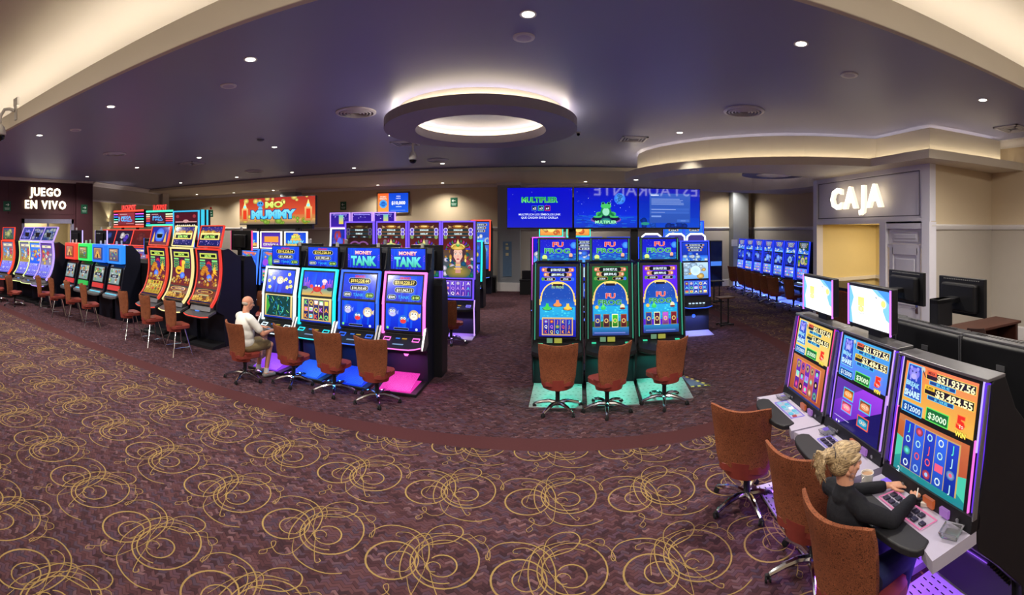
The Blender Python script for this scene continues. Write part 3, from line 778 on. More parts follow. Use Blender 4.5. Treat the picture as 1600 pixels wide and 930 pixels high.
rows = [(4.55, [(-15.2, 0), (-12.4, 0), (-9.36, 'over the left edge, by the pale dome camera'), (-6.55, 'second from the left, in front of the beam'), (-3.54, 'large and bright, left of the round ceiling ring'), (-.27, 'nearest and brightest, at the top centre'), (2.68, 'bright, right of centre above the curved cove'), (6.05, 'small, at the far right above the cashier corner')]),
        (9.75, [(-15.7, 'by the maroon wall, left of its row'), (-12.46, 'second from the left in the middle row'), (-9.5, 'third in the middle row, over the curved machines'), (-6.8, 'fourth in middle row, near the smoke detector'), (-3.62, 'just behind the left rim of the ring'), (-.3, 'hidden'), (2.69, 'at the left end of the curved cove')]),
        (14.4, [(-15.2, 'far left of the rear row'), (-11.9, 'rear row, above the neon jackpot signs'), (-9.25, 'rear row, left of the wide cartoon sign'), (-6.72, 'rear row, over the wide sign'), (-3.6, 'rear row, right of the dome camera'), (-.38, 'rear row, above the left hanging television')])]
for Y, lst in rows:
    for X, wd in lst:
        if math.hypot(X - ring_c[0], Y - ring_c[1]) < 1.8: continue
        if not wd:
            L = bpy.data.lights.new('downlight_beam', 'SPOT'); L.energy = DOWN_W; L.spot_size = 2.6; L.spot_blend = .7; L.color = (1, .93, .82); L.shadow_soft_size = .06
            o = bpy.data.objects.new('downlight_beam', L); o.location = (X, Y, ZC - .03); COL.objects.link(o); continue
        downlight(X, Y, ZC, 'round downlight in the violet ceiling, ' + wd, DOWN_W * (.5 if (X, Y) == (2.69, 9.75) else 1), cone=80 if (X, Y) == (2.69, 9.75) else 142)
for X, wd in ((-18.3, 'at its left end'), (-15.96, 'second from the left'), (-13.36, 'third, left of the back column'), (-7.72, 'above the framed screen on the back wall'), (-4.76, 'above the green arrow sign'), (1.24, 'above the centre television')):
    downlight(X, 19.05 if X > -18 else 18.6, 4.59, 'round downlight in the low rear soffit, ' + wd, DOWN_W * .5)
downlight(7.6, 18.9, 4.59, 'round recessed downlight in the low rear soffit, above the right back column', DOWN_W * .5)
downlight(4.0, 15.25, 3.985, 'round recessed downlight under the far side of the curved cove ledge', DOWN_W * .3)
downlight(2.22, 12.6, 3.985, 'round recessed downlight at the left tip of the curved cove ledge', DOWN_W * .3)
downlight(8.1, 12.6, 4.42 + .31, 'round recessed downlight inside the oval recess, left of the small ring', DOWN_W * .5)
for X in (-12, -6.5, -.5, 5):     # added fill lights behind the viewer, lifting the hall's ambient light
    for Y in (-1,):
        L = bpy.data.lights.new('raised_ceiling_fill', 'AREA'); L.energy = 200; L.size = .8; L.color = (1, .93, .84)
        o = bpy.data.objects.new('raised_ceiling_fill', L); o.location = (X, Y, 5.55); COL.objects.link(o)

VENT = mat('vent_paint', (214, 212, 222), .4)
VENTD = mat('vent_dark', (90, 88, 112), .5)
def round_vent(x, y, r, label):
    t = thing('round_vent', label, 'vent', (x, y, ZC), 0, 'round ceiling diffusers')
    MB().lathe([(r, 0), (r, -.02), (r * .86, -.035), (r * .84, -.01), (r * .84, 0)], 40).build('rim', VENT, t, True)
    m = MB()
    for k, q in enumerate((.76, .6, .44, .28)):
        m.lathe([(r * q, -.005), (r * q, -.03), (r * (q - .06), -.04), (r * (q - .05), -.005)], 36)
    m.build('cone_rings', VENT, t, True)
    MB().lathe([(r * .84, -.002), (.001, -.004)], 32).build('throat', VENTD, t)
round_vent(-3.5, 7.58, .37, 'large round ceiling diffuser left of the round ceiling ring')
round_vent(3.28, 7.58, .37, 'large round ceiling diffuser right of the ring, before the curved cove')
round_vent(-10.54, 7.45, .33, 'round ceiling diffuser above the curved red and gold machines')
round_vent(-10.15, 13.26, .33, 'small far round ceiling diffuser left of the wide cartoon sign')
round_vent(-3.56, 13.63, .33, 'small far round ceiling diffuser beside the dome camera')
round_vent(8.0, 13.74 - .4, .2, 'tiny round diffuser in the oval recess near the back right corner')
def square_vent(x, y, label, r=.3, z=ZC):
    t = thing('square_vent', label, 'vent', (x, y, z), 0, 'square ceiling diffusers')
    m = MB()
    for a, b in ((r, r * .86), (r * .72, r * .62), (r * .48, r * .4)):
        for s in (-1, 1):
            m.box(-a, a, s * b, s * a, -.025, -.002); m.box(s * b, s * a, -a, a, -.025, -.002)
    m.build('frame', VENT, t)
    MB().box(-r * .86, r * .86, -r * .86, r * .86, -.004, -.001).build('throat', VENTD, t)
square_vent(-10.47, 10.42, 'square ceiling diffuser tinted violet over the third row of machines')
square_vent(-3.63, 10.75, 'square ceiling diffuser right behind the round ceiling ring')
square_vent(1.82, 10.66, 'square ceiling diffuser between the ring and the curved cove')
square_vent(8.1, 5.3, 'square ceiling diffuser at the right edge beside the cornice')
SPKM = mat('speaker_grille', (186, 180, 208), .5)
def speaker(x, y, label):
    t = thing('ceiling_speaker', label, 'speaker', (x, y, ZC), 0, 'round ceiling speakers')
    MB().lathe([(.125, 0), (.12, -.012), (.108, -.014)], 32).build('rim', VENT, t, True)
    MB().lathe([(.108, -.012), (.06, -.016), (.0005, -.017)], 28).build('grille', SPKM, t, True)
speaker(-.35, 5.09, 'flat round ceiling speaker beneath the brightest downlight at top centre')
speaker(-4.44, 5.18, 'flat round ceiling speaker left of the round ceiling ring')
speaker(3.77, 5.1, 'pale flat round ceiling speaker above the cashier sign')
speaker(-8.49, 4.98, 'flat round ceiling speaker near the left downlight')
t = thing('smoke_detector', 'small dark smoke detector on the violet ceiling left of the ring', 'smoke detector', (-6.45, 8.68, ZC))
MB().lathe([(.09, 0), (.09, -.03), (.06, -.05), (.0005, -.06)], 20).build('housing', VENTD, t, True)
MB().lathe([(.1, 0), (.1, -.012), (.001, -.012)], 20).build('base_plate', VENT, t, True)
# dome cameras
def dome_cam(loc, label, drop=.28, neck=True):
    t = thing('dome_camera', label, 'security camera', loc, 0)
    MB().tube([(0, 0, 0), (0, 0, -drop)], .028, 12).lathe([(.06, 0), (.05, -.02), (.028, -.03)], 16).build('pendant', WHITEP, t, True)
    z = -drop
    MB().lathe([(.03, z), (.05, z - .02), (.085, z - .09), (.105, z - .16), (.105, z - .2), (.09, z - .215)], 24).build('housing', WHITEP, t, True)
    MB().lathe([(.088, z - .21), (.085, z - .25), (.06, z - .285), (.03, z - .3), (.0005, z - .305)], 24).build('dome', mat('smoked_glass', (8, 8, 12), .05), t, True)
dome_cam((-3.41, 10.68, ZC), 'white dome camera hanging from the ceiling under the round ring', .22)
t = thing('dome_camera', 'white dome camera on a curved arm at the left end of the ceiling beam', 'security camera', (-8.52, 3.6, 4.98))
MB().box(-.06, .06, 0, .02, -.18, .12, 0, .006).box(-.1, .1, -.0, .05, .1, .26, 0, .006).build('bracket', WHITEP, t)
MB().tube([(0, -.02, .0), (-.04, -.1, .04), (-.12, -.18, .04), (-.19, -.24, -.08), (-.2, -.25, -.22)], .035, 12).build('arm', WHITEP, t, True)
MB().xf(Matrix()).lathe([(.04, -.24), (.09, -.30), (.125, -.40), (.125, -.46), (.105, -.475)], 24, (-.2, -.25, 0)).build('housing', WHITEP, t, True)
MB().lathe([(.103, -.47), (.1, -.52), (.07, -.57), (.0005, -.59)], 24, (-.2, -.25, 0)).build('dome', MATS['smoked_glass'], t, True)
t = thing('mini_camera', 'tiny white ceiling camera on the right rim of the round ring', 'security camera', (.42, 8.5, 4.40))
MB().lathe([(.04, 0), (.04, -.02), (.02, -.03)], 12).build('mount', WHITEP, t, True)
MB().lathe([(.03, -.02), (.032, -.05), (.015, -.07), (.0005, -.072)], 12).build('lens', MATS['smoked_glass'], t, True)

# ---- wall things
def exit_sign(loc, rz, label, red=False, w=.32, arrow=-1):
    t = thing('exit_sign', label, 'sign', loc, rz, None)
    MB().box(-w / 2, w / 2, -.02, 0, -.2, .2, 0, .006).build('plate', mat('exit_green', (26, 92, 66), .4), t)
    a = Art(.8)
    a.rect(.3, .62, .72, .68, (225, 240, 230)); s = arrow
    a.poly([(.5 + s * .3, .65), (.5 + s * .08, .82), (.5 + s * .08, .48)], (225, 240, 230))
    a.rect(.15, .28, .85, .34, (190, 215, 200)); a.rect(.2, .16, .8, .21, (190, 215, 200))
    a.mesh(lambda u, v, l: (-w / 2 + w * u, -.0215 - l * .0004, -.2 + .4 * v)).build('arrow', mk('exit_print'), t, fixn=False)
    if red:
        MB().box(-.06, .06, -.06, 0, .26, .38, 0, .01).build('alarm_beacon', mat('alarm_red', (170, 40, 36), .4), t)
_mk = {}
def mk(name):
    """printed colours: diffuse material coloured per face"""
    if name not in _mk:
        m = bpy.data.materials.new(name); m.use_nodes = True; b = m.node_tree.nodes['Principled BSDF']
        a = m.node_tree.nodes.new('ShaderNodeAttribute'); a.attribute_name = 'Col'
        m.node_tree.links.new(a.outputs['Color'], b.inputs['Base Color']); b.inputs['Roughness'].default_value = .5
        _mk[name] = m
    return _mk[name]
exit_sign((-9.85, BY - .0, 3.75), 0, 'small green exit arrow sign on the back wall, left of the framed screen')
exit_sign((-4.45, BY - .0, 3.82), 0, 'small green exit arrow sign on the back wall, right of the framed screen')
exit_sign((-18.4, BY - .0, 3.55), 0, 'green exit sign under a red alarm beacon on the back wall', True)
exit_sign((LX + .0, 6.95, 3.55), 90, 'green exit arrow sign at the left end of the maroon wall', arrow=1)
exit_sign((LX + .06, 10.55, 3.5), 90, 'green exit arrow sign right of the JUEGO EN VIVO letters', arrow=1)
t = thing('wall_socket_plate', 'small white switch plate on the wall beside the dark glazed door', 'switch', (7.75, 19.35, 2.0))
MB().box(-.0, .3, -.012, 0, -.15, .15, 0, .004).box(.05, .12, -.016, -.01, -.1, .1, 0).box(.18, .25, -.016, -.01, -.1, .1, 0).build('plate', WHITEP, t)
# sconce on the marble
t = thing('wall_sconce', 'small up-and-down wall light glowing on the pale marble wall', 'wall light', (-17.72, 12.2, 2.85), 90)
MB().lathe([(.07, -.12), (.075, -.11), (.075, .11), (.07, .12)], 16, (0, -.1, 0)).build('shade', WHITEP, t, True)
MB().lathe([(.06, .12), (.0005, .121)], 12, (0, -.1, 0)).lathe([(.06, -.121), (.0005, -.12)], 12, (0, -.1, 0)).build('lamp', emi('sconce_lamp', (255, 236, 200), 12), t)
for s in (-1, 1):
    L = bpy.data.lights.new('sconce_beam', 'SPOT'); L.energy = 22; L.spot_size = math.radians(80); L.spot_blend = .6; L.color = (1, .9, .75); L.shadow_soft_size = .03
    o = bpy.data.objects.new('sconce_beam', L); o.location = (-17.6, 12.2, 2.85 + s * .15); COL.objects.link(o)
    o.rotation_euler = (PI if s > 0 else 0, 0, 0)
# framed screen on the back wall
t = thing('framed_screen', 'gold-framed screen on the back wall advertising $10,000 in orange and blue', 'screen', (-7.3, BY, 3.83))
m = MB()
for s in (-1, 1):
    m.box(s * .74, s * .8, -.07, 0, -.5, .5, 0, .01); m.box(-.8, .8, -.07, 0, s * .44, s * .5, 0, .01)
m.build('frame', mat('brass_frame', (132, 112, 86), .4, .5), t)
a = Art(1.7)
a.rect(0, 0, .36, 1, (250, 160, 70), (244, 96, 44)).rect(.36, 0, 1, 1, (22, 90, 224), (16, 66, 200))
a.text('PROMO', .18, .83, .07, (255, 240, 230)).text('SEMANAL', .18, .73, .07, (255, 240, 230), maxw=.26)
a.ell(.18, .45, .13, 0, (70, 160, 230)).ell(.18, .45, .08, 0, (30, 90, 190)).rect(.05, .4, .31, .47, (40, 120, 210))
a.text('GANA', .68, .84, .06, (240, 240, 255)).text('HASTA', .68, .73, .06, (240, 240, 255))
a.text('$10,000', .68, .5, .17, (255, 255, 255), maxw=.56, bold=.03).rect(.6, .28, .78, .32, (190, 210, 250)).rect(.42, .1, .9, .12, (140, 170, 240))
a.mesh(lambda u, v, l: (-.74 + 1.48 * u, -.05 - l * .0004, -.44 + .88 * v)).build('screen', SCREEN, t, fixn=False)
# bin, leaning boards, boxes by the column
t = thing('waste_bin', 'slim dark metal waste bin at the left foot of the wide back column', 'bin', (-2.62, 19.05, 0))
m = MB(); m.box(-.16, .16, -.16, .16, 0, .62, 0, .015); m.build('body', BLACKM, t)
MB().box(-.17, .17, -.17, .17, .62, .7, 0, .02).build('lid', GREY, t)
MB().lathe([(.06, 0), (.07, .01), (.0005, .012)], 14, (0, -.172, .5), 0, 'y').build('opening', BLACK, t)
t = thing('folded_stand', 'black folded stand leaning upright against the back wall left of the bin', 'stand', (-3.05, 19.5, 0))
MB().prism([(-.14, 0), (.14, 0), (.12, 1.1), (.05, 1.5), (-.02, 1.52), (-.1, 1.1)], 'y', -.05, .0).build('panel', BLACK, t)
MB().tube([(-.13, -.06, 0), (-.1, -.06, 1.0)], .015, 6).tube([(.13, -.06, 0), (.1, -.06, 1.0)], .015, 6).build('frame', BLACKM, t)
t = thing('floor_cabinet', 'low black cabinet on the floor between the wide column and the frog machines', 'cabinet', (-1.15, 18.6, 0))
MB().box(-.28, .28, -.2, .2, .0, .55, 0, .01).build('body', BLACK, t); MB().box(-.3, .3, -.22, .22, .55, .6, 0, .01).build('top', BLACKM, t)
MB().box(-.2, .2, -.1, .1, .6, .95, 0, .01).build('box', BLACKM, t)
# ================================================================== SLOT MACHINES
def pathfn(path):
    P = [Vector(p) for p in path]; Ls = [0]
    for i in range(len(P) - 1): Ls.append(Ls[-1] + (P[i + 1] - P[i]).length)
    def f(v):
        d = v * Ls[-1]
        for i in range(len(P) - 1):
            if d <= Ls[i + 1] + 1e-9 or i == len(P) - 2:
                t = (d - Ls[i]) / (Ls[i + 1] - Ls[i]); q = P[i].lerp(P[i + 1], t); a = (P[i + 1] - P[i]).normalized()
                # smoothed tangent
                return q, a
    def g(v, off):
        q, a = f(v)
        if len(P) > 2:
            _, a0 = f(max(0, v - .06)); _, a1 = f(min(1, v + .06)); a = (a0 + a1).normalized()
        return q.x - a.y * off, q.y + a.x * off
    return g, Ls[-1]
_AC = {}
def panel(parent, path, ws, art=None, key=None, ledc=None, lw=.03, ls=1.6, bez=.02, thick=.03, name='screen', top=True, bot=False, ld=.02, smat=None, sides=True, bezmat=None, ledout=0.0, lth=None):
    """picture surface swept along a (y, z) path, black bezel behind it and a glowing frame around it"""
    g, Lp = pathfn(path); n = 1 if len(path) == 2 else 12
    hw = ws / 2 + bez
    e = bez / Lp
    mb = MB().shell(lambda u, v: (-hw + 2 * hw * u, *g(-e + v * (1 + 2 * e), 0.0)), lambda u, v: (-hw + 2 * hw * u, *g(-e + v * (1 + 2 * e), -thick)), 1, n)
    mb.build('screen_bezel', bezmat or BLACK, parent)
    if art:
        k = (key, tuple(path), ws)
        if key and k in _AC:
            o = bpy.data.objects.new(name, _AC[k]); COL.objects.link(o); o.parent = parent
        else:
            o = art.mesh(lambda u, v, l: (-ws / 2 + ws * u, *g(v, .002 + l * .00025))).build(name, smat or SCREEN, parent, fixn=False)
            if key: _AC[k] = o.data
    if ledc:
        m = MB(); a = hw + ledout; b = a + lw; e2 = (bez + lw) / Lp
        if sides:
            for s in (-1, 1):
                m.shell(lambda u, v: (s * (a + (b - a) * u), *g(-e2 + v * (1 + 2 * e2), ld)), lambda u, v: (s * (a + (b - a) * u), *g(-e2 + v * (1 + 2 * e2), -(lth or thick))), 1, n)
        for c, v0, v1 in ((top, 1 + e, 1 + e2), (bot, -e2, -e)):
            if c: m.shell(lambda u, v: (-b + 2 * b * u, *g(v0 + (v1 - v0) * v, ld)), lambda u, v: (-b + 2 * b * u, *g(v0 + (v1 - v0) * v, -thick)), 1, 1)
        m.build('led_frame', led(ledc, ls), parent)
def body(parent, prof, wd, m=None, name='cabinet', bev=True):
    """cabinet: side outline (y, z) swept across the width"""
    m = m or BLACKM
    mb = MB().prism(prof, 'x', -wd / 2, wd / 2)
    o = mb.build(name, m, parent)
    if bev:
        b = o.modifiers.new('bevel', 'BEVEL'); b.width = .008; b.segments = 2; b.limit_method = 'ANGLE'
    return o
def deck(parent, y0, y1, z0, z1, wd, ledc=None, pads=True, m=None, rim=True, oval=0.0, buttons=0, padc=None, ls=1.5):
    """button deck sloping from (y1, z1) at the back to (y0, z0) at the front edge"""
    pts = [(-wd / 2, y1)] + [(-wd / 2, y0 + .06)]
    k = 8
    for i in range(k + 1):
        t = i / k; x = -wd / 2 + wd * t
        pts.append((x, y0 + .06 - .06 * min(1, math.sin(PI * t) * 1.6) - oval * math.sin(PI * t)))
    pts += [(wd / 2, y0 + .06), (wd / 2, y1)]
    zz = lambda y: z0 + (z1 - z0) * (y - y0) / (y1 - y0)
    n = len(pts); mb = MB()
    mb.add([(p[0], p[1], zz(p[1])) for p in pts] + [(p[0], p[1], zz(p[1]) - .05) for p in pts], [tuple(range(n)), tuple(range(n, 2 * n))[::-1]] + [(i, (i + 1) % n, n + (i + 1) % n, n + i) for i in range(n)])
    dk = mb.build('button_deck', m or BLACK, parent)
    if ledc and rim:
        pth = [(p[0] * 1.005, p[1] - .004, zz(p[1]) - .022) for p in pts[1:-1]]
        MB().tube(pth, .011, 6).build('deck_led', led(ledc, ls), dk)
    if pads:
        m = MB(); c = padc or ledc or (90, 160, 255)
        for s in (-1, 1):
            x0 = s * wd * .34; yy = (y0 + y1) / 2 + .02; a = .055; b = .035
            lp = [(x0 - a, yy - b), (x0 + a, yy - b), (x0 + a, yy + b), (x0 - a, yy + b)]
            m.tube([(p[0], p[1], zz(p[1]) + .006) for p in lp], .009, 6, closed=True, caps=False)
        m.build('button_ring', led(c, 1.6), dk)
        y = (y0 + y1) / 2 + .04
        MB().box(-.1, -.03, y - .02, y + .02, zz(y) + .001, zz(y) + .01).build('card_reader', led((40, 120, 240), 1.0), dk)
        MB().box(.01, .09, y - .022, y + .022, zz(y) + .001, zz(y) + .01).build('bill_slot', led((190, 150, 40), .9), dk)
        y = y0 + .07
        MB().box(-.11, .07, y - .02, y + .045, zz(y) + .004, zz(y) + .012).build('touch_pad', emi('touch_pad_glow', (120, 150, 190), .8), dk)
    return dk
def area_light(parent, loc, size, col, power):
    L = bpy.data.lights.new('foot_light', 'AREA'); L.shape = 'RECTANGLE'; L.size = size[0]; L.size_y = size[1]; L.energy = power; L.color = col
    o = bpy.data.objects.new('foot_light', L); COL.objects.link(o); o.parent = parent; o.location = loc
    return o
def footplate(parent, y0, y1, z0, z1, wd, c, s=1.0, holes=True, glow=None, m=None):
    """sloping metal foot plate lit by a strip under the cabinet"""
    pm = m or mat('perforated_plate', (150, 150, 152), .4, .4)
    mb = MB(); n0 = 10; n1 = 7
    mb.prism([(y0, 0), (y0, z0), (y1, z1), (y1, 0)], 'x', -wd / 2, wd / 2, 0)
    if holes:
        for i in range(n0):
            for j in range(n1):
                x = -wd / 2 + wd * (i + .5 + (.25 if j % 2 else -.25)) / n0; t = (j + .5) / n1; y = y0 + (y1 - y0) * t; z = z0 + (z1 - z0) * t + .001
                a = wd * .02; b = .006
                mb.add([(x - a, y - b, z), (x + a, y - b, z), (x + a, y + b, z), (x - a, y + b, z)], [(0, 1, 2, 3)], 1)
    o = mb.build('foot_plate', [pm, BLACK], parent, fixn=False)
    if c and glow: area_light(parent, (0, y1 - .12, z1 + .38), (wd * .8, .08), tuple(v / 255 for v in c), glow)
    return o

# ---------------------------------------------------------------- artwork
def money(a, txt, x, y, wd, h, c=(255, 255, 255), bg=(16, 12, 20), edge=(220, 170, 90), fill=.62):
    a.pill(x, y, wd, h, bg, edge, .006); a.text(txt, x, y, h * fill, c, maxw=wd * .82, bold=.02)
def reels(a, x0, y0, x1, y1, nc, nr, bg, syms, seed=0, sep=(200, 180, 120), cols=None, pal=None):
    r = random.Random(seed); a.rect(x0, y0, x1, y1, sep)
    cw = (x1 - x0) / nc; ch = (y1 - y0) / nr
    pal = pal or [(255, 220, 90), (120, 220, 255), (240, 90, 80), (210, 120, 240), (130, 230, 120), (255, 255, 255), (255, 160, 60)]
    for i in range(nc):
        cc = cols[i % len(cols)] if cols else bg
        a.rect(x0 + cw * i + cw * .04, y0 + ch * .05, x0 + cw * (i + 1) - cw * .04, y1 - ch * .05, cc, tuple(min(255, int(q * 1.3 + 10)) for q in cc))
        for j in range(nr):
            cx = x0 + cw * (i + .5); cy = y0 + ch * (j + .5); s = r.choice(syms); c = r.choice(pal)
            if s == '*': a.ell(cx, cy, cw * .34, ch * .36, c, 12, tuple(q // 2 for q in c)); a.ell(cx, cy, cw * .14, ch * .16, r.choice(pal), 8)
            elif s == '#': a.rect(cx - cw * .34, cy - ch * .3, cx + cw * .34, cy + ch * .3, c, r.choice(pal)); a.ell(cx, cy, cw * .2, ch * .2, r.choice(pal), 8)
            else: a.text(s, cx, cy, ch * .6, c, out=tuple(q // 3 for q in c), ow=.03, maxw=cw * .7, bold=.015)
def stars(a, n, seed, x0, y0, x1, y1, c=(220, 240, 255), s=.004):
    r = random.Random(seed)
    for _ in range(n):
        a.ell(x0 + (x1 - x0) * r.random(), y0 + (y1 - y0) * r.random(), s * (.5 + r.random()), 0, c, 5)
def blobs(a, n, seed, x0, y0, x1, y1, pal, s=.06):
    r = random.Random(seed)
    for _ in range(n):
        c = r.choice(pal); k = s * (.4 + r.random())
        a.ell(x0 + (x1 - x0) * r.random(), y0 + (y1 - y0) * r.random(), k, 0, c, 10, tuple(max(0, int(q * .6)) for q in c))

def art_frog_top():
    a = Art(1.6); a.rect(0, 0, 1, .35, (20, 90, 170), (14, 60, 200)).rect(0, .35, 1, 1, (10, 30, 200), (8, 14, 190))
    stars(a, 22, 1, 0, .4, 1, 1); a.ell(.95, .72, .1, 0, (90, 170, 255), 20, (30, 110, 230))
    r = random.Random(3)
    for _ in range(46): x = r.random(); y = r.random() * .3; a.rect(x, y, x + .05 + .05 * r.random(), y + .02, r.choice([(30, 160, 200), (20, 120, 190), (70, 200, 190), (30, 90, 180)]))
    a.text('FU', .5, .77, .22, (226, 60, 48), out=(255, 200, 180), ow=.028, bold=.02, wsc=1.45)
    a.text('FROG', .48, .46, .23, (24, 120, 50), out=(140, 230, 180), ow=.028, bold=.02, wsc=1.4, c2=(60, 170, 80))
    a.ell(.13, .14, .07, .13, (210, 230, 120)).ell(.86, .25, .05, .1, (240, 170, 140)).ell(.86, .14, .06, .04, (40, 50, 90)).ell(.13, .03, .08, .05, (60, 90, 80))
    return a
def frogling(a, x, y, s, c):
    a.ell(x, y - .028 * s * 10, s * 1.5, s * .28, (30, 30, 50)).ell(x, y - s * .25, s * 1.3, s * .25, (220, 150, 60) if c[0] > 200 else (90, 200, 90), 14)
    a.ell(x, y, s * .6, s * .42, c); a.ell(x, y + s * .3, s * .42, s * .26, c)
    for q in (-1, 1): a.ell(x + q * s * .28, y + s * .5, s * .14, s * .09, c); a.ell(x + q * s * .7, y - s * .12, s * .4, s * .15, c)
def art_frog(bg, mode):
    a = Art(.6); a.rect(0, 0, 1, 1, tuple(int(q * .8) for q in bg), bg)
    for i, (t, y, wd) in enumerate((('$158.927.32', .955, .62), ('$89.999.42', .885, .5))):
        a.pill(.5, y, wd + .2, .05, (196, 130, 90), (230, 180, 120), .006); a.pill(.5, y, wd, .055, (14, 12, 24), (80, 60, 60), .004); a.text(t, .5, y, .034, (230, 250, 255), maxw=wd * .86, bold=.03)
        for s in (-1, 1): a.ell(.5 + s * (wd / 2 + .09), y, .052, 0, (200, 120, 80) if i else (200, 90, 70), 12); a.ell(.5 + s * (wd / 2 + .09), y, .03, 0, (240, 200, 170), 10)
    for s, t in ((-1, '$125.00'), (1, '$75.00')):
        a.pill(.5 + s * .22, .82, .3, .042, (14, 12, 24), (230, 190, 90), .006); a.text(t, .5 + s * .22, .82, .022, (220, 240, 255), bold=.03)
        a.ell(.5 + s * .41, .82, .045, 0, (90, 150, 70) if s < 0 else (60, 110, 220), 12)
    # night scene under a golden arch
    N = 14; P = []
    for i in range(N + 1):
        q = PI * (1 - i / N); P.append((.5 + .44 * math.cos(q), .5 + .27 * math.sin(q) ** .8))
    a.poly([(.04, .5), (0, .42), (0, .2), (1, .2), (1, .42), (.96, .5)] + P[::-1][0:], (16, 70, 170))
    a.rect(.02, .2, .98, .42, (20, 150, 210), (30, 170, 220))
    a.rect(.02, .42, .98, .55, (20, 110, 210), (14, 70, 170)); stars(a, 26, 5, .14, .5, .86, .72)
    for i in range(N):
        x0, y0 = P[i]; x1, y1 = P[i + 1]
        a.poly([(x0, y0), (x1, y1), ((x1 - .5) * 1.07 + .5, (y1 - .5) * 1.05 + .503), ((x0 - .5) * 1.07 + .5, (y0 - .5) * 1.05 + .503)], (250, 214, 120))
    a.rect(.33, .735, .67, .775, (250, 210, 110)).rect(.37, .715, .63, .75, (20, 16, 40))
    for s in (-1, 1):
        for k in range(4): a.rect(.5 + s * (.42 + .015 * k), .58 - .045 * k, .5 + s * (.46 + .02 * k), .62 - .045 * k, (240, 200, 110))
    r = random.Random(8)
    for _ in range(90):
        x = .03 + r.random() * .88; y = .2 + r.random() * .2; a.rect(x, y, x + .05, y + .007, r.choice([(90, 230, 240), (20, 120, 200), (50, 200, 230), (40, 170, 220)]))
    if mode == 'reels':
        a.text('FU FROG', .5, .705, .035, (120, 220, 120), out=(200, 90, 40), ow=.03)
        frogling(a, .5, .47, .09, (240, 140, 80)); frogling(a, .22, .42, .09, (60, 200, 80)); frogling(a, .78, .42, .09, (230, 200, 80))
        a.rect(0, 0, 1, .24, (14, 20, 150), (24, 40, 190)); a.rect(.08, .02, .92, .27, (230, 180, 110)).rect(.1, .03, .9, .255, (20, 24, 120))
        reels(a, .11, .035, .89, .25, 5, 3, (22, 26, 130), ['Q', 'K', 'J', '*', '*', 'A'], 4, (210, 170, 110))
    else:
        a.text('FU', .5, .57, .07, (226, 66, 50), out=(255, 200, 180), ow=.028, bold=.02, wsc=1.5)
        a.text('FROG', .48, .475, .072, (24, 120, 44), out=(150, 230, 150), ow=.028, bold=.02, wsc=1.5, maxw=.72)
        a.ell(.12, .405, .05, .026, (230, 190, 70)).ell(.3, .395, .07, .03, (60, 200, 90)).ell(.3, .42, .04, .02, (90, 220, 110)).ell(.83, .41, .06, .04, (250, 220, 170)).ell(.83, .385, .08, .015, (110, 40, 40))
        a.rect(0, 0, 1, .12, (40, 50, 120), (30, 130, 190))
        for k, c in enumerate(((40, 50, 150), (90, 30, 60), (60, 190, 50) if bg[1] > bg[2] else (190, 90, 220), (130, 30, 40))):
            hl = (bg[1] > bg[2] and k == 2) or (bg[1] <= bg[2] and k == 1)
            x = .14 + .24 * k; a.rect(x - .085, .115, x + .085, .305, (255, 255, 190) if hl else (140, 110, 70)); a.rect(x - .072, .125, x + .072, .295, tuple(q // 2 for q in c), c)
            a.ell(x, .21, .055, 0, (220, 190, 110), 14).ell(x, .21, .035, 0, c, 10)
        a.rect(.05, .03, .9, .045, (110, 120, 200))
    return a
def fish(a, x, y, s, c, belly=(250, 240, 220), look=0):
    a.poly([(x + s * .8, y), (x + s * 1.35, y + s * .5 * a.asp), (x + s * 1.25, y - s * .5 * a.asp)], c)
    a.ell(x, y, s, s * a.asp * .95, c, 20, tuple(int(q * .8) for q in c)); a.ell(x, y - s * a.asp * .35, s * .7, s * a.asp * .5, belly, 16)
    for q in (-1, 1): a.ell(x + q * s * .33, y + s * a.asp * .25, s * .27, 0, (255, 255, 255), 12); a.ell(x + q * s * .3, y + s * a.asp * .22, s * .13, 0, (20, 20, 40), 8)
    a.rect(x - s * .25, y - s * a.asp * .35, x + s * .25, y - s * a.asp * .28, (200, 60, 60))
def deep(a, y0, y1, seed=0):
    a.rect(0, y0, 1, y1, (6, 30, 190), (10, 70, 235)); r = random.Random(seed)
    for _ in range(9):
        x = r.random(); w_ = .02 + .05 * r.random(); a.poly([(x, y0), (x + w_, y0), (x + w_ * 1.6 + .03, y1), (x + .03, y1)], (14, 60 + r.randint(0, 30), 225))
def pots(a, y0, y1, t1, t2, l, r_):
    h = (y1 - y0); f = lambda v: y0 + h * v
    a.text('GRAND', .5, f(.93), h * .1, (230, 50, 40), out=(120, 10, 20), ow=.03)
    money(a, t1, .5, f(.74), .68, h * .23, (255, 230, 110), (14, 14, 20), (240, 250, 220), .6)
    money(a, t2, .5, f(.43), .54, h * .19, (255, 255, 240), (14, 14, 20), (240, 250, 220), .6)
    a.pill(.16, f(.14), .24, h * .18, (14, 14, 20), (170, 220, 255), .008); a.text(l, .16, f(.14), h * .1, (255, 255, 255))
    a.pill(.84, f(.14), .24, h * .18, (14, 14, 20), (120, 220, 80), .008); a.text(r_, .84, f(.14), h * .1, (210, 255, 120))
    a.text('TANK', .5, f(.14), h * .13, (40, 170, 240), out=(20, 60, 180), ow=.03)
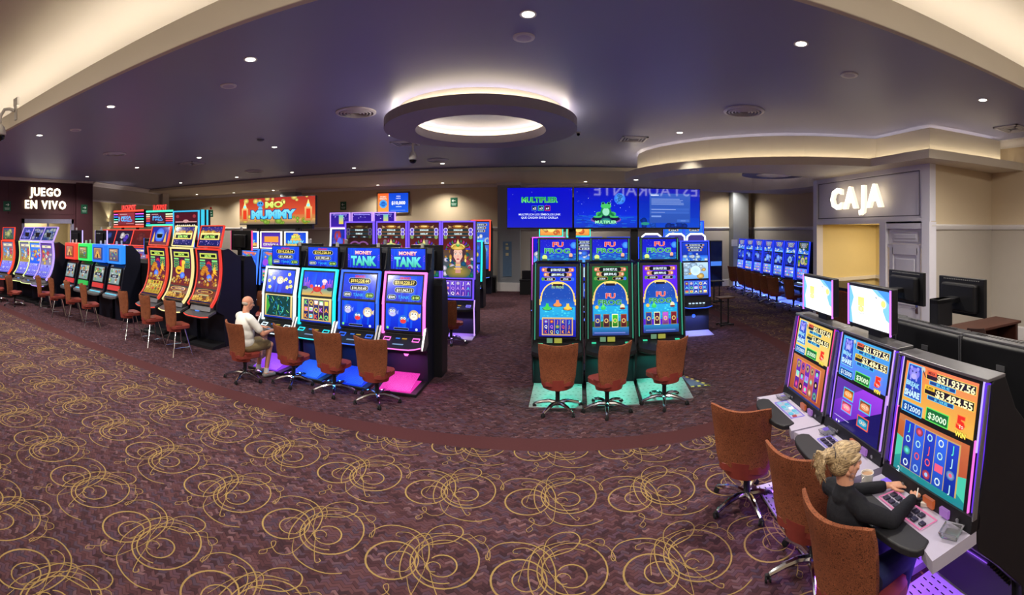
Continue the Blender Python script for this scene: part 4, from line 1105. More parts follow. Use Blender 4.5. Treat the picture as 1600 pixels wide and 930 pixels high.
def art_tank_logo():
    a = Art(1.6); deep(a, 0, 1, 3)
    a.text('MONEY', .5, .78, .17, (255, 170, 190), out=(190, 40, 70), ow=.05, bold=.03, c2=(255, 240, 240))
    a.text('TANK', .5, .37, .44, (60, 190, 150), out=(10, 60, 160), ow=.06, bold=.06, c2=(110, 230, 240), maxw=.8, wsc=1.1)
    for s in (-1, 1):
        for k in range(3): a.poly([(.5 + s * .43, .42 + k * .07), (.5 + s * .49, .4 + k * .13), (.5 + s * .485, .44 + k * .13)], (150, 80, 230))
    return a
def art_tank_pots(t1, t2, l='$500', r_='$100'):
    a = Art(1.45); deep(a, 0, 1, 5); pots(a, .03, .97, t1, t2, l, r_); return a
def art_tank_fish(k):
    a = Art(1.45); deep(a, 0, 1, 9 + k)
    if k == 0:
        fish(a, .5, .55, .13, (240, 220, 190))
        r = random.Random(2)
        for x, y in ((.12, .8), (.1, .5), (.15, .22), (.82, .82), (.88, .5), (.8, .25), (.28, .62), (.73, .6), (.93, .3)):
            for q in range(5): a.ell(x + .035 * math.cos(q * 1.257), y + .05 * math.sin(q * 1.257), .028, 0, (240, 230, 140), 7)
            a.ell(x, y, .02, 0, (250, 180, 60), 7)
    elif k == 1:
        a.rect(0, 0, 1, .3, (220, 170, 70), (90, 150, 140)); r = random.Random(7)
        for s in (-1, 1):
            for q in range(5): x = .5 + s * (.3 + .04 * q); a.rect(x, .3, x + .018, .5 + .4 * r.random(), (120, 60, 170), (230, 110, 190))
            a.ell(.5 + s * .42, .3, .1, .08, (20, 60, 70))
        a.ell(.5, .28, .15, .13, (226, 60, 50), 16, (180, 30, 40))
        for s in (-1, 1): a.ell(.5 + s * .2, .38, .06, .08, (230, 70, 60)); a.ell(.5 + s * .05, .42, .03, 0, (255, 255, 255)); a.poly([(.5 + s * .1, .15), (.5 + s * .22, .04), (.5 + s * .13, .2)], (200, 40, 40))
        a.ell(.72, .62, .08, .09, (250, 220, 220)).ell(.72, .52, .05, .06, (240, 180, 200))
    else:
        fish(a, .19, .68, .13, (120, 140, 235), (190, 190, 250)); fish(a, .5, .42, .12, (50, 130, 240), (230, 60, 60)); fish(a, .8, .6, .14, (240, 210, 160))
        a.rect(0, 0, 1, .12, (8, 30, 170)); a.pill(.45, .07, .42, .07, (14, 14, 24), (150, 180, 240), .006)
        a.ell(.06, .09, .035, 0, (120, 220, 120)).ell(.88, .07, .035, 0, (200, 220, 240))
    return a
def art_tank_reels(k):
    a = Art(1.45); a.rect(0, 0, 1, 1, (210, 170, 90), (240, 220, 150))
    if k == 0:
        a.rect(.06, .08, .94, .96, (8, 60, 60)); r = random.Random(1)
        for _ in range(44):
            x = .1 + .8 * r.random(); y = .12 + .78 * r.random(); dx = .22 * (r.random() - .5); dy = .5 * (r.random() - .5)
            x2 = min(.93, max(.07, x + dx)); y2 = min(.94, max(.09, y + dy)); a.poly([(x, y), (x + .012, y + .012), (x2 + .012, y2 + .012), (x2, y2)], r.choice([(90, 230, 170), (70, 200, 240), (140, 240, 120), (40, 150, 220)]))
        a.poly([(.06, .96), (.2, .5), (.06, .1)], (60, 160, 60))
    else: reels(a, .07, .1, .93, .94, 5, 3, (40, 40, 100), ['A', 'Q', 'J', 'K', '#', '#'], 11, (220, 190, 120), cols=[(30, 30, 80), (50, 30, 60)])
    a.rect(0, 0, 1, .07, (16, 50, 160)); return a
def art_goddess(t2, dim=False):
    a = Art(.57); k = .45 if dim else 1
    q = lambda c: tuple(int(v * k) for v in c)
    a.rect(0, .5, 1, 1, q((90, 30, 24)), q((60, 14, 24)), 4); a.rect(0, 0, 1, .5, q((30, 90, 110)), q((90, 60, 40)), 4)
    blobs(a, 60, 4, .02, .03, .98, .5, [q(c) for c in ((20, 90, 130), (200, 140, 40), (30, 120, 90), (40, 60, 150), (230, 220, 240), (180, 60, 90))], .07)
    a.ell(.5, .93, .2, .03, q((220, 160, 50)), 20, q((120, 70, 20))); a.text('XTREME', .5, .935, .022, q((255, 230, 150)), bold=.03)
    for s in (-1, 1): a.poly([(.5 + s * .2, .92), (.5 + s * .34, .95), (.5 + s * .3, .92), (.5 + s * .36, .9)], q((200, 170, 110)))
    for i, (t, y) in enumerate((('350044.85', .865), (t2, .795))):
        a.rect(.1, y - .028, .9, y + .028, q((150, 110, 60))); a.rect(.14, y - .022, .86, y + .022, (10, 40, 50)); a.text(t, .5, y, .03, (225, 250, 255), bold=.03)
        for s in (-1, 1): a.ell(.5 + s * .42, y, .075, 0, q((200, 190, 230)), 14); a.ell(.5 + s * .42, y, .05, 0, q((90, 70, 190)), 12)
    for s in (-1, 1): a.rect(.5 + s * .2 - .14, .715, .5 + s * .2 + .14, .75, (10, 40, 50)); a.text('1000', .5 + s * .2, .732, .02, (200, 230, 240)); a.ell(.5 + s * .42, .733, .06, 0, q((120, 150, 90)), 12)
    if dim:
        for s in (-1, 1): a.ring(.5 + s * .16, .55, .22, .1, .3, (120, 70, 130), 20, 160)
        return a
    # generic queen with golden headdress
    for i in range(13):
        q_ = PI * (.02 + .96 * i / 12); x = .5 + .4 * math.cos(q_); y = .5 + .17 * math.sin(q_)
        a.poly([(.5 + .1 * math.cos(q_ - .2), .52), (x + .03, y - .01), (x, y + .03), (x - .03, y - .01), (.5 + .1 * math.cos(q_ + .2), .52)], [(60, 50, 170), (160, 40, 120), (40, 110, 80)][i % 3])
    a.ell(.5, .46, .27, .2, (50, 34, 60), 24, (90, 50, 60)); a.ell(.5, .1, .42, .12, (170, 140, 60), 22, (80, 90, 60)); a.poly([(.41, .08), (.59, .08), (.575, .34), (.425, .34)], (196, 142, 124))
    a.poly([(.5 + .17 * math.cos(q_) * (1 if math.sin(q_) > 0 else .6 + .4 * (1 + math.sin(q_))), .42 + (.12 if math.sin(q_) > 0 else .145) * math.sin(q_)) for q_ in [2 * PI * k / 30 for k in range(30)]], (228, 178, 160))
    a.ell(.5, .45, .11, .06, (238, 194, 176), 18, (228, 178, 160))
    for s in (-1, 1): a.ell(.5 + s * .1, .375, .045, .022, (232, 160, 150), 14, (228, 176, 158)); a.ell(.5 + s * .2, .44, .06, .1, (70, 46, 54), 14)
    a.ell(.5, .56, .25, .062, (214, 176, 70), 22, (150, 112, 30)); a.ell(.5, .535, .2, .03, (236, 206, 110), 20, (190, 150, 60)); a.ell(.5, .6, .07, .042, (120, 200, 110), 16, (50, 120, 60)); a.ring(.5, .55, .22, .065, .12, (250, 232, 150), 0, 180)
    a.poly([(.45, .62), (.5, .7), (.55, .62)], (226, 206, 120))
    for s in (-1, 1):
        a.ring(.5 + s * .082, .452, .06, .016, .3, (70, 44, 42), 20, 160, 10)
        a.ell(.5 + s * .08, .428, .04, .012, (90, 56, 60), 14); a.ell(.5 + s * .08, .426, .034, .009, (240, 236, 232), 14); a.ell(.5 + s * .08, .427, .015, .009, (60, 96, 120), 10)
        a.ell(.5 + s * .25, .37, .045, .05, (222, 180, 80), 14, (150, 104, 36)); a.ell(.5 + s * .25, .31, .03, .03, (240, 212, 120), 10)
    a.poly([(.488, .42), (.512, .42), (.525, .37), (.475, .37)], (216, 160, 144)); a.ell(.5, .335, .05, .013, (186, 60, 80), 16); a.rect(.455, .334, .545, .3365, (120, 30, 50))
    a.rect(.42, .22, .58, .235, (240, 200, 90)).rect(.4, .19, .6, .2, (90, 180, 220)).rect(.36, .15, .64, .165, (240, 200, 90))
    return a
def art_letters(seed=3, bgc=(70, 40, 150)):
    a = Art(1.5); a.rect(0, 0, 1, 1, (30, 60, 170), (60, 30, 120)); reels(a, .02, .1, .98, .97, 5, 3, bgc, ['Q', 'A', 'K', 'J', '*', 'A', 'J'], seed, (150, 120, 220), pal=[(90, 180, 240), (240, 160, 230), (230, 120, 110), (190, 140, 250), (240, 230, 250)]); return a
def art_dragon_top(k):
    a = Art(1.25)
    if k == 0:
        a.rect(0, 0, 1, 1, (60, 30, 120), (20, 30, 150)); a.ell(.5, .52, .26, .42, (110, 170, 250), 24, (50, 90, 220)); a.rect(0, 0, 1, .16, (130, 60, 50), (90, 40, 80))
        for s in (-1, 1): a.poly([(.5 + s * .28, .12), (.5 + s * .42, .12), (.5 + s * .38, .5), (.5 + s * .35, .75), (.5 + s * .31, .5)], (230, 180, 80))
        a.text('WIN', .5, .6, .13, (180, 230, 255)); a.text('FEVER', .5, .4, .11, (170, 210, 250)); return a
    a.rect(0, 0, 1, .35, (20, 24, 90), (30, 30, 110)).rect(0, .35, 1, 1, (120, 70, 40), (24, 34, 130)); stars(a, 30, k, 0, 0, 1, .25, (200, 170, 240), .012); stars(a, 40, k + 4, 0, .6, 1, .98, (250, 200, 120), .01)
    blobs(a, 24, k, .08, .6, .92, .72, [(250, 200, 90), (230, 150, 60)], .07)
    a.rect(.04, .3, .96, .66, (250, 214, 110), (255, 236, 150)).rect(.1, .36, .9, .56, (14, 20, 14)); a.text('$38.70K', .5, .46, .14, (190, 250, 120), bold=.03); return a
def art_dragon(k, reel):
    a = Art(.5); a.rect(0, .0, 1, .35, (120, 70, 30), (110, 40, 40), 5).rect(0, .35, 1, 1, (110, 40, 50), (30, 20, 60), 6)
    a.rect(.08, .86, .92, .96, (200, 210, 90)).rect(.14, .885, .86, .935, (14, 30, 14)); a.text('$38.70K', .5, .91, .035, (200, 255, 120), bold=.03)
    r = random.Random(k)
    for i in range(4):
        for s in (-1, 1):
            a.rect(.5 + s * .3 - .13, .8 - .05 * i, .5 + s * .3 + .13, .835 - .05 * i, (130, 220, 120)); a.rect(.5 + s * .3 - .11, .806 - .05 * i, .5 + s * .3 + .11, .829 - .05 * i, r.choice([(30, 110, 130), (20, 60, 60)]))
    col = (250, 200, 60)
    a.ell(.52, .74, .12, .07, (200, 40, 60), 14)
    if k == 1:
        a.ell(.35, .6, .2, .08, (200, 190, 50), 20, (240, 170, 40)); a.ell(.35, .6, .1, .04, (90, 40, 50)); a.rect(.5, .56, .64, .74, (230, 190, 60)); a.ell(.6, .76, .1, .04, (230, 200, 70))
    else:
        a.ell(.5, .68, .16, .08, (70, 40, 120), 16)
        for i in range(16):
            t = i / 15; a.ell(.2 + .62 * t, .58 + .1 * math.sin(t * 7), .11 - .04 * t, 0, (220 + int(30 * t), 160, 50), 10, (170, 90, 30))
        for i in range(5): a.poly([(.72, .66), (.85 + .03 * i, .78 - .06 * i), (.74, .6)], (245, 190, 60))
    a.ell(.56 if k else .45, .5, .13, .065, (120, 170, 250), 20, (60, 90, 220))
    blobs(a, 34, k + 3, .05, .36, .95, .48, [(250, 180, 60), (200, 110, 40), (240, 210, 120)], .05)
    if reel: reels(a, .05, .06, .95, .34, 5, 4, (150, 120, 40), ['#', '*', 'A', '9'], 5, (230, 200, 80), pal=[(230, 70, 50), (250, 230, 120), (120, 60, 40), (90, 150, 60)])
    else:
        blobs(a, 30, 9, .05, .02, .95, .13, [(250, 200, 90), (220, 150, 60)], .07); a.rect(.12, .2, .88, .27, (90, 20, 30)); a.ring(.5, .235, .4, .045, .1, (240, 180, 80)); a.text('CANTON', .5, .235, .03, (240, 190, 90)); a.rect(.25, .15, .75, .175, (180, 170, 110))
    a.rect(0, 0, 1, .03, (12, 20, 70)); return a
def art_neon(k):
    a = Art(.55); b = [((170, 140, 60), (110, 110, 150)), ((30, 90, 230), (70, 130, 240)), ((140, 130, 160), (90, 60, 150))][k % 3]
    a.rect(0, 0, 1, .4, (80, 80, 190), (120, 110, 200), 4).rect(0, .4, 1, 1, b[0], b[1], 5)
    a.rect(.1, .88, .9, .95, (230, 220, 180)); a.text('MINT', .5, .915, .04, (80, 60, 160)); blobs(a, 26, k, .1, .45, .9, .8, [(240, 200, 90), (230, 90, 110), (120, 180, 250), (250, 240, 230)], .09)
    reels(a, .06, .05, .94, .4, 5, 4, (90, 90, 200), ['*', '#', '7'], k, (190, 180, 240), pal=[(230, 230, 250), (150, 170, 250), (110, 100, 200)]); return a
def art_small_top(c, k):
    a = Art(.8); a.rect(0, 0, 1, 1, (150, 90, 50), (200, 150, 110)); a.rect(.05, .05, .95, .95, tuple(int(q * .5) for q in c), (170, 120, 80))
    if k % 2 == 0:
        for i in range(5): a.rect(.1 + .07 * i, .12 + .14 * i, .9 - .07 * i, .24 + .14 * i, (236, 190, 90), (190, 130, 50))
        a.rect(.42, .12, .58, .45, (80, 40, 30))
    else:
        blobs(a, 16, k, .15, .15, .85, .75, [(120, 170, 160), (200, 190, 130), (90, 110, 190)], .12); a.text('FORTUNA', .5, .85, .1, (240, 230, 200), maxw=.8)
    return a
def art_small_low(k):
    a = Art(1.05); a.rect(0, 0, 1, 1, (120, 140, 140), (150, 170, 170)); blobs(a, 26, k, .05, .1, .95, .9, [(230, 220, 150), (130, 190, 120), (90, 130, 200), (240, 240, 230), (200, 130, 90)], .09)
    a.rect(.15, .4, .85, .6, (30, 34, 50)); a.text('8 8 8', .5, .5, .12, (220, 230, 240)); return a
def art_mummy(wide=True):
    a = Art(2.66 if wide else 1.3); a.rect(0, .3, 1, 1, (214, 90, 50), (170, 40, 30)); a.rect(0, 0, 1, .2, (110, 100, 90), (210, 160, 90)); a.rect(0, .2, 1, .35, (190, 130, 70), (200, 110, 60))
    if not wide: a.rect(0, .3, 1, 1, (30, 90, 220), (20, 70, 210)); a.poly([(.05, .1), (.95, .1), (.6, .95), (.4, .95)], (226, 190, 90))
    if wide:
        blobs(a, 26, 5, .02, .06, .98, .3, [(220, 200, 60), (150, 190, 70), (240, 220, 100)], .035); blobs(a, 10, 9, .05, .85, .95, 1, [(250, 220, 110)], .03)
        for s in (-1, 1):
            a.rect(.5 + s * .42 - .045, .12, .5 + s * .42 + .045, .62, (190, 120, 70), (230, 180, 110)); a.rect(.5 + s * .42 - .025, .2, .5 + s * .42 + .025, .55, (220, 60, 30))
            a.poly([(.5 + s * .42 - .03, .62), (.5 + s * .42, .9), (.5 + s * .42 + .03, .62)], (255, 220, 130)); a.ell(.5 + s * .42, .68, .02, .06, (150, 240, 230))
        a.ell(.3, .77, .045, .11, (80, 170, 230), 16, (50, 130, 200)); a.ell(.3, .6, .03, .07, (90, 180, 230)); a.ell(.285, .8, .01, .03, (20, 40, 80)); a.ell(.315, .8, .01, .03, (20, 40, 80))
    a.text("MO'", .5 if wide else .5, .74, .22 if wide else .17, (190, 220, 90), out=(120, 70, 20), ow=.05, bold=.05, wsc=1.3, c2=(240, 240, 130))
    a.text('MUMMY', .47 if wide else .5, .38, .3 if wide else .2, (70, 190, 240), out=(20, 60, 130), ow=.06, bold=.06, maxw=.7 if wide else .86, c2=(130, 220, 250))
    return a
def art_mummy_main():
    a = Art(1.2); a.rect(0, 0, 1, 1, (30, 60, 210), (60, 120, 230)); a.ell(.5, .45, .18, .35, (120, 210, 100), 16, (60, 150, 90)); a.ell(.2, .3, .16, .22, (150, 70, 220)); a.ell(.82, .25, .14, .2, (60, 130, 240)); blobs(a, 20, 3, .1, .6, .9, .95, [(240, 190, 160), (230, 120, 110)], .05)
    a.rect(.2, .8, .8, .92, (220, 110, 100)); return a
def art_purple(k):
    a = Art(.7); a.rect(0, 0, 1, 1, (60, 30, 160), (40, 24, 130)); stars(a, 14, k, 0, .6, 1, 1, (180, 170, 250), .03)
    if k % 2: a.rect(.45, .2, .7, .9, (230, 200, 60), (90, 190, 180))
    a.rect(.1, .9, .9, .95, (150, 140, 240)); return a
def art_hall(k, c=(20, 50, 210)):
    """generic blue game: counters, picture, reels"""
    r = random.Random(k); a = Art(.95); a.rect(0, 0, 1, 1, tuple(int(q * .7) for q in c), c)
    for i in range(3):
        y = .86 - .14 * i; wd = .62 - .1 * i; a.pill(.5, y, wd + .14, .1, (190, 140, 90)); a.pill(.5, y, wd, .11, (12, 14, 40), (200, 220, 255), .008); a.text(['$158.927.32', '$89.999.42', '$125.00'][i], .5, y, .06, (230, 245, 255), maxw=wd * .85, bold=.02)
    a.rect(0, 0, 1, .3, (90, 170, 250), (30, 90, 220)); blobs(a, 14, k, .05, .05, .95, .4, [(200, 230, 255), (60, 120, 250), (230, 240, 255)], .1); return a
def art_pic(k, pal, bg0, bg1):
    a = Art(1.2); a.rect(0, 0, 1, 1, bg0, bg1); blobs(a, 22, k, .1, .12, .9, .85, pal, .12); r = random.Random(k); a.ell(.5, .5, .2, .3, r.choice(pal), 16, r.choice(pal)); return a
def art_reel5(k, bg=(20, 50, 190)):
    a = Art(1.2); a.rect(0, 0, 1, 1, (16, 30, 130), (20, 50, 180)); reels(a, .05, .12, .95, .93, 5, 3, bg, ['*', 'A', 'K', '#', 'Q'], k, (150, 200, 255)); return a

SIDE = mat('cabinet_side_grey', (38, 38, 44), .4, .2)
# ---------------------------------------------------------------- builders of each kind
def frog_machine(x, y, rz, bg, mode, label):
    t = thing('slot_machine', label, 'slot machine', (x, y, 0), rz, 'frog-themed slot machines')
    body(t, [(.22, .0), (.22, .62), (.05, .72), (.06, .86), (.2, 2.0), (.34, 2.06), (.95, 2.06), (.95, 0)], .80, BLACKM)
    for s in (-1, 1):
        MB().prism([(.18, .1), (.0, .66), (.02, .88), (.17, 2.03), (.26, 2.03), (.3, .1)], 'x', s * .395, s * .415).build('side_panel', SIDE, t)
    panel(t, [(.03, .9), (.145, 2.0)], .585, art_frog(bg, mode), None, (40, 150, 120), .012, .9, .045, .05, ledout=.02, top=False)
    MB().box(-.1, .1, .3, .4, 2.05, 2.12).build('topper_neck', BLACK, t)
    tp = MB().box(-.335, .335, .2, .27, 2.07, 2.47, 0, .012).build('topper_display', BLACK, t)
    art_frog_top().mesh(lambda u, v, l: (-.29 + .58 * u, .197 - l * .00025, 2.10 + .34 * v)).build('topper_screen', SCREEN, tp, fixn=False)
    m = MB()
    for s in (-1, 1): m.box(s * .31, s * .318, .194, .2, 2.09, 2.45)
    m.build('led_strip', led((40, 170, 130), 1.0), tp)
    dk = deck(t, -.26, .1, .70, .8, .78, None, False, BLACK, False, .06)
    MB().tube([(-.38, .02, .71), (-.37, -.16, .66), (-.2, -.27, .64), (0, -.3, .64), (.2, -.27, .64), (.37, -.16, .66), (.38, .02, .71)], .035, 8).build('armrest', RUBBER, dk, True)
    MB().box(-.05, .07, .0, .03, .80, .87).build('bill_slot', led((170, 170, 60), .8), dk)
    MB().box(-.17, -.08, .0, .03, .80, .87).build('card_reader', led((120, 170, 130), .6), dk)
    m = MB()
    for s in (-1, 1):
        x0 = s * .27; m.box(x0 - .035, x0 + .035, -.02, .02, .775, .79)
    m.build('button', led((40, 200, 150), 1.2), dk)
    MB().box(-.12, .12, -.13, -.04, .735, .75, 0).build('touch_pad', mat('touch_pad', (60, 70, 74), .2), dk)
    footplate(t, -.62, .2, .015, .09, .78, (20, 200, 140), 1, True, 7)
    return t
FX = [.03, .885, 1.735]
frog_machine(FX[0], 7.32, -3, (20, 60, 230), 'reels', 'frog slot machine with blue background and letter reels, left of its row of three')
frog_machine(FX[1], 7.36, -3, (20, 110, 50), 'cards', 'middle frog slot machine with a green picture border')
frog_machine(FX[2], 7.43, -3, (96, 30, 235), 'cards', 'frog slot machine with a violet picture border, right of its row of three')

def tank_machine(x, y, rz, col, arts, logo, label, foot):
    t = thing('slot_machine', label, 'slot machine', (x, y, 0), rz, 'blue fish-themed slot machines')
    body(t, [(.25, 0), (.2, .55), (.02, .68), (.08, .86), (.1, 1.4), (.22, 1.86), (.4, 1.9), (.52, 2.28), (.60, 2.28), (.62, 1.9), (.62, 0)], .76, NAVY)
    for s in (-1, 1):
        MB().prism([(-.18, .66), (.02, .98), (.1, .98), (.16, .7), (.0, .62)], 'x', s * .37, s * .405).build('side_bracket', SILVER, t)
    # upper and lower pictures share one lit frame that bends in the middle
    g0 = [(.04, .92), (.06, 1.36)]; g1 = [(.06, 1.40), (.17, 1.82)]
    panel(t, g0, .62, arts[1], None, col, .035, 1.7, .03, .04, top=False, name='lower_screen')
    panel(t, g1, .62, arts[0], None, col, .035, 1.7, .03, .04, name='upper_screen')
    tp = MB().box(-.33, .33, .3, .36, 1.9, 2.29, 0, .01).build('topper_display', BLACK, t)
    logo.mesh(lambda u, v, l: (-.31 + .62 * u, .297 - l * .00025, 1.92 + .35 * v)).build('topper_screen', SCREEN, tp, fixn=False)
    deck(t, -.24, .1, .70, .86, .74, col)
    MB().lathe([(.05, 0), (.05, .004), (.03, .004)], 6, (0, .205, .5), 0, 'y').build('logo_badge', led(col if foot != (150, 60, 255) else (240, 200, 255), 1.8), t)
    MB().box(-.37, .37, -.42, .25, 0, .05, 0, .01).build('plinth', BLACK, t)
    rp = MB()
    for i in range(20): rp.prism([(-.38, .055), (-.38, .07), (.18, .19), (.18, .17)], 'x', -.26 + .026 * i, -.242 + .026 * i)
    rp.box(-.27, .27, -.39, .2, .04, .06); rp.build('lit_foot_plate', led(foot, .75), t)
    area_light(t, (0, .06, .5), (.6, .08), tuple(v / 255 for v in foot), 5)
    # candle lamp on the roof
    MB().lathe([(.03, 0), (.03, .07), (.02, .08)], 12, (.2, .5, 2.28)).build('signal_lamp', WHITEP, t)
    return t
TL = art_tank_logo()
tank_machine(-4.98, 7.22, 0, (210, 240, 250), (art_tank_fish(0), art_tank_reels(0)), art_tank_pots('$310,228.34', '$11,923.60'), 'fish-themed slot machine at which the man in white plays, white lit frame', (150, 60, 255))
tank_machine(-4.15, 7.22, 0, (20, 215, 235), (art_tank_fish(1), art_tank_reels(1)), art_tank_pots('$310,228.34', '$11,922.60'), 'fish-themed slot machine with a cyan lit frame and a red crab picture', (20, 90, 255))
tank_machine(-3.32, 7.22, 0, (30, 90, 240), (art_tank_pots('$310,228.44', '$10,353.60'), art_tank_fish(2)), TL, 'fish-themed slot machine with a blue lit frame and TANK title', (10, 60, 255))
tank_machine(-2.49, 7.22, 0, (255, 110, 215), (art_tank_pots('$310,228.57', '$11,062.11'), art_tank_fish(3)), TL, 'fish-themed slot machine with a pink lit frame, at the right end of its bank', (255, 50, 190))

def goddess_machine(x, y, t2, label, dim=False, low=3):
    t = thing('slot_machine', label, 'slot machine', (x, y, 0), 0, 'tall violet-framed slot machines')
    body(t, [(.2, 0), (.2, .6), (.02, .72), (.06, .92), (.1, 1.36), (.1, 2.82), (.3, 2.82), (.32, 1.5), (.8, 1.5), (.8, 0)], .84, NAVY)
    V = (104, 70, 250)
    panel(t, [(.06, 1.44), (.06, 2.77)], .74, art_goddess(t2, dim), None, V, .035, 1.5, .012, .05, top=True)
    panel(t, [(.0, .96), (.05, 1.37)], .66, art_letters(low), None, V, .03, 1.3, .03, .05, name='lower_screen', bot=True)
    deck(t, -.2, .06, .7, .8, .8, None, True, BLACK, padc=(120, 110, 240))
    m = MB()
    for s in (-1, 1): m.tube([(s * .41, .03, .9), (s * .41, -.06, .72), (s * .41, .0, .05)], .014, 6)
    m.build('led_strip', led((190, 150, 255), 1.7), t)
    footplate(t, -.32, .2, .02, .05, .82, (130, 70, 255), 1, False, 4, mat('pale_plate', (150, 140, 170), .5))
    return t
goddess_machine(-4.97, 10.92, '12468.21', 'tall violet-framed slot machine with a darkened picture, left of its row', True)
goddess_machine(-4.08, 10.92, '13951.55', 'tall violet-framed slot machine, second from the left in its row', low=5)
goddess_machine(-3.21, 10.92, '10058.47', 'tall violet-framed slot machine, third from the left in its row', low=6)
goddess_machine(-2.35, 10.92, '12455.33', 'tall violet-framed slot machine whose whole golden queen portrait shows')

CURVE = [(-.12, .98), (-.02, 1.08), (.07, 1.25), (.13, 1.45), (.16, 1.68), (.15, 1.9), (.12, 2.12)]
def curved_machine(x, y, rz, col, art, top, label, group, w_=.62, tilt=.12, lw=.03, ls=1.05, tcol=None, sc=1.0):
    t = thing('slot_machine', label, 'slot machine', (x, y, 0), rz, group)
    body(t, [(.3, 0), (.25, .7), (.0, .82), (.02, 1.0), (.12, 1.2), (.2, 1.5), (.22, 1.7), (.2, 2.15), (.4, 2.18), (.85, 1.95), (.85, 0)], .76, NAVY)
    panel(t, CURVE, w_, art, None, col, lw, ls, .025, .05, bot=False)
    tp = thing('x', None, None); bpy.data.objects.remove(tp)
    a = [(.16, 2.24), (.16 + tilt, 2.66)]
    panel(t, a, w_ + .02, top, None, tcol or col, .015, 1.2, .02, .04, name='topper_screen', bot=True)
    MB().box(-.1, .1, .2, .4, 2.1, 2.5, 0, .02).build('topper_neck', BLACK, t)
    deck(t, -.32, .0, .74, .84, .74, col, False, GREY)
    dk = MB().box(-.14, -.04, -.14, -.1, .8, .82).build('card_reader', led((60, 130, 240), 1.2), t)
    MB().prism([(.0, .84), (.04, 1.0), (-.08, .96), (-.14, .82)], 'x', -.3, .3).build('console_hood', GREY, t)
    MB().prism([(-.1, .0), (-.1, .06), (.3, .1), (.3, 0)], 'x', -.37, .37).build('plinth', BLACK, t)
    MB().lathe([(.03, 0), (.03, .09), (.022, .1)], 12, (.0, .33, 2.5)).build('signal_lamp', mat('frosted_lamp', (190, 190, 196), .3), t)
    return t
G = 'curved red and gold slot machines'
curved_machine(-8.83, 7.42, 0, (226, 66, 44), art_dragon(0, True), art_dragon_top(0), 'curved red-lit slot machine with a blue oval on its topper, left of three', G)
curved_machine(-7.95, 7.42, 0, (250, 226, 150), art_dragon(1, False), art_dragon_top(1), 'curved slot machine with a pale gold lit frame, middle of three', G)
curved_machine(-7.08, 7.42, 0, (230, 56, 40), art_dragon(2, False), art_dragon_top(2), 'curved red-lit slot machine beside the black cabinet backs, right of three', G)
G = 'curved neon slot machines by the maroon wall'
curved_machine(-15.75, 6.95, 14, (224, 240, 150), art_neon(0), art_pic(3, [(120, 120, 220), (80, 90, 180)], (40, 50, 150), (60, 70, 170)), 'curved neon slot machine with a yellow-green frame, left of its three', G, .62, .2, .032, 1.3, (190, 160, 255))
curved_machine(-14.87, 6.95, 12, (226, 245, 160), art_neon(1), art_pic(4, [(160, 160, 190), (90, 100, 170)], (40, 50, 130), (50, 60, 150)), 'curved neon slot machine with a bright blue picture, middle of its three', G, .62, .2, .032, 1.3, (190, 160, 255))
curved_machine(-14.0, 6.95, 10, (180, 150, 255), art_neon(2), art_pic(5, [(170, 180, 180), (100, 120, 160)], (40, 60, 120), (50, 60, 140)), 'curved neon slot machine with a lilac and yellow frame, right of its three', G, .62, .2, .032, 1.3, (190, 160, 255))
curved_machine(-16.62, 6.6, 20, (255, 60, 36), art_neon(0), art_pic(6, [(200, 190, 120), (90, 120, 90)], (60, 90, 70), (80, 70, 120)), 'bright red-lit curved slot machine cut by the left edge of the view', 'red-lit slot machine', .6, .04, .04, 1.5)

def small_machine(x, y, col, k, label):
    t = thing('slot_machine', label, 'slot machine', (x, y, 0), 0, 'compact slot machines with coloured light boxes')
    body(t, [(.3, 0), (.3, .66), (-.02, .74), (.0, .86), (.12, 1.5), (.18, 1.6), (.18, 2.16), (.4, 2.16), (.7, 1.9), (.7, 0)], .70, NAVY)
    bx = MB().box(-.33, .33, .02, .3, 1.64, 2.17, 0, .02).build('light_box', led(col, 1.25), t)
    MB().box(-.24, .24, .005, .03, 1.71, 2.08).build('inner_frame', led(tuple(int(q * .55) for q in col), 1), bx)
    art_small_top(col, k).mesh(lambda u, v, l: (-.19 + .38 * u, .003 - l * .0003, 1.74 + .31 * v)).build('glass_picture', SCREEN, bx, fixn=False)
    panel(t, [(.0, 1.08), (.09, 1.5)], .5, art_small_low(k), None, None, bez=.04)
    c2 = (40, 200, 80) if col[1] > 200 and col[0] < 100 else (230, 50, 50)
    MB().prism([(-.03, .9), (-.01, 1.03), (.04, 1.03), (.04, .9)], 'x', -.27, .27).build('belly_glass', led(c2, .8), t)
    deck(t, -.22, .02, .74, .84, .66, (120, 150, 200), False, GREY, False)
    m = MB()
    for i in range(6): m.box(-.25 + .09 * i, -.19 + .09 * i, -.12, -.07, .79, .81)
    m.build('button', led((110, 210, 240), 1.1), t)
    MB().lathe([(.03, 0), (.03, .1), (.022, .11)], 12, (-.12, .2, 2.16)).build('signal_lamp', MATS['frosted_lamp'], t)
    MB().lathe([(.025, 0), (.025, .12), (.02, .13)], 12, (.12, .2, 2.16)).build('signal_lamp', MATS['frosted_lamp'], t)
    return t
small_machine(-13.1, 7.45, (255, 60, 40), 0, 'compact slot machine with a red light box, leftmost of its four')
small_machine(-12.25, 7.45, (40, 220, 90), 1, 'compact slot machine with a green light box')
small_machine(-11.42, 7.45, (30, 110, 245), 2, 'compact blue-boxed slot machine standing beside the green one')
small_machine(-10.6, 7.45, (30, 130, 255), 3, 'compact blue-boxed slot machine at the right end of its four')

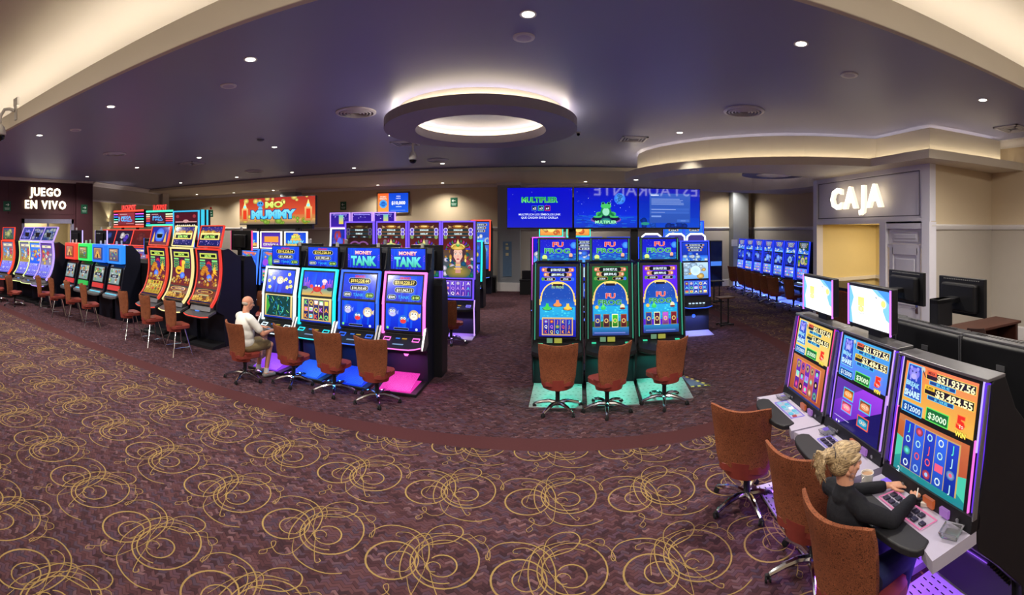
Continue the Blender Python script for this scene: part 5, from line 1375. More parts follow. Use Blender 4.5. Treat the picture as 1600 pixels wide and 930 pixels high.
# grey end cabinet between the compact machines and the curved ones, seen from the side and back
def back_machine(x, y, rz, label, tw=.62, strip=None, z=1.95, group='machines seen from behind', k=1.0):
    """cabinet seen from behind, its topper monitor turned away"""
    t = thing('slot_machine', label, 'slot machine', (x, y, 0), rz, group)
    body(t, [(q[0] * k, q[1]) for q in [(-.0, 0), (-.0, z - .1), (.12, z), (.5, z), (.78, z - .25), (.8, .8), (1.0, .75), (1.0, .68), (.75, .6), (.72, 0)]], .78, BLACKM)
    MB().box(-.05, .05, .3, .36, z, z + .3).build('topper_neck', BLACK, t)
    m = MB().box(-tw / 2, tw / 2, .36, .41, z + .12, z + .6, 0, .015); m.box(-tw * .3, tw * .3, .28, .37, z + .18, z + .5, 0, .02)
    tp = m.build('topper_display', BLACK, t)
    if strip:
        q = MB()
        for s in (-1, 1): q.box(s * (tw / 2 + .001), s * (tw / 2 + .02), .37, .41, z + .12, z + .6)
        q.build('led_strip', led(strip, 1.4), tp)
    MB().lathe([(.03, 0), (.03, .08), (.022, .09)], 12, (0, .38, z + .6)).build('signal_lamp', MATS['frosted_lamp'], t)
    return t
back_machine(-7.05, 8.32, 0, 'black back of a slot machine behind the curved gold and red one', strip=(230, 60, 120), z=1.98, k=.6)
back_machine(-9.0, 8.32, 0, 'black back of a slot machine behind the red curved one with an oval', strip=(70, 110, 240), z=1.9, k=.6)
back_machine(-10.3, 8.2, 0, 'dark cabinet back right of the compact blue-boxed machines', strip=(40, 110, 250), z=1.75)
back_machine(-13.9, 7.85, 8, 'black cabinet back with lilac-lit topper beside the curved neon machines', strip=(190, 170, 255), z=1.98, k=.9)
back_machine(-12.9, 8.2, 4, 'black cabinet back with lilac-lit topper above the red light box', strip=(190, 170, 255), z=1.98, k=.6)

for i, wd in enumerate(('behind the man in white', 'behind the cyan-lit machine', 'behind the blue-lit machine', 'behind the pink-lit machine')):
    back_machine(-4.85 + .83 * i, 7.86, 0, 'black topper and cabinet back ' + wd, z=1.72, k=.55)
# red-rimmed row below the jackpot signs
def rim_machine(x, y, k, label):
    t = thing('slot_machine', label, 'slot machine', (x, y, 0), 8, 'red-rimmed slot machines below the jackpot signs')
    body(t, [(.3, 0), (.25, .7), (.0, .82), (.02, 1.0), (.12, 1.2), (.2, 1.5), (.22, 1.7), (.2, 2.05), (.4, 2.1), (.8, 1.9), (.8, 0)], .78, NAVY)
    panel(t, [(.1, 1.2), (.15, 2.0)], .6, art_neon(k), None, (230, 60, 50), .03, 1.3)
    pal = [[(60, 80, 160), (30, 30, 60)], [(90, 60, 200), (230, 220, 220)], [(120, 50, 50), (90, 30, 30)]][k]
    a = Art(1.5); a.rect(0, 0, 1, 1, (20, 20, 36), (40, 26, 50)) if k < 2 else a.rect(0, 0, 1, 1, (70, 16, 20), (100, 30, 26))
    blobs(a, 9, k, .3, .3, .7, .7, pal, .12)
    panel(t, [(.15, 2.12), (.32, 2.56)], .74, a, None, (236, 60, 50), .022, 1.3, .02, .03, name='topper_screen', bot=True)
    return t
rim_machine(-13.35, 9.0, 0, 'red-rimmed slot machine with a dark topper picture, left below the jackpot signs')
rim_machine(-12.5, 9.0, 1, 'red-rimmed slot machine with a blue and white topper figure')
rim_machine(-11.55, 9.0, 2, 'red-rimmed slot machine with a dark red topper picture')
def jackpot_sign(x, y, wd, z0, z1, edge, stripes, label, scr, num):
    t = thing('jackpot_sign', label, 'sign', (x, y, 0), 6, None)
    MB().box(-wd / 2, wd / 2, .02, .2, z0, z1, 0, .01).build('housing', BLACKM, t)
    m = MB(); m.box(-wd / 2, wd / 2, -.01, .02, z1 - .06, z1); m.box(-wd / 2, wd / 2, -.01, .02, z0, z0 + .06)
    m.build('led_frame', led(edge, 1.5), t)
    n = len(stripes); hh = (z1 - z0 - .16)
    for i, c in enumerate(stripes):
        z = z1 - .09 - hh * (i + .5) / n; m = MB()
        for xa, xb in ((-wd / 2, -wd * .36), (wd * .24, wd / 2)):
            m.box(xa, xb, 0, .02, z - .028, z + .012)
        m.build('light_bar', led(c, 1.3), t)
    MB().box(-wd * .35, wd * .23, .0, .02, z0 + .08, z1 - .08).build('screen_bezel', BLACK, t)
    a = Art(1.3); a.rect(0, 0, 1, 1, scr, tuple(int(q * 1.2) for q in scr)); a.text('MEGA', .5, .62, .2, (90, 170, 240), bold=.04); a.text('WILD', .58, .36, .2, (80, 160, 240), bold=.04); a.text(num, .2, .5, .4, (90, 190, 250)); a.rect(.1, .84, .55, .9, (200, 150, 150)); a.rect(.5, .08, .95, .13, (190, 120, 120))
    a.mesh(lambda u, v, l: (-wd * .34 + wd * .56 * u, -.002 - l * .0003, z0 + .09 + (z1 - z0 - .18) * v)).build('screen', SCREEN, t, fixn=False)
    M = lambda s: Matrix(((1, 0, 0, s), (0, 0, -1, .06), (0, 1, 0, z1 + .1), (0, 0, 0, 1)))
    letters3d('JACKPOT', .17, .05, 'letter', [led((255, 70, 60), 1.4), led((200, 40, 40), .8)], t, M, gap=.1, wsc=.62 if wd > 1.4 else .5)
    for s in (-1, 1): MB().box(s * wd * .25 - .04, s * wd * .25 + .04, .06, .14, 0, z0).build('post', BLACK, t)
jackpot_sign(-13.2, 9.92, 1.55, 2.68, 3.3, (255, 66, 40), [(240, 90, 230), (60, 120, 250), (60, 230, 190), (230, 240, 220), (240, 150, 150)], 'red-edged neon jackpot sign with rainbow light bars, larger left one', (120, 40, 50), '10')
jackpot_sign(-11.5, 9.92, 1.2, 2.72, 3.24, (60, 230, 180), [(220, 250, 200), (250, 200, 160), (250, 90, 80), (240, 70, 90), (60, 110, 240)], 'green-edged neon jackpot sign with light bars, smaller right one', (60, 24, 40), '1')
# cyan-edged tall display further right
t = thing('display_tower', 'tall cyan-edged display with a red and white jackpot counter behind the curved machines', 'display', (-10.05, 9.75, 0), 4)
body(t, [(.0, 0), (.0, 2.3), (.02, 3.2), (.5, 3.2), (.5, 0)], 1.1, BLACKM)
a = Art(.9); a.rect(0, 0, 1, 1, (90, 24, 40), (70, 20, 34)); a.rect(.04, .38, .96, .64, (20, 14, 22)); a.text('$160600.13', .5, .5, .12, (235, 240, 245), maxw=.8); a.rect(.04, .64, .96, .67, (220, 170, 170)); a.ell(.5, .68, .12, .06, (200, 150, 150)); a.ell(.5, .16, .09, 0, (60, 90, 230))
for q in (.14, .86): a.ell(q, .86, .07, 0, (150, 50, 60)); a.ell(q, .14, .07, 0, (150, 50, 60))
panel(t, [(-.01, 2.3), (-.01, 3.12)], .94, a, None, (60, 180, 230), .04, 1.2, .02)
MB().box(.551, .56, .05, .2, 2.3, 3.2).box(.551, .56, .3, .38, 2.3, 3.2).build('side_led', led((50, 190, 220), 1.2), t)

# mummy row and its wide sign
def mummy_machine(x, y, k, label):
    t = thing('slot_machine', label, 'slot machine', (x, y, 0), 0, 'slot machines below the wide cartoon sign')
    body(t, [(.2, 0), (.2, .7), (.0, .82), (.02, 1.2), (.14, 2.05), (.3, 2.1), (.7, 2.0), (.7, 0)], .7, NAVY)
    panel(t, [(.02, 1.2), (.05, 1.58)], .56, art_reel5(k, (30, 110, 90)), None, (60, 120, 250), .035, 1.4, .02, name='lower_screen', top=False)
    panel(t, [(.05, 1.62), (.12, 2.03)], .56, art_mummy_main(), None, (60, 120, 250), .035, 1.4, .02, name='upper_screen')
    a = art_mummy(False) if k != 1 else Art(1.3).rect(0, 0, 1, 1, (120, 70, 190), (60, 40, 160)).rect(.15, .35, .9, .75, (230, 150, 60)).text('ESPAÑOLA', .5, .2, .16, (250, 240, 210), maxw=.8)
    panel(t, [(.08, 2.14), (.08, 2.52)], .6, a, None, (255, 250, 236), .025, 1.5, .01, name='topper_screen', bot=True)
    deck(t, -.15, .02, .76, .84, .66, (200, 200, 220), False)
    return t
mummy_machine(-7.72, 9.75, 0, 'white-rimmed cartoon slot machine at the left end below the wide sign')
mummy_machine(-6.97, 9.75, 1, 'white-rimmed slot machine with a violet and orange topper below the wide sign')
mummy_machine(-6.2, 9.75, 2, 'white-rimmed cartoon slot machine at the right end below the wide sign')
t = thing('video_wall_sign', "wide two-panel cartoon sign reading MO' MUMMY in blue and yellow", 'sign', (-6.85, 9.95, 0), 0)
for s, x0, x1 in ((-1, -1.28, -.06), (1, -.06, 1.16)):
    d = MB().box(x0 + .005, x1 - .005, 0, .09, 2.73, 3.46, 0, .006).build('display_panel', BLACK, t)
A_ = art_mummy(True)
A_.rect(.4985, 0, .5015, 1, (10, 6, 6))
A_.mesh(lambda u, v, l: (-1.265 + 2.41 * u, -.004 - l * .0003, 2.745 + .70 * v)).build('screen', SCREEN, t, fixn=False)
MB().box(-1.1, 1.0, .1, .2, 2.62, 2.75).build('mounting_rail', BLACK, t)
for x in (-.7, .6): MB().box(x - .04, x + .04, .1, .18, 1.9, 2.65).build('post', BLACK, t)

# purple row at the back
def generic_machine(x, y, cols, arts, label, wd=.8, h=2.3, top=None, topw=.62, rz=0, group=None, deckc=(90, 120, 240), tz=.5, lwid=.03, ls=1.4, foot=None, zs=(.95, 1.36, 1.8), pw=None):
    """upright machine with stacked screens"""
    t = thing('slot_machine', label, 'slot machine', (x, y, 0), rz, group)
    body(t, [(.2, 0), (.2, .6), (.02, .72), (.04, .9), (.1, 1.4), (.16, h), (.35, h), (.75, h - .3), (.75, 0)], wd, NAVY)
    z = list(zs) + [h]; n = len(arts)
    pw = pw or wd - .16
    ys = lambda q: .0 + (q - .9) * .09
    for i in range(n):
        z0 = z[i] + .02; z1 = z[i + 1] - .02
        panel(t, [(ys(z0) - .02, z0), (ys(z1) - .02, z1)], pw, arts[i], None, cols, lwid, ls, .018, .04, top=(i == n - 1), name=('lower_screen', 'middle_screen', 'upper_screen')[i + 3 - n] if n > 1 else 'screen')
    if top:
        c, a = top
        MB().box(-.08, .08, .2, .3, h, h + .15).build('topper_neck', BLACK, t)
        panel(t, [(.12, h + .08), (.12, h + .08 + tz)], topw, a, None, c, .03, ls, .012, .05, bot=True, name='topper_screen')
    deck(t, -.18, .04, .7, .8, wd - .06, deckc, False)
    m = MB()
    for i in range(5): m.box(-.2 + .09 * i, -.15 + .09 * i, -.08, -.04, .768, .79)
    m.build('button', led((200, 230, 255), 1.1), t)
    MB().lathe([(.045, 0), (.045, .004), (.03, .004)], 16, (0, .195, .42), 0, 'y').build('logo_badge', led(deckc, 1.6), t)
    if foot: footplate(t, -.25, .2, .015, .05, wd - .04, foot, 1, False, 9, mat('pale_plate', (150, 140, 170), .5))
    return t
W_ = (250, 244, 255)
PU = 'white-framed slot machines with violet toppers in the far row'
for i, (x, wd) in enumerate(((-7.55, 'behind the wide cartoon sign'), (-6.62, 'just right of the wide sign'), (-5.85, 'with a red figure picture'), (-5.1, 'partly behind the darkened portrait machine'))):
    if i == 0: continue
    generic_machine(x, 13.0, W_, [art_pic(i, [(40, 110, 240), (200, 60, 90), (90, 90, 220)], (20, 50, 190), (30, 40, 150))], 'white-framed slot machine with a violet topper, ' + wd, .72, 2.62, ((170, 130, 255), art_purple(i)), .62, 0, PU, zs=(1.4,), lwid=.05, ls=1.7, tz=.4)
# behind the portrait machines, toward the back wall
generic_machine(-2.78, 14.9, (30, 230, 220), [art_reel5(4), art_pic(8, [(240, 160, 60), (60, 120, 240), (240, 220, 120)], (30, 80, 190), (60, 60, 160))], 'slot machine with a cyan lit frame, half hidden right of the portrait machines', .8, 2.2, None, group='cyan-framed slot machine', zs=(.95, 1.5), lwid=.05)
generic_machine(-3.02, 18.3, (255, 80, 60), [art_pic(9, [(60, 140, 250), (120, 200, 250)], (30, 60, 170), (40, 90, 200)), art_hall(5, (40, 90, 220))], 'tall red-framed slot machine near the back wall', .85, 2.95, None, group='red-framed slot machine', zs=(1.0, 2.0), lwid=.05)

# row behind the frog machines
G = 'blue slot machines behind the frog machines'
for i, (x, wd) in enumerate(((-.17, 'blue slot machine with a magenta edge, left behind the frog machines'), (.73, 'blue slot machine seen between the first two frog toppers'), (1.63, 'blue slot machine seen between the last two frog toppers'), (2.53, 'blue slot machine hidden behind the violet frog machine'))):
    generic_machine(x, 10.95, (230, 90, 240) if i == 0 else (30, 70, 240), [art_reel5(i), art_pic(i + 2, [(150, 210, 240), (220, 60, 60), (210, 230, 240)], (20, 40, 190), (30, 60, 210)), art_hall(i, (20, 30, 200))], wd, .86, 2.4, None, group=G, lwid=.025)
generic_machine(3.44, 10.95, (50, 70, 245), [art_reel5(9, (30, 50, 150)), art_pic(17, [(240, 200, 110), (210, 235, 255), (180, 215, 250)], (110, 170, 240), (190, 220, 255)), art_hall(7, (20, 60, 200))], 'blue-lit slot machine with a golden picture, right of the frog machines', .82, 2.3, None, group=G, lwid=.03, foot=(60, 80, 255), deckc=(40, 90, 255))
G = 'slot machines with cyan-framed toppers behind the left television'
for x, wd in ((-.14, 'slot machine with a cyan-framed yellow topper, left below the televisions'), (.73, 'slot machine with a cyan-framed orange topper by the first television post')):
    generic_machine(x, 14.5, (60, 240, 220), [art_reel5(3), art_pic(12, [(90, 200, 230)], (20, 90, 160), (30, 120, 200))], wd, .82, 2.34, ((60, 240, 210), art_pic(int(x * 10) + 21, [(250, 190, 90), (250, 120, 60), (250, 220, 120)], (240, 140, 60), (250, 210, 110))), .68, 0, G, zs=(1.0, 1.6), lwid=.03)
G = 'slot machines with arched white toppers'
for x, tall, wd in ((3.02, 0, 'slot machine with an arched white light behind the violet frog machine'), (3.8, 1, 'tall blue slot machine with an arched white light, left of the pair'), (4.5, 1, 'tall blue slot machine with an arched white light, right of the pair')):
    t = generic_machine(x, 14.3, (60, 110, 250), [art_reel5(6), art_pic(14, [(200, 220, 250), (90, 110, 230), (200, 90, 110)], (30, 60, 200), (30, 80, 220))], wd, .72, 2.2, None, group=G, zs=(1.0, 1.6))
    P_ = [(-.32, .0, 2.18), (-.3, 0, 2.38), (-.2, 0, 2.46), (.2, 0, 2.46), (.3, 0, 2.38), (.32, 0, 2.18)]
    MB().tube(P_, .03, 8).build('arch_light', led((240, 245, 255), 1.8), t, True)
    MB().prism([(-.3, 2.18), (-.28, 2.36), (-.18, 2.44), (.18, 2.44), (.28, 2.36), (.3, 2.18)], 'y', .0, .15).build('arch_panel', led((70, 60, 150), .8), t)
    if tall:
        MB().box(-.36, .36, .25, .4, 2.2, 2.9, 0, .01).build('tower', BLACK, t)
        panel(t, [(.24, 2.2), (.24, 2.86)], .6, art_hall(int(x * 10), (40, 120, 240)), None, (40, 80, 250), .03, 1.4, .01, name='tower_screen')

# ---- blue row along the right wall (facing left)
G = 'row of blue slot machines along the right back wall'
yy = [13.62, 14.52, 15.42, 16.32, 17.22, 18.12, 19.02]
wd = ['nearest of seven, with a green picture', 'second nearest', 'third from the near end', 'in the middle', 'fifth from the near end', 'second from the far end', 'at the far end by the column']
for i, y in enumerate(yy):
    b = (24, 50, 210) if i else (30, 70, 60)
    art3 = [art_reel5(20 + i, (60, 90, 210)), art_pic(30 + i // 2, [(150, 190, 240), (30, 60, 200), (20, 30, 90), (60, 110, 250)] if i else [(90, 150, 70), (200, 190, 120), (60, 90, 140)], (14, 30, 150), (16, 40, 190)), art_hall(40 + i, b)]
    generic_machine(8.05, y, (36, 60, 240), art3, 'blue slot machine along the right back wall, ' + wd[i], .84, 2.18, None, rz=-90, group=G, lwid=.016, ls=1.1, foot=(30, 60, 255), zs=(.86, 1.3, 1.74))

# ---- hanging televisions over the frog machines
tv = [('television hanging left, showing MULTIPLIER in green letters', -.90, .32), ('television hanging in the centre, showing a green frog and a moon', .325, 1.52), ('television hanging right, showing a grey-blue text window', 1.525, 2.73)]
def tv_art(k):
    a = Art(1.6)
    if k == 0:
        a.rect(0, 0, 1, 1, (10, 24, 190), (6, 10, 190)); stars(a, 10, 2, 0, 0, 1, 1)
        a.text('MULTIPLIER', .5, .7, .13, (120, 240, 130), out=(20, 140, 120), ow=.05, bold=.03, maxw=.56, c2=(50, 190, 110)); a.text('MULTIPLIER', .5, .7, .12, (20, 60, 40), bold=-.012, maxw=.545)
        for i, (s, c) in enumerate((('x2', (60, 110, 250)), ('x3', (60, 200, 170)), ('x4', (230, 60, 90)))):
            x = .42 + .1 * i; a.rect(x - .042, .42, x + .042, .55, c); a.rect(x - .036, .43, x + .036, .54, (16, 20, 70)); a.text(s, x, .485, .06, (240, 245, 255))
        a.text('MULTIPLICA LOS SÍMBOLOS LINK', .5, .33, .05, (225, 232, 255), maxw=.66, bold=.015); a.text('QUE CAIGAN EN SU CASILLA', .5, .25, .05, (225, 232, 255), maxw=.6, bold=.015)
    elif k == 1:
        a.rect(0, .3, 1, 1, (10, 40, 210), (4, 8, 170)); a.rect(0, 0, 1, .3, (10, 50, 190), (14, 60, 210)); stars(a, 22, 7, 0, .3, 1, 1)
        a.ell(.72, .73, .09, 0, (90, 170, 245), 26, (40, 110, 230)); blobs(a, 9, 2, .66, .64, .78, .82, [(60, 130, 225)], .02)
        r = random.Random(4)
        for _ in range(60): x = r.random() * .9; y = r.random() * .3; a.rect(x, y, x + .08, y + .015, r.choice([(20, 90, 220), (30, 110, 200), (14, 50, 170)]))
        a.ell(.5, .2, .24, .1, (150, 90, 190), 26, (120, 70, 170)); a.ell(.5, .22, .22, .09, (12, 14, 60), 26)
        g_ = (70, 190, 100); d = (20, 110, 70)
        for s in (-1, 1): a.ell(.5 + s * .1, .34, .06, .06, d, 14, g_); a.ell(.5 + s * .13, .27, .07, .025, g_, 12); a.ell(.5 + s * .045, .6, .03, .045, g_, 12); a.ell(.5 + s * .045, .61, .018, .028, (20, 40, 60), 10); a.poly([(.5 + s * .06, .42), (.5 + s * .14, .3), (.5 + s * .11, .28), (.5 + s * .04, .36)], d)
        a.ell(.5, .41, .085, .13, g_, 20, d); a.ell(.5, .4, .055, .1, (150, 220, 190), 16); a.ell(.5, .54, .085, .06, g_, 18)
        a.ell(.5, .16, .1, .09, (60, 190, 160), 18, (20, 60, 90)); a.text('MULTIPLIER', .5, .14, .075, (160, 250, 190), out=(10, 50, 60), ow=.05, bold=.03, maxw=.34)
    else:
        a.rect(0, 0, 1, 1, (10, 60, 190), (6, 16, 170)); a.rect(0, 0, 1, .25, (16, 70, 200), (12, 60, 190)); blobs(a, 14, 6, 0, 0, .9, .2, [(30, 90, 220), (10, 50, 160)], .05); a.ell(.1, .1, .07, .04, (40, 140, 130))
        a.rect(.17, .12, .84, .88, (44, 80, 170), (50, 90, 185)); a.rect(.19, .82, .32, .85, (190, 205, 240))
        r = random.Random(3)
        for i in range(5): a.rect(.2, .73 - .035 * i, .62 + .18 * r.random(), .745 - .035 * i, (130, 155, 215))
        a.rect(.18, .44, .82, .5, (56, 96, 190)); a.rect(.2, .46, .6, .475, (150, 170, 220)); a.rect(.18, .36, .82, .42, (56, 96, 190)); a.rect(.2, .385, .42, .4, (130, 150, 210)); a.rect(.2, .27, .36, .31, (120, 150, 220)); a.rect(.62, .15, .82, .21, (60, 104, 200)); a.rect(.68, .17, .76, .18, (150, 175, 230))
    return a
for k, (lb, x0, x1) in enumerate(tv):
    t = thing('television', lb, 'television', ((x0 + x1) / 2, 8.42, 0), -1.5, 'three hanging televisions'); hw = (x1 - x0) / 2 - .004
    MB().box(-hw, hw, 0, .06, 2.61, 3.38, 0, .006).build('housing', BLACK, t)
    tv_art(k).mesh(lambda u, v, l: (-hw + .012 + (2 * hw - .024) * u, -.002 - l * .00015, 2.64 + .725 * v)).build('screen', SCREEN_TV, t, fixn=False)
t = thing('television_stand', 'black two-post stand carrying the three televisions behind the frog machines', 'stand', (.93, 8.62, 0))
for x in (-.62, .55): MB().box(x - .07, x + .07, -.04, .04, 0, 3.2, 0, .006).build('post', BLACK, t)
MB().box(-1.6, 1.6, -.10, -.05, 2.8, 2.95).build('rail', BLACK, t); MB().box(-1.0, 1.0, -.2, .2, 0, .03).build('base', BLACK, t)
# striped wedge plate beside the frog bank
t = thing('cable_ramp', 'flat metal corner plate with yellow and black hazard edges beside the frog machines', 'ramp', (2.2, 7.25, 0), 0)
MB().prism([(0, 0), (.34, 0), (0, .75)], 'z', .0, .012).build('plate', mat('plate_grey', (96, 100, 116), .4, .5), t)
m = MB()
def hz(p, q, n, w_, mb):
    p = Vector(p); q = Vector(q); d = (q - p) / n; nn = Vector((-d.y, d.x)).normalized() * w_
    for i in range(n):
        a = p + d * i; b = a + d; mb.add([(a.x, a.y, .013), (b.x, b.y, .013), (b.x + nn.x, b.y + nn.y, .013), (a.x + nn.x, a.y + nn.y, .013)], [(0, 1, 2, 3)], i % 2)
hz((0, 0), (.34, 0), 6, .05, m); hz((.34, 0), (0, .75), 12, .05, m)
m.build('hazard_tape', [mat('hazard_yellow', (190, 170, 70), .6), BLACK], t, fixn=False)
# small side tables at right
for (x, y, lb) in ((4.5, 11.7, 'small dark side table on castors, nearer of the two by the blue machine'), (5.65, 15.5, 'small black side table on castors, farther of the two by the blue machine')):
    t = thing('side_table', lb, 'table', (x, y, 0), 8, 'small side tables')
    MB().box(-.22, .22, -.16, .16, .74, .78, 0, .01).build('table_top', WOODD if x < 5 else BLACK, t)
    m = MB(); MB().tube([(-.12, 0, .05), (-.12, 0, .74)], .02, 8).build('leg', BLACK, t); MB().tube([(.1, 0, .05), (.1, 0, .74)], .02, 8).build('leg', BLACK, t)
    m = MB().box(-.2, .2, -.14, -.1, .03, .06).box(-.2, .2, .1, .14, .03, .06).box(-.14, -.1, -.14, .14, .03, .06).box(.1, .14, -.14, .14, .03, .06)
    b = m.build('base', BLACK, t)
    for sx in (-.19, .19):
        for sy in (-.12, .12): MB().lathe([(.025, -.012), (.028, 0), (.025, .012)], 12, (sx, sy, .028), 0, 'x').build('castor', RUBBER, b)
# green edge at the far left
t = thing('gaming_table_side', 'green edge of a table or panel cut by the left border of the view', 'panel', (-9.62, 3.62, 0), 20)
MB().box(-.25, .0, -.03, .03, .05, 1.0, 0, .01).build('panel', mat('green_felt', (34, 120, 62), .7), t)
MB().box(-.26, .012, -.04, .04, .0, .06, 0, .005).build('foot', GREY, t)
MB().tube([(.012, 0, .1), (.012, 0, .95)], .012, 8).build('edge_trim', GREY, t)
# ================================================================== FOREGROUND MACHINES (facing left)
def share_top2(bg0, bg1):
    a = Art(1.78); a.rect(0, 0, 1, 1, bg0, bg1)
    a.poly([(.02, .3), (.29, .3), (.25, .97), (.04, .97)], (110, 200, 240)); a.poly([(.03, .32), (.28, .32), (.24, .95), (.05, .95)], (40, 66, 180))
    pk = (150, 150, 240)
    a.ell(.14, .8, .08, .11, pk, 18, (120, 110, 220)); a.ell(.14, .74, .045, .055, (175, 165, 245), 12)
    for s in (-1, 1): a.ell(.14 + s * .05, .9, .022, .035, pk, 8); a.ell(.14 + s * .028, .83, .011, .018, (40, 40, 110), 8); a.rect(.14 + s * .045 - .011, .66, .14 + s * .045 + .011, .74, pk)
    a.ell(.27, .93, .03, 0, (190, 195, 190), 10); a.poly([(.265, .9), (.31, .8), (.32, .81), (.275, .92)], (60, 60, 70))
    a.text('BREAK', .145, .59, .09, (150, 210, 255), out=(20, 40, 130), ow=.06, bold=.05, maxw=.2, rot=-.06); a.text('&', .145, .51, .05, (220, 230, 255)); a.text('SHARE', .15, .41, .11, (190, 225, 255), out=(20, 40, 130), ow=.06, bold=.06, maxw=.23)
    for y, lab, t, c1, t2 in ((.87, 'MEGA', '$51.937.56', (220, 90, 50), '$9.165.45'), (.6, 'SUPER', '$3.494.55', (230, 190, 40), '$1.164.85')):
        a.rect(.325, y - .085, .985, y + .075, (230, 200, 90)); a.rect(.333, y - .073, .977, y + .063, (24, 16, 18)); a.text(t, .725, y - .012, .125, (255, 238, 180), maxw=.49, bold=.03, wsc=1.25)
        a.rect(.33, y + .0, .47, y + .085, c1); a.text(lab, .40, y + .042, .045, (60, 20, 10), bold=.03)
        a.rect(.38, y - .165, .74, y - .088, (60, 190, 230)); a.rect(.39, y - .155, .73, y - .096, (20, 60, 130)); a.text(t2, .57, y - .125, .045, (110, 220, 250), maxw=.3, wsc=1.3)
    a.rect(.03, .04, .34, .24, (70, 170, 230)); a.rect(.04, .06, .33, .22, (20, 70, 150)); a.text('$12000', .19, .14, .1, (210, 235, 250), wsc=1.2, maxw=.25, bold=.02)
    a.rect(.39, .06, .7, .3, (90, 220, 90)); a.rect(.4, .08, .69, .28, (20, 100, 50)); a.text('$3000', .55, .17, .11, (220, 250, 210), wsc=1.2, maxw=.25, bold=.02)
    a.text('5', .85, .27, .21, (226, 44, 30), out=(250, 120, 60), ow=.04, bold=.05, wsc=1.3); a.text('TO', .86, .2, .05, (255, 250, 230), out=(180, 30, 20), ow=.03); a.text('WIN', .86, .075, .08, (255, 236, 90), out=(120, 60, 10), ow=.05, bold=.04)
    return a
def art_share_low(k):
    a = Art(1.6)
    if k == 0:
        a.rect(0, 0, 1, 1, (150, 60, 40), (190, 110, 60)); a.rect(0, 0, 1, .14, (16, 40, 120), (30, 50, 120)); reels(a, .14, .2, .9, .93, 5, 3, (90, 40, 140), ['*', '#', '*'], 2, (230, 150, 60), pal=[(230, 70, 160), (240, 200, 150), (120, 220, 200), (170, 90, 230), (60, 30, 50)], cols=[(80, 30, 130), (150, 60, 70)])
    elif k == 1:
        a.rect(0, 0, 1, 1, (60, 30, 150), (150, 60, 220)); a.poly([(0, 0), (1, 0), (1, .75)], (20, 16, 90)); a.poly([(0, 1), (.6, 1), (0, .5)], (90, 50, 160))
        for x, y, c, cc, t in ((.3, .76, (60, 190, 230), (220, 120, 40), 'GOLD'), (.68, .7, (60, 190, 230), (200, 110, 70), 'WILD'), (.3, .5, (90, 160, 240), (250, 90, 130), 'SPIN'), (.68, .4, (240, 90, 60), (20, 130, 170), 'CASH')):
            a.rect(x - .12, y - .11, x + .12, y + .11, c); a.rect(x - .105, y - .09, x + .105, y + .09, cc, tuple(int(q * .6) for q in cc)); a.ell(x, y, .09, .06, tuple(min(255, q + 40) for q in cc), 14); a.text(t, x, y, .06, (250, 230, 190), out=(80, 20, 40), ow=.03)
        a.rect(.05, .24, .4, .25, (200, 190, 240)); a.ell(.12, .15, .015, 0, (230, 230, 250)).ell(.18, .15, .015, 0, (230, 230, 250))
    else:
        a.rect(0, 0, 1, 1, (24, 130, 140), (190, 110, 60)); a.rect(0, .3, .12, .9, (150, 60, 40), (190, 100, 50)); a.rect(.9, .3, 1, 1, (170, 70, 50), (190, 100, 60)); a.rect(0, 0, 1, .4, (20, 110, 130), (40, 150, 140))
        a.poly([(0, .3), (.14, .4), (.14, .62), (0, .66)], (70, 190, 160)); a.poly([(1, .2), (.86, .3), (.86, .5), (1, .54)], (70, 190, 160))
        reels(a, .1, .2, .9, .95, 5, 4, (20, 50, 150), ['J', 'O', 'J', '*', '#', 'O'], 8, (190, 160, 90), pal=[(170, 220, 240), (90, 220, 210), (210, 230, 250), (230, 90, 120), (150, 190, 250)], cols=[(16, 40, 140), (30, 70, 170)])
        a.text('.2', .1, .14, .09, (220, 240, 250))
    a.rect(.0, .0, 1, .06, (10, 24, 90)); a.rect(.36, .02, .48, .045, (120, 170, 240)); a.rect(.56, .02, .68, .045, (120, 170, 240)); a.ell(.85, .04, .02, 0, (60, 120, 230))
    return a
def art_glare():
    a = Art(1.55); a.rect(0, 0, 1, 1, (250, 252, 255), (240, 248, 255))
    a.poly([(0, 0), (.09, .0), (.05, .4), (.12, .7), (.03, 1), (0, 1)], (110, 180, 250)); a.poly([(1, 1), (.6, 1), (.75, .85), (.88, .8), (.86, .5), (.93, .3), (1, .25)], (120, 185, 245))
    a.poly([(.72, 1), (1, 1), (1, .7), (.9, .82)], (70, 140, 225)); a.ell(.87, .68, .075, 0, (200, 225, 240), 18); a.ell(.87, .68, .055, 0, (245, 225, 120), 18)
    a.rect(.24, .5, .4, .74, (250, 236, 140), (240, 224, 110)); a.rect(.24, .36, .4, .49, (250, 240, 160)); a.ring(.32, .43, .05, 0, .25, (210, 190, 80)); a.rect(.25, .3, .41, .32, (180, 180, 180)); a.poly([(.69, .83), (.73, .8), (.72, .78), (.68, .8)], (120, 130, 150))
    return a
LIL = mat('lilac_grey_console', (172, 166, 184), .35, .15, var=.04)
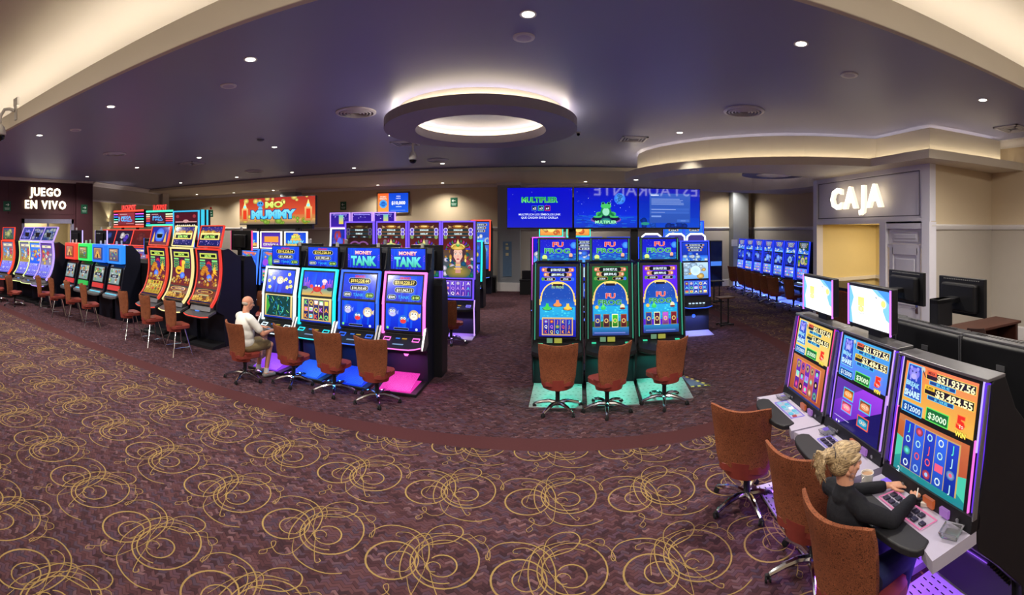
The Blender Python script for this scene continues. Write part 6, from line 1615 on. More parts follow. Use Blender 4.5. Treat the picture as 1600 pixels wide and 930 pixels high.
def share_machine(x, y, rz, k, bg, label, col, buttons=True, topper=True):
    t = thing('slot_machine', label, 'slot machine', (x, y, 0), rz, 'cash counter slot machines in the right foreground')
    W2 = .425
    body(t, [(.44, .0), (.42, .35), (.2, .6), (.02, .78), (.0, .93), (.08, 1.3), (.14, 1.70), (.16, 1.72), (.26, 1.72), (.36, 1.5), (.62, 1.2), (.66, .8), (.66, 0)], .84, BLACK)
    MB().box(-.42, .42, .1, .26, 1.715, 1.735, 0, .004).build('top_trim', SILVER, t)
    w_ = .72
    panel(t, [(-.02, .955), (.045, 1.345)], w_ - .06, art_share_low(k), None, col[0], .008, 1.1, .03, .04, top=False, ld=.004, lth=.01, name='lower_screen')
    panel(t, [(.055, 1.355), (.115, 1.69)], w_ - .04, share_top2(*bg), None, col[1], .008, 1.1, .03, .04, top=False, ld=.004, lth=.01, name='upper_screen')
    for s in (-1, 1):
        q = s * .392
        MB().prism([(-.0, .98), (.06, 1.35), (.12, 1.70), (.18, 1.70), (.12, 1.3), (.04, .98)], 'x', q - .016, q + .016).build('light_column', led((96, 40, 225), 1.0), t)
        MB().prism([(-.035, .98), (.03, 1.35), (.1, 1.70), (.12, 1.70), (.05, 1.32), (-.0, .98)], 'x', s * .415, s * .425).build('edge_trim', SILVER, t)
    # strip below the screens
    st = MB().prism([(-.05, .91), (-.03, .995), (.03, .995), (.03, .91)], 'x', -.42, .42).build('badge_strip', BLACK, t)
    MB().box(.03, .12, -.062, -.04, .925, .975, 0).build('bill_slot', led((200, 90, 40), .6), st)
    MB().box(.18, .25, -.062, -.04, .925, .97, 0).build('voucher_slot', led((170, 110, 200), .6), st)
    for q in (-.18, .32): MB().lathe([(.012, 0), (.012, .006), (.0005, .007)], 10, (q, -.055, .95), 0, 'y').build('lock', SILVER, st)
    # console deck
    dm = MB(); D = [(-.42, .0), (-.42, -.33), (-.3, -.30), (-.26, -.24), (.26, -.24), (.3, -.30), (.42, -.33), (.42, .0)]
    z = lambda yy: .915 + (yy) * .02
    n = len(D); dm.add([(p[0], p[1], z(p[1])) for p in D] + [(p[0], p[1], .84) for p in D], [tuple(range(n)), tuple(range(n, 2 * n))[::-1]] + [(i, (i + 1) % n, n + (i + 1) % n, n + i) for i in range(n)])
    dk = dm.build('console_deck', LIL, t)
    A_ = [(-.30, -.245)] + [(-.30 - .04 * math.sin(q * PI / 6), -.245 - .12 * q / 6) for q in range(1, 4)] + [(.34 * math.cos(PI + PI * q / 12), -.30 - .13 * abs(math.sin(PI * q / 12)) ** .7) for q in range(1, 12)] + [(.33, -.30), (.30, -.245)]
    n = len(A_); am = MB(); am.add([(p[0], p[1], .922) for p in A_] + [(p[0], p[1], .88) for p in A_], [tuple(range(n)), tuple(range(n, 2 * n))[::-1]] + [(i, (i + 1) % n, n + (i + 1) % n, n + i) for i in range(n)])
    ar = am.build('armrest', mat('black_padded_vinyl', (28, 28, 32), .55), dk)
    b = ar.modifiers.new('b', 'BEVEL'); b.width = .01; b.segments = 3; b.limit_method = 'ANGLE'
    fr = MB(); R_ = [(-.2, -.225), (.2, -.225), (.2, -.1), (-.2, -.1)]
    fr.tube([(p[0], p[1], .918) for p in R_], .004, 6, closed=True, caps=False); fr.build('button_panel_outline', led((240, 120, 170) if k == 2 else (150, 130, 240), .8), dk)
    for j in range(2):
        for i in range(6):
            xx = -.165 + .05 * i + .02 * (i > 3); yy = -.19 + .055 * j
            on = (i == 3 and j == 1)
            c = led((235, 240, 250), 1.2) if on else (emi('button_blue_%d' % ((i + j) % 3), [(150, 210, 235), (190, 200, 220), (90, 200, 230)][(i + j) % 3], .7) if k == 0 else mat('dark_button', (44, 40, 58), .3))
            MB().box(xx - .019, xx + .019, yy - .019, yy + .019, .912, .924, 0, .003).build('button', c, dk)
    MB().box(.15, .185, -.2, -.165, .912, .924, 0, .003).build('button', led((200, 60, 60), .7) if k == 0 else MATS.get('dark_button') or mat('dark_button', (44, 40, 58), .3), dk)
    MB().box(-.36, -.30, -.1, -.04, .912, .917, 0).build('vent_grille', mat('violet_mesh', (120, 90, 230), .4), dk)
    # below: ribbed lower door and lit foot plate
    m = MB()
    for i in range(9): m.box(-.36, .36, .36 - .05 * i * .5, .40 - .05 * i * .5, .36 + .03 * i, .372 + .03 * i)
    m.box(-.37, .37, .38, .44, .1, .4); m.build('lower_grille', BLACK, t)
    fp = MB().prism([(-.34, 0), (-.34, .02), (.42, .06), (.42, 0)], 'x', -.41, .41)
    for i in range(12):
        for j in range(14):
            xx = -.37 + .063 * i + (.03 if j % 2 else 0); yq = -.32 + .052 * j
            if xx > .37: continue
            zz = .02 + (yq + .34) * .04 / .76 + .0015
            fp.add([(xx - .018, yq - .005, zz), (xx + .018, yq - .005, zz), (xx + .018, yq + .005, zz), (xx - .018, yq + .005, zz)], [(0, 1, 2, 3)], 1)
    fp.build('foot_plate', [mat('pale_plastic_plate', (196, 190, 206), .45), BLACK], t, fixn=False)
    area_light(t, (0, .12, .62), (.7, .1), (.38, .12, 1.0), 7)
    if topper:
        nk = MB().box(-.09, .09, .19, .26, 1.70, 1.98, 0, .01).build('topper_neck', BLACK, t)
        MB().box(-.31, .31, .135, .2, 1.80, 2.15, 0, .008).build('topper_display', BLACK, nk)
        art_glare().mesh(lambda u, v, l: (-.285 + .57 * u, .132 - l * .0002, 1.815 + .31 * v)).build('topper_screen', SCREEN_BRIGHT, nk, fixn=False)
        for s in (-1, 1): MB().box(s * .297, s * .307, .125, .14, 1.79, 2.14).build('led_strip', led((190, 110, 255), 1.8), nk)
    return t
share_machine(2.26, 3.77, -95, 0, ((230, 200, 110), (230, 190, 90)), 'cash counter slot machine at the far end of the foreground row, bright topper screen', ((210, 120, 230), (230, 60, 130)))
share_machine(2.20, 2.91, -95, 1, ((90, 110, 230), (60, 160, 220)), 'middle foreground slot machine with a violet menu screen and bright topper screen', ((190, 140, 250), (210, 170, 250)))
share_machine(2.08, 2.0, -95, 2, ((226, 176, 70), (226, 120, 70)), 'nearest slot machine, which the woman plays, with orange counters above blue reels', ((240, 110, 220), (200, 180, 250)), topper=False)
# the row behind it, seen from the back
def opposite_machine(x, y, rz, label, topper=True):
    t = thing('slot_machine', label, 'slot machine', (x, y, 0), rz, 'black machine backs behind the foreground row')
    body(t, [(.0, 0), (.0, .8), (.1, .93), (.3, 1.3), (.46, 1.70), (.5, 1.74), (.60, 1.74), (.62, 1.72), (.62, 0)], .84, BLACK)
    MB().box(-.42, .42, .48, .6, 1.74, 1.76, 0, .004).build('top_trim', SILVER, t)
    for s in (-1, 1): MB().box(s * .415, s * .425, .5, .625, .3, 1.745, 0).build('edge_trim', GREY, t)
    deck(t, -.25, .0, .78, .86, .8, None, False, LIL, False)
    MB().box(-.04, .04, .621, .63, 1.55, 1.59).build('lock', SILVER, t)
    m = MB()
    for i in range(16): m.box(-.3 + .04 * i, -.275 + .04 * i, .51, .55, 1.745, 1.762)
    m.build('vent_slots', BLACK, t)
    if topper:
        nk = MB().box(-.06, .06, .34, .52, 1.73, 1.98, 0, .01).box(-.06, .06, .2, .52, 1.93, 1.98, 0, .01).build('topper_neck', BLACK, t)
        MB().box(-.30, .30, .14, .18, 1.80, 2.15, 0, .006).box(-.24, .2, .17, .25, 1.84, 2.10, 0, .02).build('topper_display', BLACK, nk)
        m = MB()
        for i in range(20): m.box(-.24 + .024 * i, -.23 + .024 * i, .1805, .183, 2.125, 2.135)
        m.build('vent_holes', mat('vent_hole_grey', (130, 130, 130), .5), nk)
    return t
opposite_machine(3.62, 3.62, 85, 'black back of the machine behind the middle foreground one, topper turned away')
opposite_machine(3.52, 2.76, 85, 'black back of a machine with a thick neck holding a topper turned away')
opposite_machine(3.44, 1.9, 85, 'black machine back with a silver vented top at the right edge', False)
# desk with a chair behind
t = thing('desk', 'dark walnut desk standing in front of the taupe wall on the right', 'desk', (7.1, 5.35, 0), -8)
MB().box(-.75, .75, -.35, .35, .74, .79, 0, .008).build('desktop', WOODD, t)
MB().box(-.7, -.64, -.3, .3, 0, .74).build('side_panel', WOODD, t); MB().box(.64, .7, -.3, .3, 0, .74).build('side_panel', WOODD, t); MB().box(-.64, .64, .2, .24, .3, .74).build('modesty_panel', WOODD, t)
t = thing('visitor_chair', 'dark round-backed chair beside the walnut desk, mostly behind a topper', 'chair', (6.3, 4.85, 0), -60)
MB().lathe([(.0005, .42), (.2, .42), (.22, .45), (.2, .49), (.0005, .5)], 20).build('seat', mat('dark_brown_leather', (52, 34, 32), .5), t, True)
for s in (-1, 1):
    for q in (-1, 1): MB().tube([(s * .16, q * .16, .43), (s * .19, q * .2, 0)], .014, 8).build('leg', BLACKM, t)
MB().shell(lambda u, v: ((u - .5) * .4 * math.cos((v - .35) * 1.2), -.2 + .05 * (2 * u - 1) ** 2 - .05 * v, .5 + .45 * v + .0 * u), lambda u, v: ((u - .5) * .4 * math.cos((v - .35) * 1.2), -.23 + .05 * (2 * u - 1) ** 2 - .05 * v, .5 + .45 * v), 8, 8).build('backrest', MATS['dark_brown_leather'], t, True)

# ---- things on the nearest console
def glass_mat():
    m = bpy.data.materials.new('clear_glass'); m.use_nodes = True; b = m.node_tree.nodes['Principled BSDF']
    b.inputs['Base Color'].default_value = (.95, .95, 1, 1); b.inputs['Roughness'].default_value = .05; b.inputs['Transmission Weight'].default_value = .9; b.inputs['IOR'].default_value = 1.45
    return m
GLASS = glass_mat()
DZ = .922
def on_deck(lx, ly):   # point on the nearest console: local (x, y) -> world
    q = math.radians(-95); return (2.08 + lx * math.cos(q) - ly * math.sin(q), 2.0 + lx * math.sin(q) + ly * math.cos(q))
def ashtray(pos, label, rz):
    t = thing('glass_ashtray', label, 'ashtray', (pos[0], pos[1], DZ - .006), rz, 'glass ashtrays')
    m = MB(); N = 4; prof = [(.055, 0), (.068, .03), (.055, .03), (.045, .006)]
    vs = []
    for r_, z_ in prof:
        for q in range(N): an = PI / 4 + q * PI / 2; vs.append((r_ * 1.2 * math.cos(an), r_ * 1.2 * math.sin(an), z_))
    fs = [(i * N + j, i * N + (j + 1) % N, (i + 1) * N + (j + 1) % N, (i + 1) * N + j) for i in range(3) for j in range(N)] + [tuple(range(N))[::-1], tuple(range(3 * N, 4 * N))]
    m.add(vs, fs); m.build('bowl', GLASS, t); return t
ashtray(on_deck(.345, -.12), 'clear square glass ashtray at the right end of the nearest console', 20)
def on_deck_m(mx, my, lx, ly):
    q = math.radians(-95); return (mx + lx * math.cos(q) - ly * math.sin(q), my + lx * math.sin(q) + ly * math.cos(q))
ashtray(on_deck_m(2.20, 2.91, -.25, -.1), 'clear glass ashtray on the middle foreground console', 5)
ashtray(on_deck_m(2.26, 3.77, -.28, -.1), 'clear glass ashtray on the far foreground console', 5)
p = on_deck(.02, -.06)
t = thing('cigarette_pack', 'small white and dark cigarette pack on the console before the woman', 'cigarette pack', (p[0], p[1], DZ - .006), -60)
MB().box(-.045, .045, -.028, .028, 0, .024, 0, .002).build('box', [mat('pack_white', (190, 180, 170), .5)], t); MB().box(-.046, .0, -.029, .029, .001, .0245, 0).build('dark_label', BLACK, t)
t = thing('lighter', 'dark slim lighter lying on top of the cigarette pack', 'lighter', (p[0], p[1], DZ + .0195), -35)
MB().box(-.035, .035, -.01, .01, 0, .012, 0, .004).build('body', mat('lighter_dark', (30, 24, 34), .3), t); MB().box(.03, .042, -.009, .009, 0, .012, 0, .002).build('metal_head', CHROME, t)
t = thing('cigarette', 'white cigarette leaning across the cigarette pack', 'cigarette', (p[0] - .01, p[1] + .03, DZ + .004), 35)
MB().tube([(-.035, 0, .026), (.035, 0, .06)], .004, 8).build('paper_tube', mat('cigarette_white', (215, 210, 205), .7), t)
p = on_deck(-.37, -.20)
t = thing('coffee_cup', 'white cup of milky coffee beside the woman at the console', 'cup', (p[0], p[1], DZ - .002), 200)
MB().lathe([(.026, 0), (.034, .012), (.041, .05), (.043, .072), (.039, .072), (.036, .05), (.03, .015), (.0005, .012)], 28).build('cup', mat('white_china', (225, 220, 212), .25), t, True)
MB().lathe([(.038, .06), (.0005, .0605)], 24).build('coffee', mat('milky_coffee', (176, 140, 104), .3), t)
MB().tube([(.041, 0, .058), (.062, 0, .055), (.066, 0, .035), (.055, 0, .018), (.036, 0, .018)], .005, 8).build('handle', MATS['white_china'], t, True)

# ================================================================== CHAIRS
def make_back(t, z0, z1, wb=.47, wt=.56, y0=-.21, lean=.10):
    def sh(off):
        def f(u, v):
            q = 2 * u - 1; ww = wb + (wt - wb) * min(1, v * 1.25) ** .8
            rr = min(1, (1 - v) * 9) if v > .9 else 1
            if v < .12: ww *= .93 + .07 * (v / .12)
            zz = z0 + (z1 - z0) * v + (.03 * q * q * v) - (.02 * (abs(q) ** 6) if v > .9 else 0)
            k = off * (.45 + .55 * min(1, (1 - abs(q)) * 5, (1 - v) * 7 + .15))
            return (q * ww / 2, y0 - lean * v * v * .9 - .03 * v + .11 * q * q * (.5 + .5 * v) - k, zz)
        return f
    MB().shell(sh(-.028), sh(.032), 14, 12).build('backrest', [FABRIC], t, True)
    # leather skirt around the foot of the back
    def sk(off):
        return lambda u, v: ((2 * u - 1) * (wb + .035) / 2 * (.84 + .16 * v), y0 - .0 + .16 * abs(2 * u - 1) ** 2.4 - off * (.7 + .3 * v), z0 - .10 + .15 * v)
    MB().shell(sk(-.04), sk(.04), 14, 4).build('back_skirt', LEATHER, t, True)
def make_seat(t, z0, z1, wd=.47, dp=.46):
    def P(u, v, top):
        x = (2 * u - 1); y = (2 * v - 1); r = 1 - .09 * (abs(x) ** 4) * (abs(y) ** 4) * 2
        e = max(abs(x), abs(y)); k = 1 - max(0, e - .75) / .25 * .5
        zz = (z0 + z1) / 2 + (1 if top else -1) * (z1 - z0) / 2 * (k if e > .75 else 1)
        return (x * wd / 2 * r, y * dp / 2 * r, zz)
    MB().shell(lambda u, v: P(u, v, True), lambda u, v: P(u, v, False), 12, 12).build('seat', LEATHER, t, True)
def star_chair(label):
    t = thing('swivel_chair', label, 'chair', (0, 0, 0), 0)
    make_back(t, .45, 1.0); make_seat(t, .38, .50)
    MB().lathe([(.05, .09), (.045, .12), (.032, .13), (.032, .26), (.042, .27), (.042, .36), (.09, .37), (.09, .39)], 16).build('gas_lift', BLACK, t, True)
    MB().box(.1, .2, -.01, .01, .35, .37, 0, .004).build('lever', BLACK, t)
    for i in range(5):
        q = 2 * PI * i / 5 + .3; c, s_ = math.cos(q), math.sin(q)
        m = MB(); m.tube([(.02 * c, .02 * s_, .105), (.12 * c, .12 * s_, .118), (.22 * c, .22 * s_, .10), (.315 * c, .315 * s_, .07), (.345 * c, .345 * s_, .058)], [.030, .027, .024, .021, .018], 8)
        lg = m.build('leg', CHROME, t, True)
        m = MB()
        for o_ in (-.016, .016): m.lathe([(.018, -.008), (.026, -.006), (.026, .006), (.018, .008)], 14, (o_, 0, 0), 0, 'x')
        m.tube([(0, 0, .0), (0, 0, .036)], .012, 8); m.box(-.02, .02, -.014, .014, .012, .034, 0, .004)
        m.xf(Matrix.Translation((.355 * c, .355 * s_, .0265)) @ Matrix.Rotation(q + i, 4, 'Z'))
        m.build('castor', RUBBER, lg, True)
    return t
def stool(label):
    t = thing('bar_stool', label, 'stool', (0, 0, 0), 0)
    make_back(t, .60, 1.14, .38, .44, -.21, .06); make_seat(t, .54, .65, .44, .43)
    for sx in (-1, 1):
        for sy in (-1, 1): MB().tube([(sx * .10, sy * .10, .55), (sx * .22, sy * .22, 0)], .012, 8).build('leg', CHROME, t, True)
    P = [(sx * .185, sy * .185, .17) for sx, sy in ((-1, -1), (1, -1), (1, 1), (-1, 1))]
    MB().tube(P, .008, 6, closed=True, caps=False).build('footrest', CHROME, t, True)
    return t
def shorten(s): return s
protoC = star_chair('proto'); protoS = stool('proto'); usedC = [False]; usedS = [False]
def chair(x, y, rz, label, group=None, kind='c'):
    pr, us = (protoC, usedC) if kind == 'c' else (protoS, usedS)
    if not us[0]:
        us[0] = True; pr.location = (x, y, 0); pr.rotation_euler = (0, 0, math.radians(rz)); pr['label'] = label
        if group: pr['group'] = group
        return pr
    c = dup(pr, (x, y, 0), rz, label, group)
    if not group and 'group' in c: del c['group']
    return c
G = 'brown swivel chairs at the frog machines'
chair(.03, 6.66, 2, 'brown swivel chair facing the left frog machine, its back square to the view', G)
chair(.74, 6.60, 30, 'brown swivel chair turned left at the middle frog machine', G)
chair(1.62, 6.75, 24, 'brown swivel chair at the violet frog machine, right of three', G)
G = 'brown swivel chairs at the fish-themed machines'
MANX, MANY_, MANR = -5.02, 6.3, -22
chair(MANX, MANY_, MANR, 'brown swivel chair on which the man in white sits', G)
chair(-4.22, 6.62, -12, 'brown swivel chair at the cyan-lit fish-themed machine', G)
chair(-3.42, 6.58, -10, 'brown swivel chair at the blue-lit fish-themed machine', G)
chair(-2.64, 6.48, -8, 'brown swivel chair at the pink-lit fish-themed machine', G)
chair(-2.38, 10.35, -22, 'brown swivel chair before the tall golden queen portrait machine')
chair(-6.95, 9.3, 170, 'dark red-brown chair seen between the curved machines and the cartoon machine')
G = 'brown swivel chairs along the right wall row'
for i, (x, y) in enumerate(((7.4, 13.05), (7.25, 13.95), (7.3, 14.65), (7.4, 15.55), (7.5, 16.5), (7.6, 17.5), (7.7, 18.7))):
    chair(x, y, -75 + (i * 37) % 25 - 10, 'brown swivel chair by the blue wall row, ' + ['nearest of seven', 'second nearest', 'third nearest', 'middle of seven', 'fifth nearest', 'second farthest', 'farthest, by the column'][i], G)
G = 'brown swivel chairs at the foreground machines'
chair(1.76, 4.0, -38, 'empty brown swivel chair at the far foreground machine, chrome base showing', G)
chair(1.86, 2.98, -64, 'empty brown swivel chair at the middle foreground machine, beside the woman', G)
WX, WY_, WR = 1.72, 2.2, -88
chair(WX, WY_, WR + 8, 'brown swivel chair on which the woman in black sits', G)
G = 'brown stools at the curved red and gold machines'
chair(-8.85, 6.72, -14, 'brown stool at the red machine with an oval topper, left of three', G, 's')
chair(-7.98, 6.68, -14, 'brown stool at the pale gold machine, middle of three', G, 's')
chair(-7.05, 6.60, -16, 'brown stool nearest the seated man, right of three', G, 's')
G = 'brown stools at the compact machines'
for i, (x, y) in enumerate(((-12.95, 6.5), (-12.2, 6.55), (-11.35, 6.62), (-10.45, 6.6))):
    chair(x, y, -20, 'brown stool at the ' + ['red-boxed machine, leftmost of four', 'green-boxed compact machine', 'blue-boxed machine, second from the right', 'blue-boxed machine at the right end'][i], G, 's')
G = 'brown swivel chairs at the curved neon machines'
chair(-15.7, 5.95, -20, 'brown swivel chair at the far left edge before the red-lit machine', G)
chair(-14.6, 6.15, -40, 'brown swivel chair before the curved neon machines, second from the left edge', G)
chair(-9.75, 9.3, 200, 'red-brown chair glimpsed behind the curved machine with the oval')

# ================================================================== PEOPLE
def capsule(bm, a, b, r0, r1, n=14):
    a = Vector(a); b = Vector(b); d = b - a; Ld = d.length
    ax = d.normalized() if Ld > 1e-6 else Vector((0, 0, 1))
    u = ax.orthogonal().normalized(); v = ax.cross(u)
    rings = []
    for k in range(5): q = -PI / 2 + (PI / 2) * k / 4; rings.append((a + ax * r0 * math.sin(q), r0 * math.cos(q)))
    for k in range(5): q = (PI / 2) * k / 4; rings.append((b + ax * r1 * math.sin(q), r1 * math.cos(q)))
    vs = []
    for c, r in rings:
        r = max(r, 1e-4)
        vs.append([bm.verts.new(c + u * r * math.cos(2 * PI * j / n) + v * r * math.sin(2 * PI * j / n)) for j in range(n)])
    for i in range(len(vs) - 1):
        for j in range(n): bm.faces.new((vs[i][j], vs[i][(j + 1) % n], vs[i + 1][(j + 1) % n], vs[i + 1][j]))
    bm.faces.new(vs[0][::-1]); bm.faces.new(vs[-1])
def ellips(bm, c, r, rot=None):
    M = Matrix.Translation(c) @ (rot or Matrix()).to_4x4() @ Matrix.Diagonal((r[0], r[1], r[2], 1))
    bmesh.ops.create_uvsphere(bm, u_segments=20, v_segments=12, radius=1, matrix=M)
def remeshed(name, fn, voxel, mats, parent, smooth_it=6, fac=.6):
    bm = bmesh.new(); fn(bm); me = bpy.data.meshes.new('tmp'); bm.to_mesh(me); bm.free()
    o = bpy.data.objects.new('tmp', me); COL.objects.link(o)
    r = o.modifiers.new('r', 'REMESH'); r.mode = 'VOXEL'; r.voxel_size = voxel
    if smooth_it: s = o.modifiers.new('s', 'SMOOTH'); s.iterations = smooth_it; s.factor = fac
    dg = bpy.context.evaluated_depsgraph_get(); m2 = bpy.data.meshes.new_from_object(o.evaluated_get(dg))
    bpy.data.objects.remove(o); bpy.data.meshes.remove(me)
    m2.materials.clear(); m2.materials.append(mats)
    m2.polygons.foreach_set('use_smooth', [True] * len(m2.polygons)); m2.name = name
    o = bpy.data.objects.new(name, m2); COL.objects.link(o); o.parent = parent
    return o
def hand(bm, wrist, fwd, side, up, spread=.25, curl=.35, s=1.0):
    """palm and five fingers; fwd: finger direction, side: towards the thumb, up: back of the hand"""
    f = Vector(fwd).normalized(); u = Vector(up).normalized(); sd = Vector(side).normalized(); w_ = Vector(wrist)
    pc = w_ + f * .045 * s
    for k, q in enumerate((.028, .010, -.009, -.026)):
        capsule(bm, w_ + sd * q * .6 * s + f * .01 * s, w_ + f * (.085 - .004 * abs(k - 1)) * s + sd * q * s, .013 * s, .0105 * s, 8)
        base = w_ + f * (.085 - .004 * abs(k - 1)) * s + sd * q * s
        Lf = (.030, .034, .032, .025)[k] * s; d = (f + sd * q * spread * 12).normalized()
        ang = 0; p_ = base
        for seg, (ll, rr0, rr1) in enumerate(((1.1, .0092, .0085), (.8, .0085, .0078), (.65, .0078, .0065))):
            ang += curl * (.6 if seg == 0 else 1); dd = d * math.cos(ang) - u * math.sin(ang)
            p2 = p_ + dd * Lf * ll; capsule(bm, p_, p2, rr0 * s, rr1 * s, 8); p_ = p2
    p0 = w_ + sd * .022 * s + f * .02 * s; p1 = p0 + (sd * .8 + f * .6 - u * .2).normalized() * .036 * s; p2 = p1 + (f * .95 + sd * .35 - u * .1).normalized() * .03 * s; p3 = p2 + (f + sd * .05 - u * .2).normalized() * .022 * s
    capsule(bm, p0, p1, .014 * s, .0115 * s, 8); capsule(bm, p1, p2, .0115 * s, .010 * s, 8); capsule(bm, p2, p3, .010 * s, .0075 * s, 8)
def head(bm, c, yaw=0.0, pitch=0.0, s=1.0):
    """face looking along +y"""
    R = Matrix.Rotation(yaw, 4, 'Z') @ Matrix.Rotation(pitch, 4, 'X')
    P = lambda x, y, z: Vector(c) + (R @ Vector((x * s, y * s, z * s)))
    ellips(bm, P(0, -.012, .028), (.076 * s, .094 * s, .088 * s), R); ellips(bm, P(0, .018, -.025), (.062 * s, .072 * s, .082 * s), R)
    ellips(bm, P(0, .05, -.078), (.032 * s, .03 * s, .026 * s), R)
    capsule(bm, P(0, .086, .012), P(0, .106, -.022), .010 * s, .014 * s, 8)
    for q in (-1, 1):
        ellips(bm, P(q * .011, .095, -.026), (.009 * s, .01 * s, .008 * s), R)
        capsule(bm, P(q * .014, .08, .036), P(q * .045, .066, .034), .010 * s, .008 * s, 8)
        ellips(bm, P(q * .04, .056, -.022), (.022 * s, .02 * s, .02 * s), R)
        ellips(bm, P(q * .076, -.006, -.008), (.008 * s, .018 * s, .030 * s), R)
        capsule(bm, P(q * .055, -.01, -.045), P(q * .03, .04, -.082), .02 * s, .02 * s, 8)
    capsule(bm, P(-.018, .082, -.05), P(.018, .082, -.05), .0075 * s, .0075 * s, 8); capsule(bm, P(-.014, .08, -.061), P(.014, .08, -.061), .008 * s, .008 * s, 8)
    return P
def eyes(P, par, s=1.0):
    for q in (-1, 1):
        c = P(q * .031, .072, .012)
        bm = bmesh.new(); ellips(bm, c, (.0125 * s,) * 3); me = bpy.data.meshes.new('eye'); bm.to_mesh(me); bm.free(); me.materials.append(mat('eye_white', (210, 205, 200), .2)); o = bpy.data.objects.new('eye', me); COL.objects.link(o); o.parent = par
        c2 = P(q * .031, .0815, .012); bm = bmesh.new(); ellips(bm, c2, (.006 * s, .004 * s, .006 * s)); me = bpy.data.meshes.new('iris'); bm.to_mesh(me); bm.free(); me.materials.append(mat('iris_dark', (50, 36, 28), .2)); o2 = bpy.data.objects.new('iris', me); COL.objects.link(o2); o2.parent = o
SKIN = mat('skin', (205, 150, 122), .5, var=.06, scale=18)
def hair_mat(name, c0, c1):
    m = bpy.data.materials.new(name); m.use_nodes = True; nt = m.node_tree; b = nt.nodes['Principled BSDF']
    tc = nt.nodes.new('ShaderNodeTexCoord'); mp = nt.nodes.new('ShaderNodeMapping'); mp.inputs['Scale'].default_value = (90, 12, 90); n = nt.nodes.new('ShaderNodeTexNoise'); n.inputs['Scale'].default_value = 1.5; n.inputs['Detail'].default_value = 4
    nt.links.new(tc.outputs['Object'], mp.inputs['Vector']); nt.links.new(mp.outputs['Vector'], n.inputs['Vector'])
    r = nt.nodes.new('ShaderNodeValToRGB'); r.color_ramp.elements[0].position = .35; r.color_ramp.elements[0].color = lin(c0); r.color_ramp.elements[1].position = .65; r.color_ramp.elements[1].color = lin(c1)
    nt.links.new(n.outputs['Fac'], r.inputs['Fac']); nt.links.new(r.outputs['Color'], b.inputs['Base Color']); b.inputs['Roughness'].default_value = .45
    bp = nt.nodes.new('ShaderNodeBump'); bp.inputs['Strength'].default_value = .5; bp.inputs['Distance'].default_value = .004; nt.links.new(n.outputs['Fac'], bp.inputs['Height']); nt.links.new(bp.outputs['Normal'], b.inputs['Normal'])
    return m

# ---------------- the woman (local frame: facing +y, origin on the floor below the seat)
wo = thing('person', 'woman in a black top with blond pinned-up hair playing the nearest machine', 'person', (WX - .09, WY_ + .0, 0), WR)
HC = Vector((0, -.03, 1.30))
wo.scale = (.95, .95, .95)
# hands in local frame: forward reach .36 m, console height
Lh = (-.03, .36, .985); Rh = (.19, .39, .985)
def w_body(bm):
    head(bm, HC, yaw=-.12, pitch=-.12)
    capsule(bm, (0, -.045, 1.25), (0, -.03, 1.10), .052, .056)
    capsule(bm, (-.11, -.03, 1.07), (.11, -.03, 1.07), .045, .045); ellips(bm, (0, -.02, .93), (.12, .08, .16)); ellips(bm, (0, -.03, .75), (.11, .08, .15)); ellips(bm, (0, .0, .60), (.14, .10, .10))
    for sx, h, el_ in ((-1, Lh, (-.19, .10, .98)), (1, Rh, (.27, .11, 1.0))):
        sh = (sx * .165, -.03, 1.07); capsule(bm, sh, el_, .040, .034); capsule(bm, el_, (h[0], h[1], h[2] + .012), .034, .022)
        d = Vector(h) - Vector(el_); d.z = -.02; d.normalize(); side = Vector((-sx * d.y, sx * d.x, 0)) * -1
        side = Vector((d.y, -d.x, 0)) * (-sx)
        hand(bm, (h[0], h[1], h[2] + .012), d, -side * -1 if False else Vector((-sx * abs(d.y), sx * d.x, 0)), (0, 0, 1), curl=.22)
    for sx in (-1, 1):
        capsule(bm, (sx * .09, .0, .56), (sx * .11, .40, .58), .085, .062); capsule(bm, (sx * .11, .40, .57), (sx * .10, .26, .16), .056, .036)
        capsule(bm, (sx * .10, .26, .15), (sx * .10, .27, .08), .034, .036); capsule(bm, (sx * .10, .24, .06), (sx * .11, .40, .045), .036, .028)
wb_ = remeshed('body', w_body, .0045, SKIN, wo, 4, .5)
R_ = Matrix.Rotation(-.12, 4, 'Z') @ Matrix.Rotation(-.12, 4, 'X'); PH = lambda x, y, z: HC + (R_ @ Vector((x, y, z)))
eyes(PH, wb_)
MB().tube([PH(-.018, .0905, -.052), PH(0, .0925, -.053), PH(.018, .0905, -.052)], .0045, 6).tube([PH(-.013, .088, -.06), PH(.013, .088, -.06)], .005, 6).build('lips', mat('lip_red', (168, 84, 84), .4), wb_, True)
for q in (-1, 1): MB().tube([PH(q * .016, .09, .036), PH(q * .035, .084, .043), PH(q * .052, .068, .036)], .003, 6).build('eyebrow', mat('brow_brown', (92, 66, 46), .7), wb_, True)
TOPM = mat('black_knit', (17, 18, 26), .85, var=.25, scale=40, bump=.3)
def w_top(bm):
    capsule(bm, (-.125, -.03, 1.085), (.125, -.03, 1.085), .062, .062); capsule(bm, (0, -.045, 1.10), (0, -.04, 1.145), .078, .062)
    ellips(bm, (0, -.02, .96), (.158, .115, .18)); ellips(bm, (0, -.04, .76), (.155, .125, .19)); ellips(bm, (0, -.0, .62), (.195, .145, .15)); ellips(bm, (.0, .05, .57), (.20, .17, .11))
    for sx, h, el_ in ((-1, Lh, (-.19, .10, .98)), (1, Rh, (.27, .11, 1.0))):
        sh = Vector((sx * .165, -.03, 1.07)); e = Vector(el_); hh = Vector(h); hh.z += .012
        capsule(bm, sh, e, .058, .048); capsule(bm, e, e.lerp(hh, .86), .048, .036)
remeshed('black_top', w_top, .007, TOPM, wo, 6, .6)
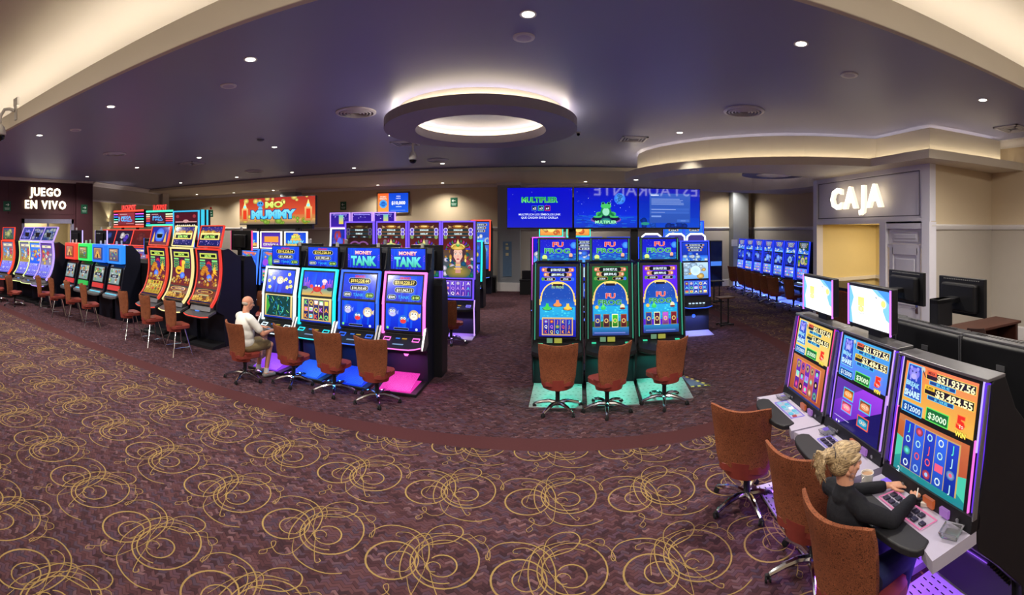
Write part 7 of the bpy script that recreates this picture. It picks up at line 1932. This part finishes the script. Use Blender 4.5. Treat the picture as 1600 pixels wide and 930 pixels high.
JEAN = mat('dark_blue_denim', (34, 42, 84), .8, var=.2, scale=60)
def w_jeans(bm):
    ellips(bm, (0, .0, .56), (.175, .145, .085))
    for sx in (-1, 1): capsule(bm, (sx * .09, .0, .565), (sx * .11, .40, .58), .094, .072); capsule(bm, (sx * .11, .40, .575), (sx * .10, .29, .27), .068, .052)
remeshed('jeans', w_jeans, .008, JEAN, wo, 6, .6)
for sx in (-1, 1):
    MB().prism([(sx * .10 - .04, .20), (sx * .10 + .04, .20), (sx * .11 + .045, .36), (sx * .11 + .02, .45), (sx * .11 - .03, .45), (sx * .11 - .045, .36)], 'z', 0.0, .022).tube([(sx * .10 - .042, .33, .02), (sx * .1 - .03, .33, .07), (sx * .10 + .03, .33, .07), (sx * .10 + .044, .33, .02)], .008, 6).tube([(sx * .10 - .04, .24, .02), (sx * .1, .2, .09), (sx * .10 + .04, .24, .02)], .006, 6).build('sandal', mat('sandal_black', (26, 22, 26), .5), wo)
BLOND = hair_mat('blond_hair', (100, 80, 56), (196, 170, 128))
def w_hair(bm):
    c = PH(0, -.02, .036); ellips(bm, c, (.086, .100, .090), R_); ellips(bm, PH(0, -.05, -.005), (.076, .072, .075), R_)
    ellips(bm, PH(0, .045, .085), (.058, .045, .03), R_)
    for q in (-1, 1): capsule(bm, PH(q * .066, .045, .05), PH(q * .078, -.01, .03), .018, .02, 8)
    ellips(bm, PH(0, -.125, .045), (.045, .045, .050), R_)
    r = random.Random(6)
    for i in range(26):
        q = r.uniform(-1, 1); a = r.uniform(-1.0, .6); p0 = PH(.02 * q, -.13, .05); p1 = PH(.05 * q, -.17 - .02 * r.random(), .05 + .04 * a); p2 = PH(.065 * q, -.175 - .03 * r.random(), .0 + .05 * a); p3 = PH(.055 * q + .02 * r.uniform(-1, 1), -.15 - .03 * r.random(), -.05 + .06 * a)
        capsule(bm, p0, p1, .014, .011, 6); capsule(bm, p1, p2, .011, .008, 6); capsule(bm, p2, p3, .008, .004, 6)
hr = remeshed('hair', w_hair, .0045, BLOND, wo, 2, .5)
m = MB(); r = random.Random(9)
for i in range(46):
    q = r.uniform(-1, 1); s0 = r.uniform(-.6, 1)
    m.tube([PH(.082 * q, .05 - .1 * abs(q), .115 - .05 * abs(q) ** 2), PH(.08 * q, -.05, .118 - .06 * abs(q)), PH(.03 * q, -.115, .07)], [.002, .003, .003], 5)
for i in range(24):
    q = r.uniform(-1, 1); m.tube([PH(.03 * q, -.15, .05), PH(.07 * q, -.19 - .02 * r.random(), .03 * r.uniform(-1, 1) + .03), PH(.09 * q, -.18 - .03 * r.random(), -.06 + .05 * r.random())], [.003, .002, .0012], 5)
m.build('loose_strands', BLOND, hr, True)
MB().tube([PH(.05, -.075, .085), PH(.078, -.055, .05), PH(.076, -.045, .045), PH(.05, -.065, .08)], .0028, 6, closed=True, caps=False).build('hair_clip', CHROME, wo)
MB().tube([PH(.0, -.1, .1), PH(.035, -.105, .075), PH(.045, -.11, .05)], .004, 6).build('hair_clip', CHROME, wo)
for q in (-1, 1):
    MB().tube([PH(q * .082, -.0 + .02 * math.cos(k * PI / 6), -.062 + .022 * math.sin(k * PI / 6)) for k in range(12)], .0016, 6, closed=True, caps=False).build('hoop_earring', SILVER, wo)

# ---------------- the man
ma = thing('person', 'bald man in a white T-shirt and khaki shorts seated at the left fish-themed machine', 'person', (MANX, MANY_, 0), MANR)
HM = Vector((0, .06, 1.31))
Lm = (-.16, .44, .83); Rm = (.20, .44, .83)
SKINM = mat('tanned_skin', (196, 138, 112), .5, var=.06, scale=18)
def m_body(bm):
    head(bm, HM, yaw=-.2, pitch=-.18, s=1.06)
    capsule(bm, (0, .03, 1.24), (0, .01, 1.10), .062, .066)
    capsule(bm, (-.16, .0, 1.07), (.16, .0, 1.07), .065, .065); ellips(bm, (0, .0, .95), (.16, .10, .17)); ellips(bm, (0, -.0, .75), (.16, .12, .16)); ellips(bm, (0, -.0, .60), (.16, .12, .10))
    for sx, h, el_ in ((-1, Lm, (-.29, .16, .84)), (1, Rm, (.32, .17, .82))):
        sh = (sx * .20, .0, 1.06); capsule(bm, sh, el_, .055, .045); capsule(bm, el_, h, .045, .028)
        d = Vector(h) - Vector(el_); d.z = 0; d.normalize()
        hand(bm, h, d, Vector((-sx * abs(d.y), sx * d.x, 0)), (0, 0, 1), curl=.3, s=1.08)
    for sx in (-1, 1):
        capsule(bm, (sx * .10, .0, .57), (sx * .14, .42, .57), .092, .066); capsule(bm, (sx * .14, .42, .56), (sx * .13, .36, .14), .058, .038); capsule(bm, (sx * .13, .34, .07), (sx * .14, .50, .05), .042, .034)
mb_ = remeshed('body', m_body, .006, SKINM, ma, 4, .5)
RM = Matrix.Rotation(-.2, 4, 'Z') @ Matrix.Rotation(-.18, 4, 'X'); PM = lambda x, y, z: HM + (RM @ Vector((x * 1.06, y * 1.06, z * 1.06)))
eyes(PM, mb_)
for q in (-1, 1): MB().tube([PM(q * .016, .09, .036), PM(q * .035, .084, .042), PM(q * .052, .068, .036)], .003, 6).build('eyebrow', mat('brow_grey', (150, 140, 130), .7), mb_, True)
remeshed('hair', lambda bm: [ellips(bm, PM(0, -.035, .0), (.079, .075, .05), RM)] and None, .006, mat('grey_stubble', (170, 160, 150), .8), ma, 2)
WHT = mat('white_cotton', (214, 212, 206), .85, var=.03, scale=30, bump=.2)
def m_top(bm):
    capsule(bm, (-.16, .0, 1.075), (.16, .0, 1.075), .078, .078); capsule(bm, (0, .01, 1.1), (0, .02, 1.14), .082, .068); ellips(bm, (0, -.01, .95), (.215, .15, .20)); ellips(bm, (0, -.01, .80), (.21, .165, .2)); ellips(bm, (0, -.01, .66), (.21, .165, .16))
    for sx, el_ in ((-1, (-.29, .16, .84)), (1, (.32, .17, .82))):
        sh = Vector((sx * .20, .0, 1.06)); capsule(bm, sh, sh.lerp(Vector(el_), .7), .078, .07)
remeshed('white_t_shirt', m_top, .009, WHT, ma, 22, .6)
KH = mat('khaki_cloth', (120, 104, 74), .85, var=.12, scale=30)
def m_sh(bm):
    ellips(bm, (0, .0, .57), (.2, .165, .09))
    for sx in (-1, 1): capsule(bm, (sx * .10, .0, .575), (sx * .135, .36, .58), .105, .088)
remeshed('khaki_shorts', m_sh, .009, KH, ma, 6, .6)
for sx in (-1, 1):
    remeshed('shoe', lambda bm: (capsule(bm, (sx * .13, .32, .05), (sx * .14, .50, .045), .045, .04), ellips(bm, (sx * .135, .40, .05), (.045, .13, .045)))and None, .007, mat('grey_shoe', (120, 118, 116), .6), ma, 3)
    MB().lathe([(.047, .09), (.048, .17), (.04, .17)], 14, (sx * .131, .355, 0)).build('sock', WHT, ma, True)
